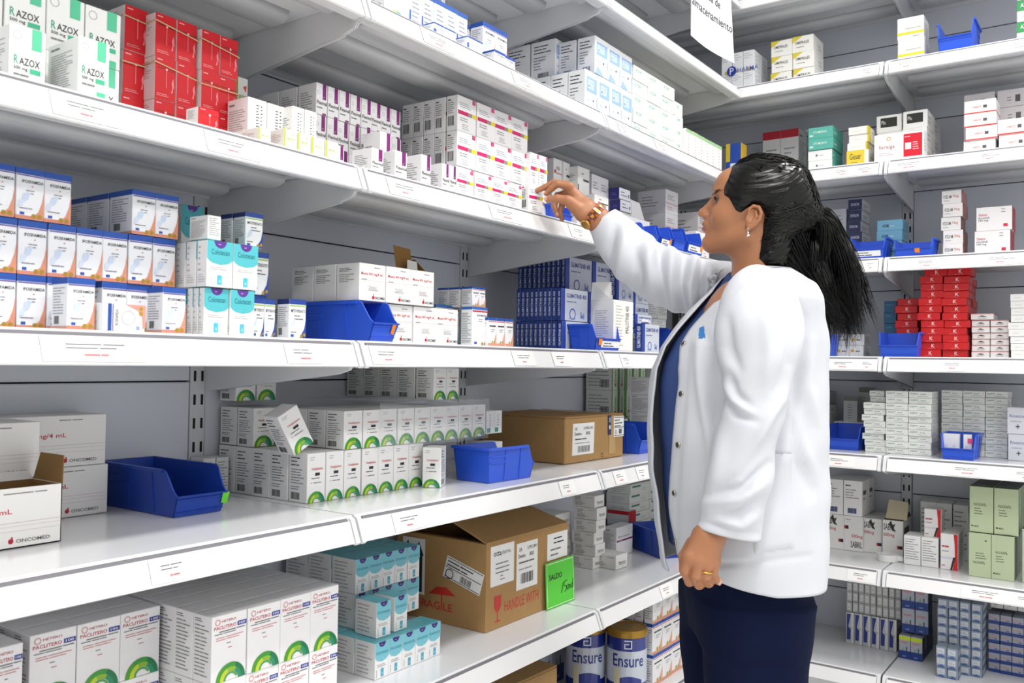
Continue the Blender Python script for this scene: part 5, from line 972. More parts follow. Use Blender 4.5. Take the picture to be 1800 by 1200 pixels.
# ---------------------------------------------------------------- hanging paper sign
sign_m = mat('sign_paper', '#eff0f4', 0.75)
sa, sb_ = 1.395, 1.715; zt_, zb_ = ZS['U']-.005, 2.185
T = thing('paper_sign', 'white paper sign with black lettering hanging from the top shelf', 'sign', (0.032, sa, zb_), PI/2)
b = MB(); N = 10; P = []
wS, hS_ = sb_-sa, zt_-zb_
curl = lambda u, v: .012*math.sin(u*PI)*(1-v) - .018*(1-v)*u
for j in range(N+1):
    for i in range(N+1): u, v = i/N, j/N; P.append((u*wS, curl(u, v), v*hS_+.012*(1-v)*(1-u)*0))
F = [(j*(N+1)+i, j*(N+1)+i+1, (j+1)*(N+1)+i+1, (j+1)*(N+1)+i) for j in range(N) for i in range(N)]
n0 = len(P); b.mesh(P + [(p[0], p[1]+.0006, p[2]) for p in P], F + [tuple(n0+i for i in f[::-1]) for f in F], sign_m); b.build('sheet', T, smooth=True)
b = MB(); km = ink('#2a2a30')
def signtext(st, u0, u1, v0, v1):
    pts, F, asp = text_mesh(st, False); b.mesh([((u0+(u1-u0)*p[0])*wS, curl(u0+(u1-u0)*p[0], v0+(v1-v0)*p[1])-.0012, (v0+(v1-v0)*p[1])*hS_) for p in pts], F, km)
signtext('almacenamiento', -.0+.015, .985, .36, .46); signtext('Área de', .28, .72, .56, .68)
b.build('lettering', T)
b = MB(); b.box(.02, .05, -.002, .008, hS_-.006, hS_+.004, sh_white); b.box(wS-.05, wS-.02, -.002, .008, hS_-.006, hS_+.004, sh_white); b.build('sign_clip', T)

# ---------------------------------------------------------------- rubber bands round the cartons
band_m = mat('rubber_band', '#d8bd92', .6)
def band(unit, s0, s1, q, dq, z, tilt, label):
    b = MB(); e = .0012
    c = [(s0-e, q-e-.004, z), (s1+e, q-e-.004, z+tilt), (s1+e, q+dq+e, z+tilt), (s0-e, q+dq+e, z)]
    o = W(unit, *c[0]); pts = [W(unit, *p)-o for p in c]
    b.tube(pts, .0011, band_m, 5, True); tag(b.build('rubber_band', None, o), label, 'rubber band', 'rubber bands')
zB = ZS['B']
for x0, x1, q, dq, zz, tl, lab in ((210, 252, .20, .06, .207, -.004, 'tan rubber band around the first red pile, high'), (210, 252, .20, .06, .13, 0.0, 'tan rubber band around the first red pile, low'), (267, 340, .17, .055, .205, -.012, 'tan rubber band across the middle red pile, high'),
    (267, 340, .17, .055, .135, -.012, 'tan rubber band across the middle red pile, low'), (348, 413, .16, .055, .197, -.012, 'tan rubber band across the end red pile, high'), (348, 413, .16, .055, .118, 0, 'tan rubber band across the end red pile, low')):
    band('L', S_at('L', x0, q, zB), S_at('L', x1, q, zB), q, dq, zB+zz, tl, lab)
# film round the green-arc cartons
film = mat('plastic_film', '#f4f8ff', .08, alpha=.16, spec=.8)
b = MB(); s0, s1 = S_at('L', 663, .15, ZS['D']+.1), S_at('L', 856, .15, ZS['D']+.1); rng = random.Random(5)
z0, z1 = ZS['D']+.094, ZS['D']+.192; N, Mm = 40, 9; P = []
for j in range(Mm+1):
    for i in range(N+1):
        u = i/N; v = j/Mm
        P.append((-(.146-.006*abs(math.sin(u*22+v*3))*rng.uniform(.3, 1)), s0+(s1-s0)*u, z0+(z1-z0)*v+rng.uniform(-.001, .003)))
F = [(j*(N+1)+i, j*(N+1)+i+1, (j+1)*(N+1)+i+1, (j+1)*(N+1)+i) for j in range(Mm) for i in range(N)]
b.mesh(P, F, film); n0 = (N+1)*Mm; Q = []
for j in range(6):
    for i in range(N+1): Q.append((-(.15+.05*j), s0+(s1-s0)*i/N, z1+.002+rng.uniform(0, .006)))
b.mesh(Q, [(j*(N+1)+i, j*(N+1)+i+1, (j+1)*(N+1)+i+1, (j+1)*(N+1)+i) for j in range(5) for i in range(N)], film)
tag(b.build('plastic_film'), 'crinkled clear plastic film around the second row of green-arc cartons', 'plastic wrap')
# logo on the film-wrapped pale cartons of the top shelf
b = MB(); s = S_at('R', 1278, .068, ZS['T']+.09); wl = S_at('R', 1335, .068, ZS['T']+.09)-s
f = Face(b, (0, 0, 0), (1, 0, 0), (0, 0, 1), wl, .05, (0, -1, 0))
f.draw([('d', .16, .5, .15, '#27399a'), ('t', 'P', .1, .25, .22, .75, '#e6e9f6'), ('T', 'HARMA', .34, .34, .98, .66, '#6a76b4')], random.Random(1))
tag(b.build('logo_band', None, W('R', s, .064, ZS['T']+.058)), 'blue round logo print across the film-wrapped cartons', 'logo')
# ================================================================ the woman
FH = Vector((-math.sin(_yaw), math.cos(_yaw), 0)); RH = Vector((math.cos(_yaw), math.sin(_yaw), 0))
WO = Vector((CAM.x, CAM.y, 0)) + RH*0.49 + FH*1.85
def wp(px, py, b=0.0):
    """picture point at depth offset b -> the figure's own frame (x across, y away, z up)"""
    d = ray(px, py); t = ((WO - CAM).dot(FH) + b)/d.dot(FH); P = CAM + d*t - WO
    return np.array([P.dot(RH), b, P.z])
def to_px(P):
    """figure frame -> picture, vectorised"""
    P = np.asarray(P); D = (np.array(WO) - np.array(CAM))[None] + P[:, :1]*np.array(RH)[None] + P[:, 1:2]*np.array(FH)[None] + P[:, 2:3]*np.array([[0, 0, 1.0]])
    z = D@np.array(FW); return 900+FPX*(D@np.array(RT))/z, 600-FPX*(D@np.array(UP))/z
person = thing('person', 'woman with black ponytail in white lab coat reaching for a carton', 'person', WO, _yaw)
skin = mat('skin', '#ad7552', 0.45, noise=0.05, nscale=25, sss=0.12, bump=0.03)
lip_m = mat('lips', '#a45a50', 0.4); nail_m = mat('nails', '#d9a58e', 0.25)
coat_m = mat('coat_cotton', '#cfd2d9', 0.75, bump=0.03, nscale=300); shirt_m = mat('shirt_blue', '#2f4a86', 0.8, bump=0.03, nscale=300); pants_m = mat('trousers_navy', '#0a1330', 0.9, noise=.08, nscale=200, spec=.15)

# ---- distance-field helpers
def smin(a, b, k): h = np.clip(.5+.5*(b-a)/k, 0, 1); return b*(1-h)+a*h-k*h*(1-h)
def smax(a, b, k): return -smin(-a, -b, k)
def sph(P, c, r): return np.sqrt(((P-np.asarray(c, np.float32))**2).sum(-1))-r
def ell(P, c, r):
    q = (P-np.asarray(c, np.float32)); r = np.asarray(r, np.float32); k0 = np.sqrt(((q/r)**2).sum(-1)); k1 = np.sqrt(((q/(r*r))**2).sum(-1)); return k0*(k0-1)/np.maximum(k1, 1e-6)
def cap(P, a, b, ra, rb):
    a = np.asarray(a, np.float32); b = np.asarray(b, np.float32); ab = b-a; t = np.clip(((P-a)@ab)/max(float(ab@ab), 1e-9), 0, 1)
    return np.sqrt(((P-a-t[..., None]*ab)**2).sum(-1))-(ra+(rb-ra)*t)
def chain(P, pts, rs, k=.004):
    d = None
    for i in range(len(pts)-1):
        e = cap(P, pts[i], pts[i+1], rs[i], rs[i+1]); d = e if d is None else smin(d, e, k)
    return d
def nets(f, lo, hi, h):
    """surface nets over a box: returns vertices and quads of the zero level of f"""
    lo = np.asarray(lo, float); n = np.ceil((np.asarray(hi)-lo)/h).astype(int)+1
    xs = [np.float32(lo[i])+np.arange(n[i], dtype=np.float32)*np.float32(h) for i in range(3)]
    V = np.empty(tuple(n), np.float32)
    for i0 in range(0, n[0], 24):
        X = np.stack(np.meshgrid(xs[0][i0:i0+24], xs[1], xs[2], indexing='ij'), -1); V[i0:i0+24] = f(X)
    I = V < 0; c = tuple(k-1 for k in n)
    cnt = np.zeros(c, np.int8); S = lambda A, dx, dy, dz: A[dx:dx+c[0], dy:dy+c[1], dz:dz+c[2]]
    for dx in (0, 1):
        for dy in (0, 1):
            for dz in (0, 1): cnt += S(I, dx, dy, dz)
    act = (cnt > 0) & (cnt < 8); ids = -np.ones(c, np.int64); A = np.argwhere(act); ids[act] = np.arange(len(A))
    acc = np.zeros((len(A), 3)); num = np.zeros(len(A))
    for ax in range(3):
        o = [k for k in range(3) if k != ax]
        for u in (0, 1):
            for v in (0, 1):
                off = np.zeros(3, int); off[o[0]] = u; off[o[1]] = v; B = A+off; E_ = B.copy(); E_[:, ax] += 1
                a = V[B[:, 0], B[:, 1], B[:, 2]]; b = V[E_[:, 0], E_[:, 1], E_[:, 2]]; m = (a < 0) != (b < 0)
                t = np.where(m, a/np.where(m, a-b, 1), 0); p = B.astype(float); p[:, ax] += t; acc[m] += p[m]; num[m] += 1
    verts = lo + h*acc/num[:, None]; Q = []
    for ax in range(3):
        o = [k for k in range(3) if k != ax]; sl0 = [slice(None)]*3; sl1 = [slice(None)]*3; sl0[ax] = slice(0, -1); sl1[ax] = slice(1, None)
        a = I[tuple(sl0)]; b = I[tuple(sl1)]; E_ = np.argwhere(a != b); E_ = E_[(E_[:, o[0]] > 0) & (E_[:, o[1]] > 0) & (E_[:, o[0]] < n[o[0]]-1) & (E_[:, o[1]] < n[o[1]]-1)]
        fl = a[E_[:, 0], E_[:, 1], E_[:, 2]]; q = []
        for du, dv in ((-1, -1), (0, -1), (0, 0), (-1, 0)):
            B = E_.copy(); B[:, o[0]] += du; B[:, o[1]] += dv; q.append(ids[B[:, 0], B[:, 1], B[:, 2]])
        q = np.stack(q, 1); flip = fl if ax != 1 else ~fl; q[~flip] = q[~flip][:, ::-1]; Q.append(q)
    Q = np.concatenate(Q); Q = Q[(Q >= 0).all(1)]
    return verts, Q
def np_mesh(name, V, Q, mats, midx=None, smooth=True):
    me = bpy.data.meshes.new(name); me.vertices.add(len(V)); me.vertices.foreach_set('co', np.asarray(V, np.float32).ravel())
    k = Q.shape[1]; me.loops.add(Q.size); me.loops.foreach_set('vertex_index', Q.ravel().astype(np.int32)); me.polygons.add(len(Q))
    me.polygons.foreach_set('loop_start', np.arange(0, Q.size, k, dtype=np.int32))
    for m in mats: me.materials.append(m)
    if midx is not None: me.polygons.foreach_set('material_index', midx.astype(np.int32))
    me.update(calc_edges=True); me.polygons.foreach_set('use_smooth', np.full(len(Q), smooth)); me.validate(); return me

# ---- head frame
PSI, TIL, HS = math.radians(17), math.radians(15), 0.985
ear_c = wp(1321, 376, -.07); HO = np.array([ear_c[0]+.020, 0.0, ear_c[2]])
_f = np.array([-math.cos(PSI), math.sin(PSI), 0]); _l = np.array([-math.sin(PSI), -math.cos(PSI), 0]); _uz = np.array([0, 0, 1.0])
HF = _f*math.cos(TIL)+_uz*math.sin(TIL); HU = _uz*math.cos(TIL)-_f*math.sin(TIL); HL = _l
HM = np.stack([HF, HL, HU])                                     # rows: forward, left, up
to_head = lambda P: ((np.asarray(P)-HO.astype(np.float32))@HM.T.astype(np.float32))/np.float32(HS)
from_head = lambda q: HO + (np.asarray(q)*HS)@HM
def skull(q):
    d = ell(q, (-.006, 0, .050), (.092, .075, .079))
    d = smin(d, ell(q, (.030, 0, .030), (.060, .064, .066)), .03)
    return d
def head_sdf(q):
    s = q*np.array([1, 1, 1], np.float32); ay = np.abs(q[..., 1]); m = np.stack([q[..., 0], ay, q[..., 2]], -1)
    d = skull(q)
    d = smin(d, ell(m, (.034, .0, -.018), (.052, .054, .062)), .02)          # mid face
    d = smin(d, cap(m, (.000, .050, -.042), (.066, .012, -.070), .016, .017), .022)   # jaw line
    d = smin(d, sph(q, (.071, 0, -.069), .0165), .018)                        # chin
    d = smin(d, ell(m, (.056, .036, -.010), (.026, .024, .026)), .018)        # cheek
    d = smin(d, ell(q, (.070, 0, .058), (.022, .05, .03)), .02)               # forehead
    d = smin(d, ell(m, (.076, .026, .036), (.013, .024, .009)), .012)         # brow
    d = smax(d, -ell(m, (.091, .033, .017), (.018, .017, .013)), .012)        # eye socket
    d = smin(d, sph(m, (.0665, .031, .017), .0135), .004)                     # eyelids over the eye
    d = smax(d, -ell(m, (.0805, .034, .0165), (.003, .010, .0016)), .0015)    # lid slit
    d = smin(d, chain(q, [(.081, 0, .032), (.091, 0, .012), (.1055, 0, -.010)], [.0075, .0085, .0095]), .010)   # nose bridge and tip
    d = smin(d, ell(m, (.094, .0115, -.0145), (.011, .008, .0075)), .006)     # nostril wing
    d = smax(d, -ell(m, (.097, .0065, -.0225), (.006, .004, .004)), .002)
    d = smin(d, ell(q, (.080, 0, -.036), (.016, .026, .017)), .012)           # mouth mound
    d = smin(d, ell(m, (.0925, .006, -.0325), (.0068, .016, .0052)), .004)    # upper lip
    d = smin(d, ell(q, (.0905, 0, -.0435), (.0070, .017, .0058)), .004)       # lower lip
    d = smax(d, -ell(q, (.0985, 0, -.0383), (.0085, .021, .0012)), .0015)     # mouth line
    d = smax(d, -ell(q, (.100, 0, -.0555), (.014, .02, .005)), .008)          # fold under the lip
    # ears
    m = np.stack([(m[..., 0]+.003)/.86-.004, (m[..., 1]-.0735)/.9+.0735, (m[..., 2]+.006)/.84], -1)
    e = ell(m, (-.008, .0735, -.002), (.017, .006, .028))
    hel = [(.004, .076, .004), (.006, .079, .018), (-.002, .081, .027), (-.015, .083, .026), (-.024, .083, .014), (-.024, .081, -.002), (-.017, .078, -.016), (-.006, .0755, -.027)]
    e = smax(e, -ell(m, (-.006, .083, .004), (.012, .007, .017)), .004)
    e = smin(e, chain(m, hel, [.0035, .0035, .0038, .004, .004, .004, .0045, .0058], .002), .003)
    e = smin(e, chain(m, [(-.010, .079, .016), (-.015, .080, .004), (-.011, .078, -.010), (-.002, .0765, -.014)], [.003, .0032, .003, .003], .002), .003)
    e = smin(e, ell(m, (.004, .0755, -.006), (.0045, .004, .007)), .003)      # tragus
    e = e*np.float32(.85)
    d = smin(d, e, .004)
    return d*np.float32(HS)
neck_lo = wp(1338, 505, 0.0)
def head_neck(P):
    q = to_head(P); d = head_sdf(q)
    n = cap(P, from_head((-.024, 0, -.035)), neck_lo, .056, .059)
    d = smin(d, n, .025)
    c = cap(P, neck_lo, wp(1300, 548, .0), .05, .042)
    return smin(d, c, .03)
hv, hq = nets(head_neck, HO+np.array([-.17, -.16, -.22]), HO+np.array([.19, .16, .17]), .0021)
qh = to_head(hv.astype(np.float32)); fc = qh[hq].mean(1)
lips = (fc[:, 0] > .080) & (np.abs(fc[:, 1]) < .021*(1-np.clip((.097-fc[:, 0])/.03, 0, 1)*.15)) & (fc[:, 2] < -.0285) & (fc[:, 2] > -.0485) & (fc[:, 0] > .0865-.0*fc[:, 1])
BV, BQ, BM = [hv], [hq], [lips.astype(int)]
def add_piece(v, q, m=None):
    base = sum(len(x) for x in BV); BV.append(v); BQ.append(q+base); BM.append(np.zeros(len(q), int) if m is None else m)

# ---- hands
def hand_piece(palm, fingers, forearm, pad=.03, h=.0016, fs=1.0):
    def f(P):
        d = None
        for pts, rs in fingers: e = chain(P, pts, [r*fs for r in rs], .003); d = e if d is None else smin(d, e, .0012)
        d = smin(palm(P), d, .007)
        return smin(d, chain(P, forearm[0], forearm[1], .02), .016)
    A = np.array([p for pts, _ in fingers for p in pts]+list(forearm[0])); v, q = nets(f, A.min(0)-pad, A.max(0)+pad, h); add_piece(v, q); return f
# reaching hand
RW = wp(1031, 369, .236); RE = wp(1085, 415, .225)
rf = lambda *l: [wp(*p) for p in l]
def rpalm(P):
    d = cap(P, wp(1026, 364, .238), wp(1001, 330, .238), .021, .0115)
    d = smin(d, cap(P, wp(1027, 367, .250), wp(1001, 338, .262), .018, .012), .012)
    d = smin(d, cap(P, wp(1022, 372, .262), wp(1004, 350, .272), .015, .0105), .012)
    return smin(d, cap(P, wp(1022, 376, .222), wp(1003, 356, .214), .017, .0135), .012)
RF = [(rf((1001, 327, .232), (980, 323, .236), (970, 331, .241), (960, 340, .246)), [.0098, .0085, .0075, .0062]),
      (rf((1000, 326, .250), (974, 321, .257), (958, 329, .259), (943, 335, .260)), [.0100, .0086, .0075, .006]),
      (rf((1001, 338, .266), (980, 344, .270), (974, 361, .262), (979, 378, .252)), [.0096, .0082, .0072, .006]),
      (rf((1004, 350, .276), (988, 359, .276), (984, 374, .266), (988, 386, .256)), [.0088, .0072, .0064, .0054]),
      (rf((1014, 366, .216), (997, 352, .208), (980, 349, .212), (962, 350, .224)), [.0135, .0112, .0095, .0072])]
hand_piece(rpalm, RF, ([RW, wp(1048, 384, .235), RE], [.0235, .027, .032]))
# hanging hand, seen from its back
lb = -.225
def lpalm(P):
    d = cap(P, wp(1236, 945, lb), wp(1213, 978, lb-.012), .022, .0135)
    d = smin(d, cap(P, wp(1241, 946, lb-.002), wp(1229, 985, lb-.014), .021, .0135), .012)
    d = smin(d, cap(P, wp(1247, 946, lb), wp(1244, 988, lb-.010), .020, .0125), .012)
    return smin(d, cap(P, wp(1252, 948, lb+.006), wp(1255, 984, lb), .018, .0115), .012)
LF = [(rf((1211, 978, lb-.012), (1204, 1002, lb-.008), (1212, 1022, lb+.012), (1222, 1022, lb+.026)), [.0125, .0108, .0095, .008]),
      (rf((1228, 986, lb-.016), (1223, 1011, lb-.014), (1229, 1027, lb+.006), (1238, 1024, lb+.022)), [.0128, .011, .0098, .008]),
      (rf((1243, 989, lb-.012), (1240, 1012, lb-.012), (1246, 1024, lb+.006), (1252, 1019, lb+.022)), [.0122, .0106, .0094, .008]),
      (rf((1256, 986, lb-.002), (1253, 1006, lb-.006), (1257, 1017, lb+.002), (1261, 1021, lb+.008)), [.0112, .0095, .0085, .0072]),
      (rf((1218, 955, lb+.014), (1203, 978, lb+.024), (1203, 998, lb+.03), (1208, 1014, lb+.03)), [.0145, .012, .010, .008])]
hand_piece(lpalm, LF, ([wp(1248, 944, lb), wp(1270, 905, lb+.005), wp(1282, 870, lb+.005)], [.0235, .0255, .030]), fs=.93)
# ---- covered body: trunk, arms, legs (one coarse pass)
SH_L, SH_R = wp(1346, 552, -.135), wp(1285, 515, .155)
def trunk(P):
    d = ell(P, (wp(1306, 645)), (.105, .14, .19)); d = smin(d, ell(P, wp(1310, 830), (.115, .145, .20)), .06); d = smin(d, ell(P, wp(1315, 985), (.105, .155, .15)), .06)
    d = smin(d, cap(P, SH_L+np.array([.01, .02, -.02]), SH_R+np.array([.01, -.02, -.02]), .04, .04), .03); d = smin(d, cap(P, neck_lo+np.array([0.005, 0, .0]), wp(1315, 600), .042, .06), .03)
    d = smin(d, chain(P, [SH_L, wp(1320, 770, -.222), wp(1278, 870, lb+.005)], [.045, .036, .028]), .03)
    d = smin(d, chain(P, [SH_R, wp(1170, 490, .20), wp(1072, 404, .23)], [.045, .037, .029]), .03)
    for sg in (-1, 1):
        hx = wp(1312, 1010); d = smin(d, chain(P, [np.array([hx[0], sg*.085, .86]), np.array([hx[0]-.005, sg*.085, .46]), np.array([hx[0], sg*.088, .08]), np.array([hx[0]-.12, sg*.095, .035])], [.082, .055, .036, .03]), .03)
    return d
v, q = nets(trunk, (-.42, -.32, -.0), (.24, .34, 1.45), .011); add_piece(v, q)
bv, bq, bm = np.concatenate(BV), np.concatenate(BQ), np.concatenate(BM)
body = link('body', np_mesh('body', bv, bq, [skin, lip_m], bm), person)
# eyes, brows, lashes
white_m = mat('eye_white', '#b5a69a', .3, coat=.3); iris_m = mat('eye_iris', '#2a1a10', .15, coat=.6); hair_m = None
for sg in (-1, 1):
    b = MB(); c = np.array([.0675, sg*.031, .017]); N = 20; v = []; f = []
    for i in range(N+1):
        th = PI*i/N
        for j in range(N): ph = 2*PI*j/N; v.append(tuple(from_head(c+.0138*np.array([math.cos(th), math.sin(th)*math.cos(ph), math.sin(th)*math.sin(ph)]))))
    for i in range(N):
        for j in range(N): f.append((i*N+j, i*N+(j+1) % N, (i+1)*N+(j+1) % N, (i+1)*N+j))
    b.mesh(v, [x for k, x in enumerate(f) if k >= 6*N], white_m); b.mesh(v, f[:6*N], iris_m); b.build('eyeball', body, smooth=True)
hair_m = bpy.data.materials.new('hair_black'); hair_m.use_nodes = True; nt = hair_m.node_tree; pb = nt.nodes['Principled BSDF']
pb.inputs['Base Color'].default_value = (.0018, .0016, .0016, 1); pb.inputs['Roughness'].default_value = .23; pb.inputs['Specular IOR Level'].default_value = .33
def surf_project(P, f, it=5, e=.0008):
    P = np.asarray(P, np.float32)
    for _ in range(it):
        d = f(P); g = np.stack([f(P+np.eye(3, dtype=np.float32)[k]*e)-f(P-np.eye(3, dtype=np.float32)[k]*e) for k in range(3)], -1)/(2*e)
        P = P - (d/np.maximum((g**2).sum(-1), .05))[..., None]*g
    return P, g/np.maximum(np.linalg.norm(g, axis=-1, keepdims=True), 1e-6)
def strands(name, paths, radii, m, parent, n=4):
    """paths (S,K,3), radii (S,K): many thin tubes joined as one strand mass"""
    S, K, _ = paths.shape; T = np.gradient(paths, axis=1); T /= np.maximum(np.linalg.norm(T, axis=-1, keepdims=True), 1e-9)
    A = np.cross(T, np.array([.3, .5, .81])); A /= np.maximum(np.linalg.norm(A, axis=-1, keepdims=True), 1e-9); B = np.cross(T, A)
    ring = np.stack([paths+radii[..., None]*(A*math.cos(2*PI*k/n)+B*math.sin(2*PI*k/n)) for k in range(n)], 2)      # S,K,n,3
    idx = np.arange(S*K*n).reshape(S, K, n); a = idx[:, :-1]; c = idx[:, 1:]
    Q = np.stack([a, np.roll(a, -1, 2), np.roll(c, -1, 2), c], -1).reshape(-1, 4)
    return link(name, np_mesh(name, ring.reshape(-1, 3), Q, [m]), parent)
rs_ = np.random.RandomState(3)
headf = lambda q: head_sdf(q)/np.float32(HS)
for sg in (-1, 1):
    S = 22; t = rs_.rand(S); base = np.stack([.083-.012*t-.010*t**2, sg*(.014+.038*t), .0375+.006*np.sin(t*2.6)-.003*t+rs_.uniform(-.0013, .0013, S)], -1)
    pth = np.stack([base+np.array([-.002, sg*.0045, .0012])*k for k in np.linspace(-1, 1, 5)], 1)
    pp, g = surf_project(pth, headf); pp = from_head(pp+g*.0012); strands('eyebrow', pp, np.full((S, 5), .00038)*np.array([.6, 1, 1, .8, .3]), hair_m, body, 3)
    S = 26; t = np.linspace(0, 1, S); root = np.stack([.0815-.006*t**2-.002, sg*(.022+.022*t), .0185+.0015*np.sin(t*3)], -1)
    pth = np.stack([root+np.array([.008, sg*.002, .001])*k+np.array([0, 0, .004])*k*k for k in np.linspace(0, 1, 4)], 1)
    strands('eyelashes', from_head(pth), np.full((S, 4), .00028)*np.array([1, 1, .7, .3]), hair_m, body, 3)

# ---- hair drawn back into the tie
inv = lambda px, py: ((1321-px)/870/math.cos(PSI), (376-py)/870)
def side(px, py):
    x, z = inv(px, py); c, s = math.cos(TIL), math.sin(TIL); return ((x*c+z*s)/HS, (-x*s+z*c)/HS)
HL_PX = [(1303, 262), (1288, 282), (1279, 298), (1272, 322), (1274, 339), (1283, 346), (1288, 356), (1293, 369), (1304, 375), (1313, 368), (1326, 360), (1338, 364), (1344, 376), (1341, 398), (1338, 416), (1334, 436), (1329, 456), (1345, 472), (1375, 470), (1470, 440), (1480, 240), (1300, 230)]
HPOLY = np.array([side(*p) for p in HL_PX])
def poly_sd(X, Z, poly):
    """signed distance in the side view, positive inside"""
    d = np.full(X.shape, 9.0); ins = np.zeros(X.shape, bool); n = len(poly)
    for i in range(n):
        a, b = poly[i], poly[(i+1) % n]; ex, ez = b-a; t = np.clip(((X-a[0])*ex+(Z-a[1])*ez)/(ex*ex+ez*ez+1e-12), 0, 1)
        d = np.minimum(d, np.hypot(X-a[0]-t*ex, Z-a[1]-t*ez)); c = ((a[1] > Z) != (b[1] > Z)); xi = a[0]+(Z-a[1])*(ex)/(ez if abs(ez) > 1e-9 else 1e-9); ins ^= c & (X < xi)
    return np.where(ins, d, -d)
TIE = np.array([-.114, 0.0, .034])
def hair_vol(q):
    d = skull(q)
    n = cap(q, (-.030, 0, -.035), (-.055, 0, -.095), .058, .052); d = smin(d, n, .03)
    d = smin(d, cap(q, (-.055, 0, .05), TIE, .060, .013), .05)
    return d
def hair_sdf(q):
    d = hair_vol(q); X, Z = q[..., 0], q[..., 2]
    # front hairline lies further forward on the midline than at the temples
    ay = np.abs(q[..., 1]); Xs = X + .012*np.clip(1-ay/.05, 0, 1)*np.clip((Z-.03)/.05, 0, 1)*-1
    s = poly_sd(Xs, Z, HPOLY); off = -.002 + .0125*np.clip(s/.03, 0, 1)**.7
    wav = .0012*np.sin((q[..., 2]*1.0+ay*.9+X*.35)*420)*np.clip(s/.02, 0, 1)
    return smax(d-off+wav*.6, -(s+.001), .004)
v, q = nets(lambda P: hair_sdf(to_head(P))*np.float32(HS), HO+np.array([-.14, -.14, -.13]), HO+np.array([.19, .14, .18]), .0026)
hair = link('hair', np_mesh('hair', v, q, [hair_m]), person)
# combed strands over the drawn-back hair
S, K = 2800, 16
hl = np.array([side(*p) for p in HL_PX[:17]]); seg = np.linalg.norm(np.diff(hl, axis=0), axis=1); cs = np.r_[0, np.cumsum(seg)]/seg.sum()
t = rs_.rand(S); hx = np.interp(t, cs, hl[:, 0]); hz = np.interp(t, cs, hl[:, 1]); dep = rs_.rand(S)**1.3*.6
st = np.stack([hx-.004, np.where(rs_.rand(S) < .72, 1, -1)*(.03+.045*np.clip(t*2.2, 0, 1)+rs_.uniform(-.028, .01, S)), hz], -1); st[:, 1] *= np.clip(.25+t*4, .25, 1)
st = st*(1-dep[:, None])+TIE*dep[:, None]
u = np.linspace(0, 1, K)[None, :, None]; end = TIE+np.stack([rs_.uniform(-.004, .01, S), rs_.uniform(-.012, .012, S), rs_.uniform(-.012, .012, S)], -1)
path = st[:, None]*(1-u)+end[:, None]*u; path[..., 2] += (np.sin(u[..., 0]*PI)*(.012+.0*path[..., 2])); path += np.sin(u*PI)*rs_.normal(0, .0035, (S, 1, 3))
hf = lambda q_: hair_sdf(np.asarray(q_, np.float32))
pp, g = surf_project(path, hf, 6); pp = pp+g*(rs_.uniform(-.0004, .0030, (S, 1, 1)))
ok_ = (poly_sd(pp[:, 1:, 0], pp[:, 1:, 2], HPOLY) > .001).all(1); S = int(ok_.sum()); pp = pp[ok_]
strands('hair_strands', from_head(pp), np.broadcast_to(rs_.uniform(.0005, .0012, (S, 1))*np.array([.25]+[1]*(K-2)+[.7])[None], (S, K)), hair_m, hair)
# ponytail
TP = from_head(TIE)
def bez(P0, P1, P2, P3, u): return P0*(1-u)**3+3*P1*u*(1-u)**2+3*P2*u*u*(1-u)+P3*u**3
S, K, NC = 1700, 24, 46; u = np.linspace(0, 1, K)[None, :, None]
tips = [(1533, 570), (1510, 598), (1494, 604), (1472, 594), (1450, 588), (1497, 572), (1518, 582), (1440, 562), (1425, 535)]; wts = np.array([.08, .13, .16, .15, .13, .14, .10, .08, .03]); wts /= wts.sum()
pick = rs_.choice(len(tips), NC, p=wts); ctip = np.array([wp(x, y, .02) for x, y in tips])[pick]+rs_.normal(0, .006, (NC, 3))*np.array([1, 3.2, 1.6])
clat = np.clip((np.array([t[0] for t in tips])[pick]-1425)/108*.6+rs_.uniform(0, .4, NC), 0, 1); cfr = rs_.normal(0, 1, (NC, 3)); cam_ = rs_.normal(0, 1, (NC, 3)); cph = rs_.rand(NC)*6.3
cl_ = rs_.randint(0, NC, S); lat = np.clip(clat[cl_]+rs_.normal(0, .07, S), 0, 1)[:, None]; fr = cfr[cl_]+rs_.normal(0, .35, (S, 3))
root = TP+fr*np.array([.003, .0075, .0075])
c1 = wp(1430, 384, .0)*(1-lat)+wp(1478, 358, .0)*lat + fr*np.array([.004, .016, .005]); c2 = wp(1392, 500, .0)*(1-lat)+wp(1522, 456, .0)*lat + fr*np.array([.007, .026, .010])
tp_ = ctip[cl_]+rs_.normal(0, .0045, (S, 3))*np.array([1, 1.6, 1.2]); lenf = rs_.beta(3.0, 1.0, (S, 1, 1))*.24+.78
path = bez(root[:, None], c1[:, None], c2[:, None], tp_[:, None], u*lenf)
path = path + .0010*np.sin(u*11+rs_.rand(S, 1, 1)*6)*rs_.normal(0, 1, (S, 1, 3))*u + .0075*np.sin(u*8.5+cph[cl_][:, None, None])*cam_[cl_][:, None]*np.clip(u*1.5, 0, 1)*np.array([1, 1.6, .4])
rad = rs_.uniform(.0007, .0014, (S, 1))*np.clip(1.05-np.linspace(0, 1, K)[None]**2.4, .06, 1)
pony = strands('ponytail', path, np.broadcast_to(rad, (S, K)), hair_m, person)
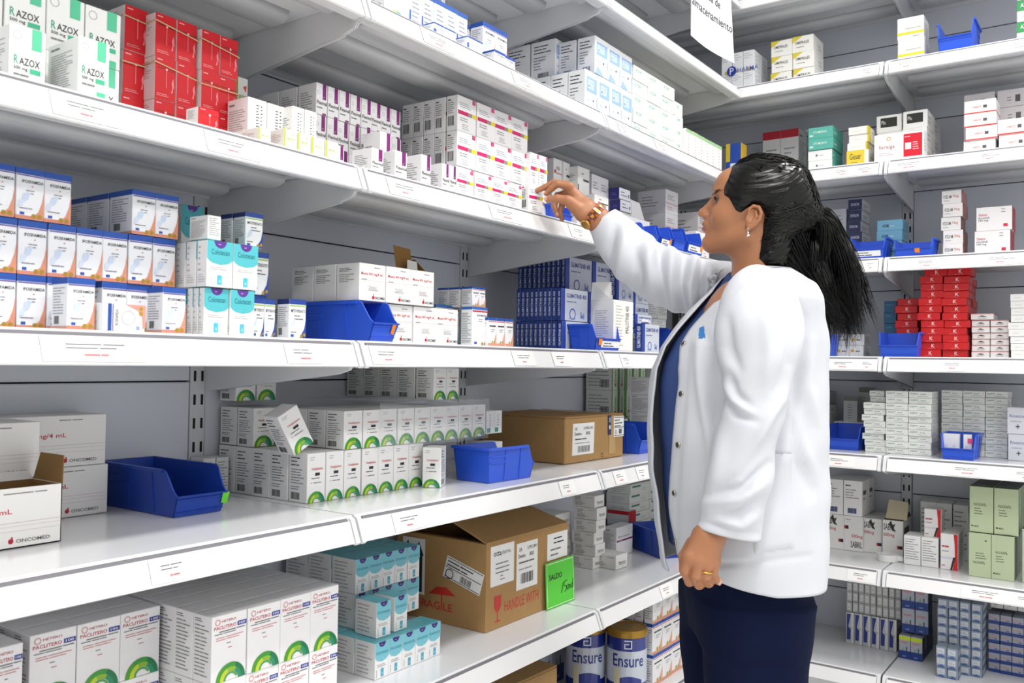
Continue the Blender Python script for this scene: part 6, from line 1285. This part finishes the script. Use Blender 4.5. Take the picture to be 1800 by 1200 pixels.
# loose hair at the nape, falling behind the collar
S = 500; lat = rs_.rand(S)[:, None]; root = wp(1338, 440, -.045)*(1-lat)+wp(1410, 395, -.035)*lat+rs_.normal(0, .008, (S, 3)); c1 = wp(1360, 462, -.05)*(1-lat)+wp(1420, 440, -.03)*lat+rs_.normal(0, .012, (S, 3)); c2 = wp(1400, 490, -.04)*(1-lat)+wp(1445, 490, -.02)*lat+rs_.normal(0, .01, (S, 3)); e_ = wp(1428, 545, -.02)*(1-lat)+wp(1480, 560, .0)*lat+rs_.normal(0, .012, (S, 3))
strands('nape_strands', bez(root[:, None], c1[:, None], c2[:, None], e_[:, None], u), np.full((S, K), .0010)*np.clip(1.1-np.linspace(0, 1, K)[None]**4, .2, 1), hair_m, pony)
def pony_core(P):
    d = chain(P, [TP, wp(1442, 376, .0), wp(1455, 425, 0), wp(1456, 490, .005), wp(1468, 540, .015)], [.006, .010, .018, .018, .006], .03)
    return smin(d, chain(P, [wp(1385, 430, 0), wp(1425, 470, 0), wp(1448, 520, .005)], [.034, .028, .012], .03), .03)
v, q = nets(pony_core, TP+np.array([-.1, -.09, -.28]), TP+np.array([.16, .09, .06]), .005); link('ponytail_core', np_mesh('ponytail_core', v, q, [hair_m]), pony)
b = MB(); tie_m = mat('hair_tie_black', '#101012', .6); ax = (wp(1440, 352)-TP); ax /= np.linalg.norm(ax); a1 = np.cross(ax, (0, 1, 0)); a1 /= np.linalg.norm(a1); a2 = np.cross(ax, a1)
b.tube([Vector(TP+ax*.006+.0185*(a1*math.cos(2*PI*k/24)+a2*math.sin(2*PI*k/24))) for k in range(24)], .0055, tie_m, 8, True); b.build('hair_tie', person, smooth=True)

# ---- clothing: lofted cloth with folds
def folds(P, Nn, lines, only_front=True):
    """push vertices along their normals by ridges (+) and creases (-) that follow lines on the cloth"""
    X, Y = to_px(P); vd = P - np.array([(CAM-WO).dot(RH), (CAM-WO).dot(FH), CAM.z]); fcg = (Nn*vd).sum(1) < 0; out = np.zeros(len(P))
    for amp, wd, pts in lines:
        d = np.full(len(P), 1e9); tt = np.zeros(len(P)); n = len(pts)-1
        for i in range(n):
            a, b = np.array(pts[i], float), np.array(pts[i+1], float); e = b-a; t = np.clip(((X-a[0])*e[0]+(Y-a[1])*e[1])/(e@e), 0, 1); dd = np.hypot(X-a[0]-t*e[0], Y-a[1]-t*e[1]); m = dd < d; d[m] = dd[m]; tt[m] = ((i+t)/n)[m]
        out += 1.55*amp*np.exp(-(d/wd)**2)*np.sin(PI*np.clip(.06+.88*tt, 0, 1))**.6
    return P + Nn*(np.where(fcg, out, 0) if only_front else out)[:, None]
def grid_normals(G, closed):
    du = np.roll(G, -1, 1)-np.roll(G, 1, 1) if closed else np.gradient(G, axis=1); dv = np.gradient(G, axis=0); n = np.cross(du, dv); return n/np.maximum(np.linalg.norm(n, axis=-1, keepdims=True), 1e-9)
def cloth(name, G, closed, m, parent, lines=(), outward=None, th=.003, wr=.0018, seed=0):
    R_, C_ = G.shape[:2]; n = grid_normals(G, closed); P = G.reshape(-1, 3).copy(); Nn = n.reshape(-1, 3); c = P.mean(0)
    if ((P-c)*Nn).sum() < 0: Nn = -Nn; flip = True
    else: flip = False
    rr = np.random.RandomState(seed); w_ = np.zeros(len(P))
    for k in range(7): kv = rr.normal(0, 1, 3)*rr.uniform(14, 46); w_ += np.sin(P@kv+rr.rand()*6)
    P = P + Nn*(w_*wr/3)[:, None]
    P = folds(P, Nn, lines)
    idx = np.arange(R_*C_).reshape(R_, C_); a = idx[:-1]; b2 = idx[1:]
    if closed: Q = np.stack([a, np.roll(a, -1, 1), np.roll(b2, -1, 1), b2], -1).reshape(-1, 4)
    else: Q = np.stack([a[:, :-1], a[:, 1:], b2[:, 1:], b2[:, :-1]], -1).reshape(-1, 4)
    if flip: Q = Q[:, ::-1]
    In = P - Nn*th; Q2 = Q[:, ::-1]+len(P); E_ = []
    def rim(row): 
        for i in range(len(row)-1): E_.append((row[i], row[i+1], row[i+1]+len(P), row[i]+len(P)))
    top, bot = list(idx[0]), list(idx[-1])
    if closed: top.append(top[0]); bot.append(bot[0])
    rim(top[::-1] if not flip else top); rim(bot if not flip else bot[::-1])
    if not closed: rim(list(idx[:, 0]) if not flip else list(idx[:, 0])[::-1]); rim(list(idx[:, -1])[::-1] if not flip else list(idx[:, -1]))
    o = link(name, np_mesh(name, np.concatenate([P, In]), np.concatenate([Q, Q2, np.array(E_)]), [m]), parent); return o, P.reshape(R_, C_, 3), Nn.reshape(R_, C_, 3)
def tube_grid(ctrl, n_u=64, n_v=70, b_scale=1.0, ends=None):
    """ctrl: (px, py, depth, radius in metres); smooth tube through them, cut square to its axis at the ends"""
    C0 = np.array([wp(c[0], c[1], c[2]) for c in ctrl]); r0 = np.array([c[3] for c in ctrl]); s = np.r_[0, np.cumsum(np.linalg.norm(np.diff(C0, axis=0), axis=1))]; s /= s[-1]
    T = np.linspace(0, 1, n_v)
    def cr(Y):
        M_ = np.gradient(Y, s, axis=0); out = []
        for t in T:
            i = min(np.searchsorted(s, t, 'right')-1, len(s)-2); h = s[i+1]-s[i]; x = (t-s[i])/h
            out.append((2*x**3-3*x*x+1)*Y[i]+(x**3-2*x*x+x)*h*M_[i]+(-2*x**3+3*x*x)*Y[i+1]+(x**3-x*x)*h*M_[i+1])
        return np.array(out)
    Cc = cr(C0); rr = cr(r0[:, None])[:, 0]; Tn = np.gradient(Cc, axis=0); Tn /= np.linalg.norm(Tn, axis=1, keepdims=True)
    A = np.cross(Tn, np.array([0, 1.0, 0])); A /= np.linalg.norm(A, axis=1, keepdims=True); B = np.cross(Tn, A); ph = np.linspace(0, 2*PI, n_u, endpoint=False)
    return Cc[:, None]+rr[:, None, None]*(A[:, None]*np.cos(ph)[None, :, None]+b_scale*B[:, None]*np.sin(ph)[None, :, None])
TH = math.radians(14)
def torso_grid(rows, rl, phi_n, phi_f, n_u, n_v, sup=2.3, full=False, flare=0.0):
    """rows: (py, front px, back px); rl(py): half width; phi_n/phi_f(py) opening angles"""
    py = np.linspace(rows[0][0], rows[-1][0], n_v); R_ = np.array(rows, float); G = []
    fdir = np.array([-math.cos(TH), -math.sin(TH), 0]); ndir = np.array([math.sin(TH), -math.cos(TH), 0])
    for y in py:
        fr, bk = np.interp(y, R_[:, 0], R_[:, 1]), np.interp(y, R_[:, 0], R_[:, 2]); pf, pb_ = wp(fr, y), wp(bk, y); c = (pf+pb_)/2; half = abs(pb_[0]-pf[0])/2; w_ = rl(y)
        rf_ = math.sqrt(max(half**2-(w_*math.sin(TH))**2, 1e-4))/math.cos(TH)
        ph = np.linspace(0, 2*PI, n_u, endpoint=False) if full else np.linspace(phi_n(y), 2*PI-phi_f(y), n_u)
        cs, sn = np.cos(ph), np.sin(ph); e = 2/sup; x = rf_*np.sign(cs)*np.abs(cs)**e; l = w_*np.sign(sn)*np.abs(sn)**e
        if flare: x = x+flare*np.clip((ph-1.62*PI)/(.3*PI), 0, 1)**2
        G.append(c[None]+x[:, None]*fdir+l[:, None]*ndir)
    return np.array(G)
ip = lambda *kv: (lambda y: float(np.interp(y, [k for k, _ in kv], [v for _, v in kv])))
# shirt
sh_rows = [(478, 1288, 1372), (500, 1275, 1392), (530, 1253, 1408), (560, 1226, 1416), (600, 1192, 1422), (640, 1172, 1426), (680, 1165, 1426), (740, 1166, 1424), (800, 1170, 1422), (870, 1174, 1420), (960, 1184, 1418)]
cloth('shirt', torso_grid(sh_rows, ip((478, .085), (500, .13), (530, .155), (600, .16), (960, .165)), None, None, 72, 60, full=True), True, shirt_m, person, wr=.001, seed=2)
# coat body
co_rows = [(474, 1292, 1382), (486, 1280, 1392), (510, 1262, 1408), (546, 1226, 1424), (582, 1194, 1432), (610, 1172, 1435), (650, 1156, 1437), (700, 1150, 1438), (760, 1149, 1438), (830, 1152, 1437), (880, 1158, 1436), (930, 1164, 1435), (985, 1172, 1432), (1006, 1178, 1428)]
near_px = ip((474, 1318), (489, 1291), (510, 1264), (546, 1238), (582, 1206), (600, 1196), (660, 1192), (700, 1191), (800, 1181), (900, 1173), (1006, 1178))
rl_c = ip((474, .075), (486, .115), (505, .160), (530, .182), (600, .188), (800, .190), (1006, .200))
def phi_near(y):
    R_ = np.array(co_rows, float); fr, bk = np.interp(y, R_[:, 0], R_[:, 1]), np.interp(y, R_[:, 0], R_[:, 2]); pf, pb_ = wp(fr, y), wp(bk, y); c = (pf+pb_)/2; half = abs(pb_[0]-pf[0])/2; w_ = rl_c(y); rf_ = math.sqrt(max(half**2-(w_*math.sin(TH))**2, 1e-4))/math.cos(TH)
    best = None
    for k in range(2, 88):
        ph = math.radians(k); e = 2/2.3; x = rf_*math.cos(ph)**e; l = w_*math.sin(ph)**e
        P = c+x*np.array([-math.cos(TH), -math.sin(TH), 0])+l*np.array([math.sin(TH), -math.cos(TH), 0]); X, Y = to_px(P[None]); dd = abs(X[0]-near_px(y))
        if best is None or dd < best[0]: best = (dd, ph)
    return best[1]
phi_cache = {}
ys = np.linspace(474, 1006, 40); pn = np.array([phi_near(y) for y in ys]); pn = np.convolve(np.pad(pn, 2, 'edge'), np.ones(5)/5, 'valid')
coat_lines = [(-.005, 6, [(1241, 585), (1247, 660), (1258, 740), (1262, 775)]), (.005, 8, [(1228, 600), (1234, 680), (1246, 760), (1250, 830)]), (-.005, 7, [(1415, 600), (1402, 680), (1392, 760)]), (.006, 10, [(1400, 720), (1412, 790), (1428, 840)]), (-.005, 8, [(1392, 740), (1402, 810), (1424, 870)]), (.005, 9, [(1426, 600), (1420, 680), (1432, 740)]), (-.004, 9, [(1340, 478), (1385, 512), (1412, 560), (1414, 620)]), (.006, 14, [(1392, 690), (1378, 780), (1368, 860)]), (-.005, 12, [(1408, 640), (1404, 720), (1420, 830)]), (.005, 14, [(1232, 600), (1244, 700), (1252, 780)]), (-.005, 12, [(1246, 600), (1258, 690), (1262, 740)]),
              (.004, 16, [(1425, 700), (1424, 850), (1415, 960)]), (-.003, 5, [(1180, 985), (1255, 992), (1320, 990), (1425, 975)]), (-.0022, 4, [(1210, 600), (1206, 700), (1196, 800), (1188, 900), (1190, 970)]), (.004, 18, [(1215, 640), (1216, 760), (1205, 880)])]
G = torso_grid(co_rows, rl_c, lambda y: float(np.interp(y, ys, pn)), ip((474, .7), (489, .42), (510, .28), (546, .16), (600, .12), (1006, .14)), 150, 130, flare=.006)
yy_ = np.linspace(474, 1006, 130); G[:, :, 2] += (np.clip((yy_-880)/126, 0, 1)**1.5)[:, None]*np.clip(1-np.linspace(0, 1, 150)/.22, 0, 1)[None]*.034
coat, CP, CN = cloth('lab_coat', G, False, coat_m, person, coat_lines, seed=4, wr=.0024, th=.0035)
# sleeves
nl = [(1346, 501, -.110, .044), (1344, 511, -.140, .062), (1338, 540, -.176, .078), (1334, 585, -.198, .081), (1332, 640, -.212, .069), (1328, 690, -.220, .058), (1316, 755, -.226, .056), (1299, 838, -.226, .058), (1279, 936, -.222, .057)]
nl_lines = [(-.006, 7, [(1282, 655), (1292, 690), (1318, 712)]), (.006, 8, [(1276, 672), (1290, 706), (1322, 728)]), (-.006, 7, [(1274, 700), (1295, 728), (1330, 740)]), (.007, 11, [(1385, 655), (1368, 710), (1330, 790), (1290, 850)]), (-.006, 9, [(1372, 720), (1345, 775), (1300, 835), (1262, 862)]), (.007, 12, [(1340, 850), (1300, 878), (1240, 885)]), (-.007, 9, [(1350, 815), (1310, 855), (1250, 872)]),
            (.005, 12, [(1268, 760), (1262, 810), (1250, 850)]), (.005, 10, [(1262, 560), (1264, 610), (1284, 660)]), (-.005, 8, [(1280, 560), (1284, 610), (1300, 650)]), (-.004, 9, [(1395, 570), (1385, 640), (1365, 690)]), (.004, 12, [(1345, 540), (1352, 620), (1345, 690)]), (.007, 11, [(1330, 905), (1300, 925), (1250, 905)]), (-.006, 10, [(1335, 880), (1290, 905), (1240, 910)]), (-.003, 4, [(1226, 915), (1275, 928), (1333, 938)]), (-.0022, 3, [(1262, 540), (1300, 508), (1345, 500), (1380, 524), (1410, 556)])]
sl, LP, LN = cloth('sleeve', tube_grid(nl, 96, 130, .82), True, coat_m, coat, nl_lines, seed=7, wr=.0036)
fl_ = [(1300, 512, .115, .045), (1284, 506, .145, .058), (1255, 505, .165, .062), (1225, 503, .178, .066), (1190, 495, .190, .068), (1150, 479, .202, .067), (1115, 454, .214, .060), (1083, 416, .226, .050), (1068, 396, .234, .041), (1061, 388, .237, .037)]
fl_lines = [(-.007, 8, [(1205, 448), (1196, 500), (1205, 545)]), (.008, 11, [(1222, 455), (1214, 505), (1218, 545)]), (-.007, 8, [(1236, 460), (1230, 510), (1232, 548)]), (.007, 11, [(1180, 438), (1178, 490), (1186, 540)]), (-.007, 9, [(1162, 428), (1160, 470), (1172, 530)]), (.006, 12, [(1140, 415), (1140, 460), (1152, 525)]), (-.006, 9, [(1118, 440), (1125, 480), (1120, 515)]), (.006, 11, [(1100, 400), (1095, 450), (1090, 490)]), (-.005, 8, [(1082, 400), (1072, 430), (1066, 455)]), (-.006, 8, [(1250, 470), (1256, 505), (1262, 535)])]
fl_lines = [(a_*1.6, w_, p_) for a_, w_, p_ in fl_lines]
cloth('sleeve', tube_grid(fl_, 84, 110), True, coat_m, coat, fl_lines, seed=9, wr=.0036)
# trousers: one surface for hips and two legs
def column(P, st):
    st = np.array(st, np.float32); z = P[..., 2]; o = np.argsort(st[:, 0]); I = lambda k: np.interp(z, st[o, 0], st[o, k]).astype(np.float32)
    rx, ry = I(3), I(4); x = np.abs(P[..., 0]-I(1))/rx; y = np.abs(P[..., 1]-I(2))/ry
    d = ((x**2.3+y**2.3)**(1/2.3)-1)*np.minimum(rx, ry); return np.maximum(d, np.maximum(st[:, 0].min()-z, z-st[:, 0].max()))
zr = lambda y: wp(1310, y)[2]
def rowx(y, fr, bk, cy, ry): a_, b_ = wp(fr, y)[0], wp(bk, y)[0]; return (zr(y), (a_+b_)/2, cy, (b_-a_)/2, ry)
hip = [rowx(950, 1200, 1418, 0, .165), rowx(1010, 1204, 1416, 0, .168), rowx(1060, 1210, 1406, 0, .172), rowx(1110, 1214, 1398, 0, .172)]
def legst(sg): k = -8 if sg > 0 else 3; return [rowx(1040, 1216+k, 1404+k, sg*.082, .088), rowx(1130, 1218+k, 1392+k, sg*.085, .086), rowx(1200, 1222+k, 1387+k, sg*.086, .084), (.30, zx_, sg*.088, .088, .078), (.03, zx_+.01, sg*.09, .085, .075)]
zx_ = wp(1305, 1200)[0]
def pants(P):
    d = column(P, hip); l = smin(column(P, legst(-1)), column(P, legst(1)), .012); w_ = sum(np.sin(P@(np.random.RandomState(k).normal(0, 1, 3).astype(np.float32)*26)+k) for k in range(5))*.0008
    return smin(d, l, .02)+w_
v, q = nets(pants, (-.17, -.2, .0), (.19, .2, .97), .006); link('trousers', np_mesh('trousers', v, q, [pants_m]), person)
for sg in (-1, 1):
    ctr = zx_
    shm = mat('shoe_black', '#17181b', .4)
    def shoe(P, ctr=ctr, sg=sg): return smax(smin(ell(P, (ctr-.05, sg*.092, .035), (.12, .044, .04)), ell(P, (ctr+.01, sg*.09, .06), (.055, .04, .05)), .03), -(P[..., 2]-.004), .003)
    v, q = nets(shoe, (ctr-.2, sg*.09-.08, -.01), (ctr+.12, sg*.09+.08, .14), .006); link('shoe', np_mesh('shoe', v, q, [shm]), person)
# snap buttons, pocket, emblem on the coat
snap_m = mat('snap_metal', '#b9b2a6', .25, metal=.9); dark_sn = mat('snap_ring_dark', '#4d4640', .4, metal=.6)
Xc, Yc_ = to_px(CP.reshape(-1, 3)); CPf, CNf = CP.reshape(-1, 3), CN.reshape(-1, 3); vis = (CNf*(CPf-np.array([(CAM-WO).dot(RH), (CAM-WO).dot(FH), CAM.z]))).sum(1) < 0
def on_coat(px, py, V_=None, N_=None, XY=None, ok=None):
    V_, N_, X, Y, ok = (CPf, CNf, Xc, Yc_, vis) if V_ is None else (V_, N_, *XY, ok); k = np.argsort(np.where(ok, np.hypot(X-px, Y-py), 1e9))[:6]; n = N_[k].mean(0); return V_[k].mean(0)+0, n/np.linalg.norm(n)
for px, py in ((1203, 604), (1198, 692), (1192, 781), (1186, 868), (1184, 954)):
    p, n = on_coat(px, py); a1 = np.cross(n, (0, 0, 1)); a1 /= np.linalg.norm(a1); a2 = np.cross(n, a1); b = MB(); v = []; pr = [(.0062, .0), (.0062, .0016), (.005, .0024), (.0042, .0016), (.003, .0022), (.0001, .0026)]
    for r_, h_ in pr: v += [tuple(p+n*(h_+.0004)+r_*(a1*math.cos(2*PI*k/16)+a2*math.sin(2*PI*k/16))) for k in range(16)]
    F_ = [(i*16+k, i*16+(k+1) % 16, (i+1)*16+(k+1) % 16, (i+1)*16+k) for i in range(5) for k in range(16)]; b.mesh(v, [f for f in F_ if f[0] < 32], snap_m); b.mesh(v, [f for f in F_ if f[0] >= 32], dark_sn); b.build('snap_button', coat, smooth=True)
def patch(name, corners, m, lift, nu=14, nv=20, extra=None):
    V_ = []
    for j in range(nv+1):
        for i in range(nu+1):
            u_, v_ = i/nu, j/nv; px = (corners[0][0]*(1-u_)+corners[1][0]*u_)*(1-v_)+(corners[3][0]*(1-u_)+corners[2][0]*u_)*v_; py = (corners[0][1]*(1-u_)+corners[1][1]*u_)*(1-v_)+(corners[3][1]*(1-u_)+corners[2][1]*u_)*v_
            p, n = on_coat(px, py); V_.append(p+n*(lift+(extra(u_, v_) if extra else 0)))
    Q = np.array([(j*(nu+1)+i, j*(nu+1)+i+1, (j+1)*(nu+1)+i+1, (j+1)*(nu+1)+i) for j in range(nv) for i in range(nu)]); V_ = np.array(V_); n0 = len(V_)
    return link(name, np_mesh(name, V_, Q, [m]), coat)
patch('pocket', [(1318, 800), (1390, 796), (1398, 965), (1322, 975)], coat_m, .005, extra=lambda u_, v_: .0016*(v_ < .12) - .006*(min(u_, 1-u_) < .02 or v_ > .97))
emb = mat('emblem_blue', '#2b77c0', .6)
patch('emblem', [(1229, 578), (1238, 573), (1240, 594), (1229, 596)], emb, .0012, 4, 6)
# watch, ring, earring, necklace
def ring_of(name, parent, c, axis, r, count, size, mats_, ref=(0, 1, 0)):
    axis = axis/np.linalg.norm(axis); a1 = np.cross(axis, ref); a1 /= np.linalg.norm(a1); a2 = np.cross(axis, a1); return axis, a1, a2
wa = wp(1060, 392, .236)-wp(1028, 366, .236); wc = wp(1043, 379, .2355); ax, a1, a2 = ring_of('', None, wc, wa, .03, 0, 0, None)
watch = thing('wristwatch', None, None); watch.parent = person
tort = [mat('watch_link_amber', '#b4551c', .2, coat=.6), mat('watch_link_brown', '#6a2c14', .2, coat=.6), mat('watch_link_gold', '#d9a04a', .25, metal=.8)]
N = 24; RWt = .0325
def wring(k): th = 2*PI*k/N; return a1*math.cos(th)+a2*math.sin(th), -a1*math.sin(th)+a2*math.cos(th)
wpx = [to_px((wc+wring(k)[0]*.034)[None]) for k in range(N)]; kb = min(range(N), key=lambda k: (wpx[k][0][0]-1031)**2+(wpx[k][1][0]-394)**2 + (400 if wring(k)[0][1] > .3 else 0))
for k in range(N):
    for j, off in enumerate((-.0075, 0, .0075)):
        if (k-kb) % N in (0, 1, N-1): continue
        rd, tg = wring(k); b = MB(); c = wc+rd*RWt+ax*off; hx, hy, hz = .0034, .0039, .002
        v = [tuple(c+ax*sx*hx+tg*sy*hy+rd*sz*hz) for sx in (-1, 1) for sy in (-1, 1) for sz in (-1, 1)]
        b.mesh(v, [(0, 1, 3, 2), (4, 6, 7, 5), (0, 4, 5, 1), (2, 3, 7, 6), (0, 2, 6, 4), (1, 5, 7, 3)], tort[2] if j == 1 and k % 2 else tort[(k+j) % 2]); b.build('watch_link', watch)
rd, tg = wring(kb)
b = MB(); gold_m = mat('watch_case_gold', '#d3a45c', .22, metal=.9); v = []
for h_, r_ in ((-.003, .0125), (.005, .013), (.0065, .011), (.0068, .0001)): v += [tuple(wc+rd*(RWt+h_)+r_*(ax*math.cos(2*PI*k/24)+tg*math.sin(2*PI*k/24))) for k in range(24)]
b.mesh(v, [(i*24+k, i*24+(k+1) % 24, (i+1)*24+(k+1) % 24, (i+1)*24+k) for i in range(3) for k in range(24)], gold_m); b.build('watch_case', watch, smooth=False)
ringm = mat('ring_gold', '#d8b25a', .2, metal=1.0)
p0, p1 = wp(1243, 989, lb-.012), wp(1240, 1012, lb-.012); ax = (p1-p0)/np.linalg.norm(p1-p0); a1 = np.cross(ax, (1, 0, 0)); a1 /= np.linalg.norm(a1); a2 = np.cross(ax, a1); c = p0*.35+p1*.65
b = MB(); b.tube([Vector(c+.0121*(a1*math.cos(2*PI*k/24)+a2*math.sin(2*PI*k/24))) for k in range(24)], .0018, ringm, 8, True); b.build('finger_ring', person, smooth=True)
silver_m = mat('earring_silver', '#e6e4e0', .15, metal=1.0)
el = from_head(np.array([-.003, .0795, -.034])); b = MB(); b.tube([Vector(el+np.array([.0016*math.cos(t_), -.002, .004*math.sin(t_)])) for t_ in np.linspace(0, 2*PI, 14, endpoint=False)], .0006, silver_m, 6, True)
for dz, r_ in ((-.0065, .0026), (-.0115, .0034)): b.lathe([(.0002, -r_), (r_*.8, -r_*.5), (r_, 0), (r_*.8, r_*.5), (.0002, r_)], el[0], el[1]-.002, 8, silver_m, el[2]+dz)
b.build('earring', person)
# fingernails
def nail(tip, prev, up, r, parent=body):
    ax = (tip-prev)/np.linalg.norm(tip-prev); up = up-ax*(up@ax); up /= np.linalg.norm(up); sd = np.cross(ax, up); b = MB(); v = []
    for i in range(5):
        for j in range(5): s_, t_ = (i/4-.5)*2, j/4; a_ = s_*.9; v.append(tuple(tip+ax*(t_*r*1.5-r*.7)+r*1.03*(up*math.cos(a_)+sd*math.sin(a_))*(1 if t_ < .8 else .93)))
    b.mesh(v, [(i*5+j, i*5+j+1, (i+1)*5+j+1, (i+1)*5+j) for i in range(4) for j in range(4)], nail_m); b.build('fingernail', parent, smooth=True)
cu_ = np.array([-.2, -1, .35])
nail(RF[0][0][3], RF[0][0][2], np.array([0, -.5, 1.0]), .0062); nail(RF[4][0][3], RF[4][0][2], cu_, .0072); nail(RF[2][0][3], RF[2][0][2], np.array([.6, -1, 0]), .006)
nail(LF[3][0][3], LF[3][0][2], np.array([.6, -1, .0]), .0072)
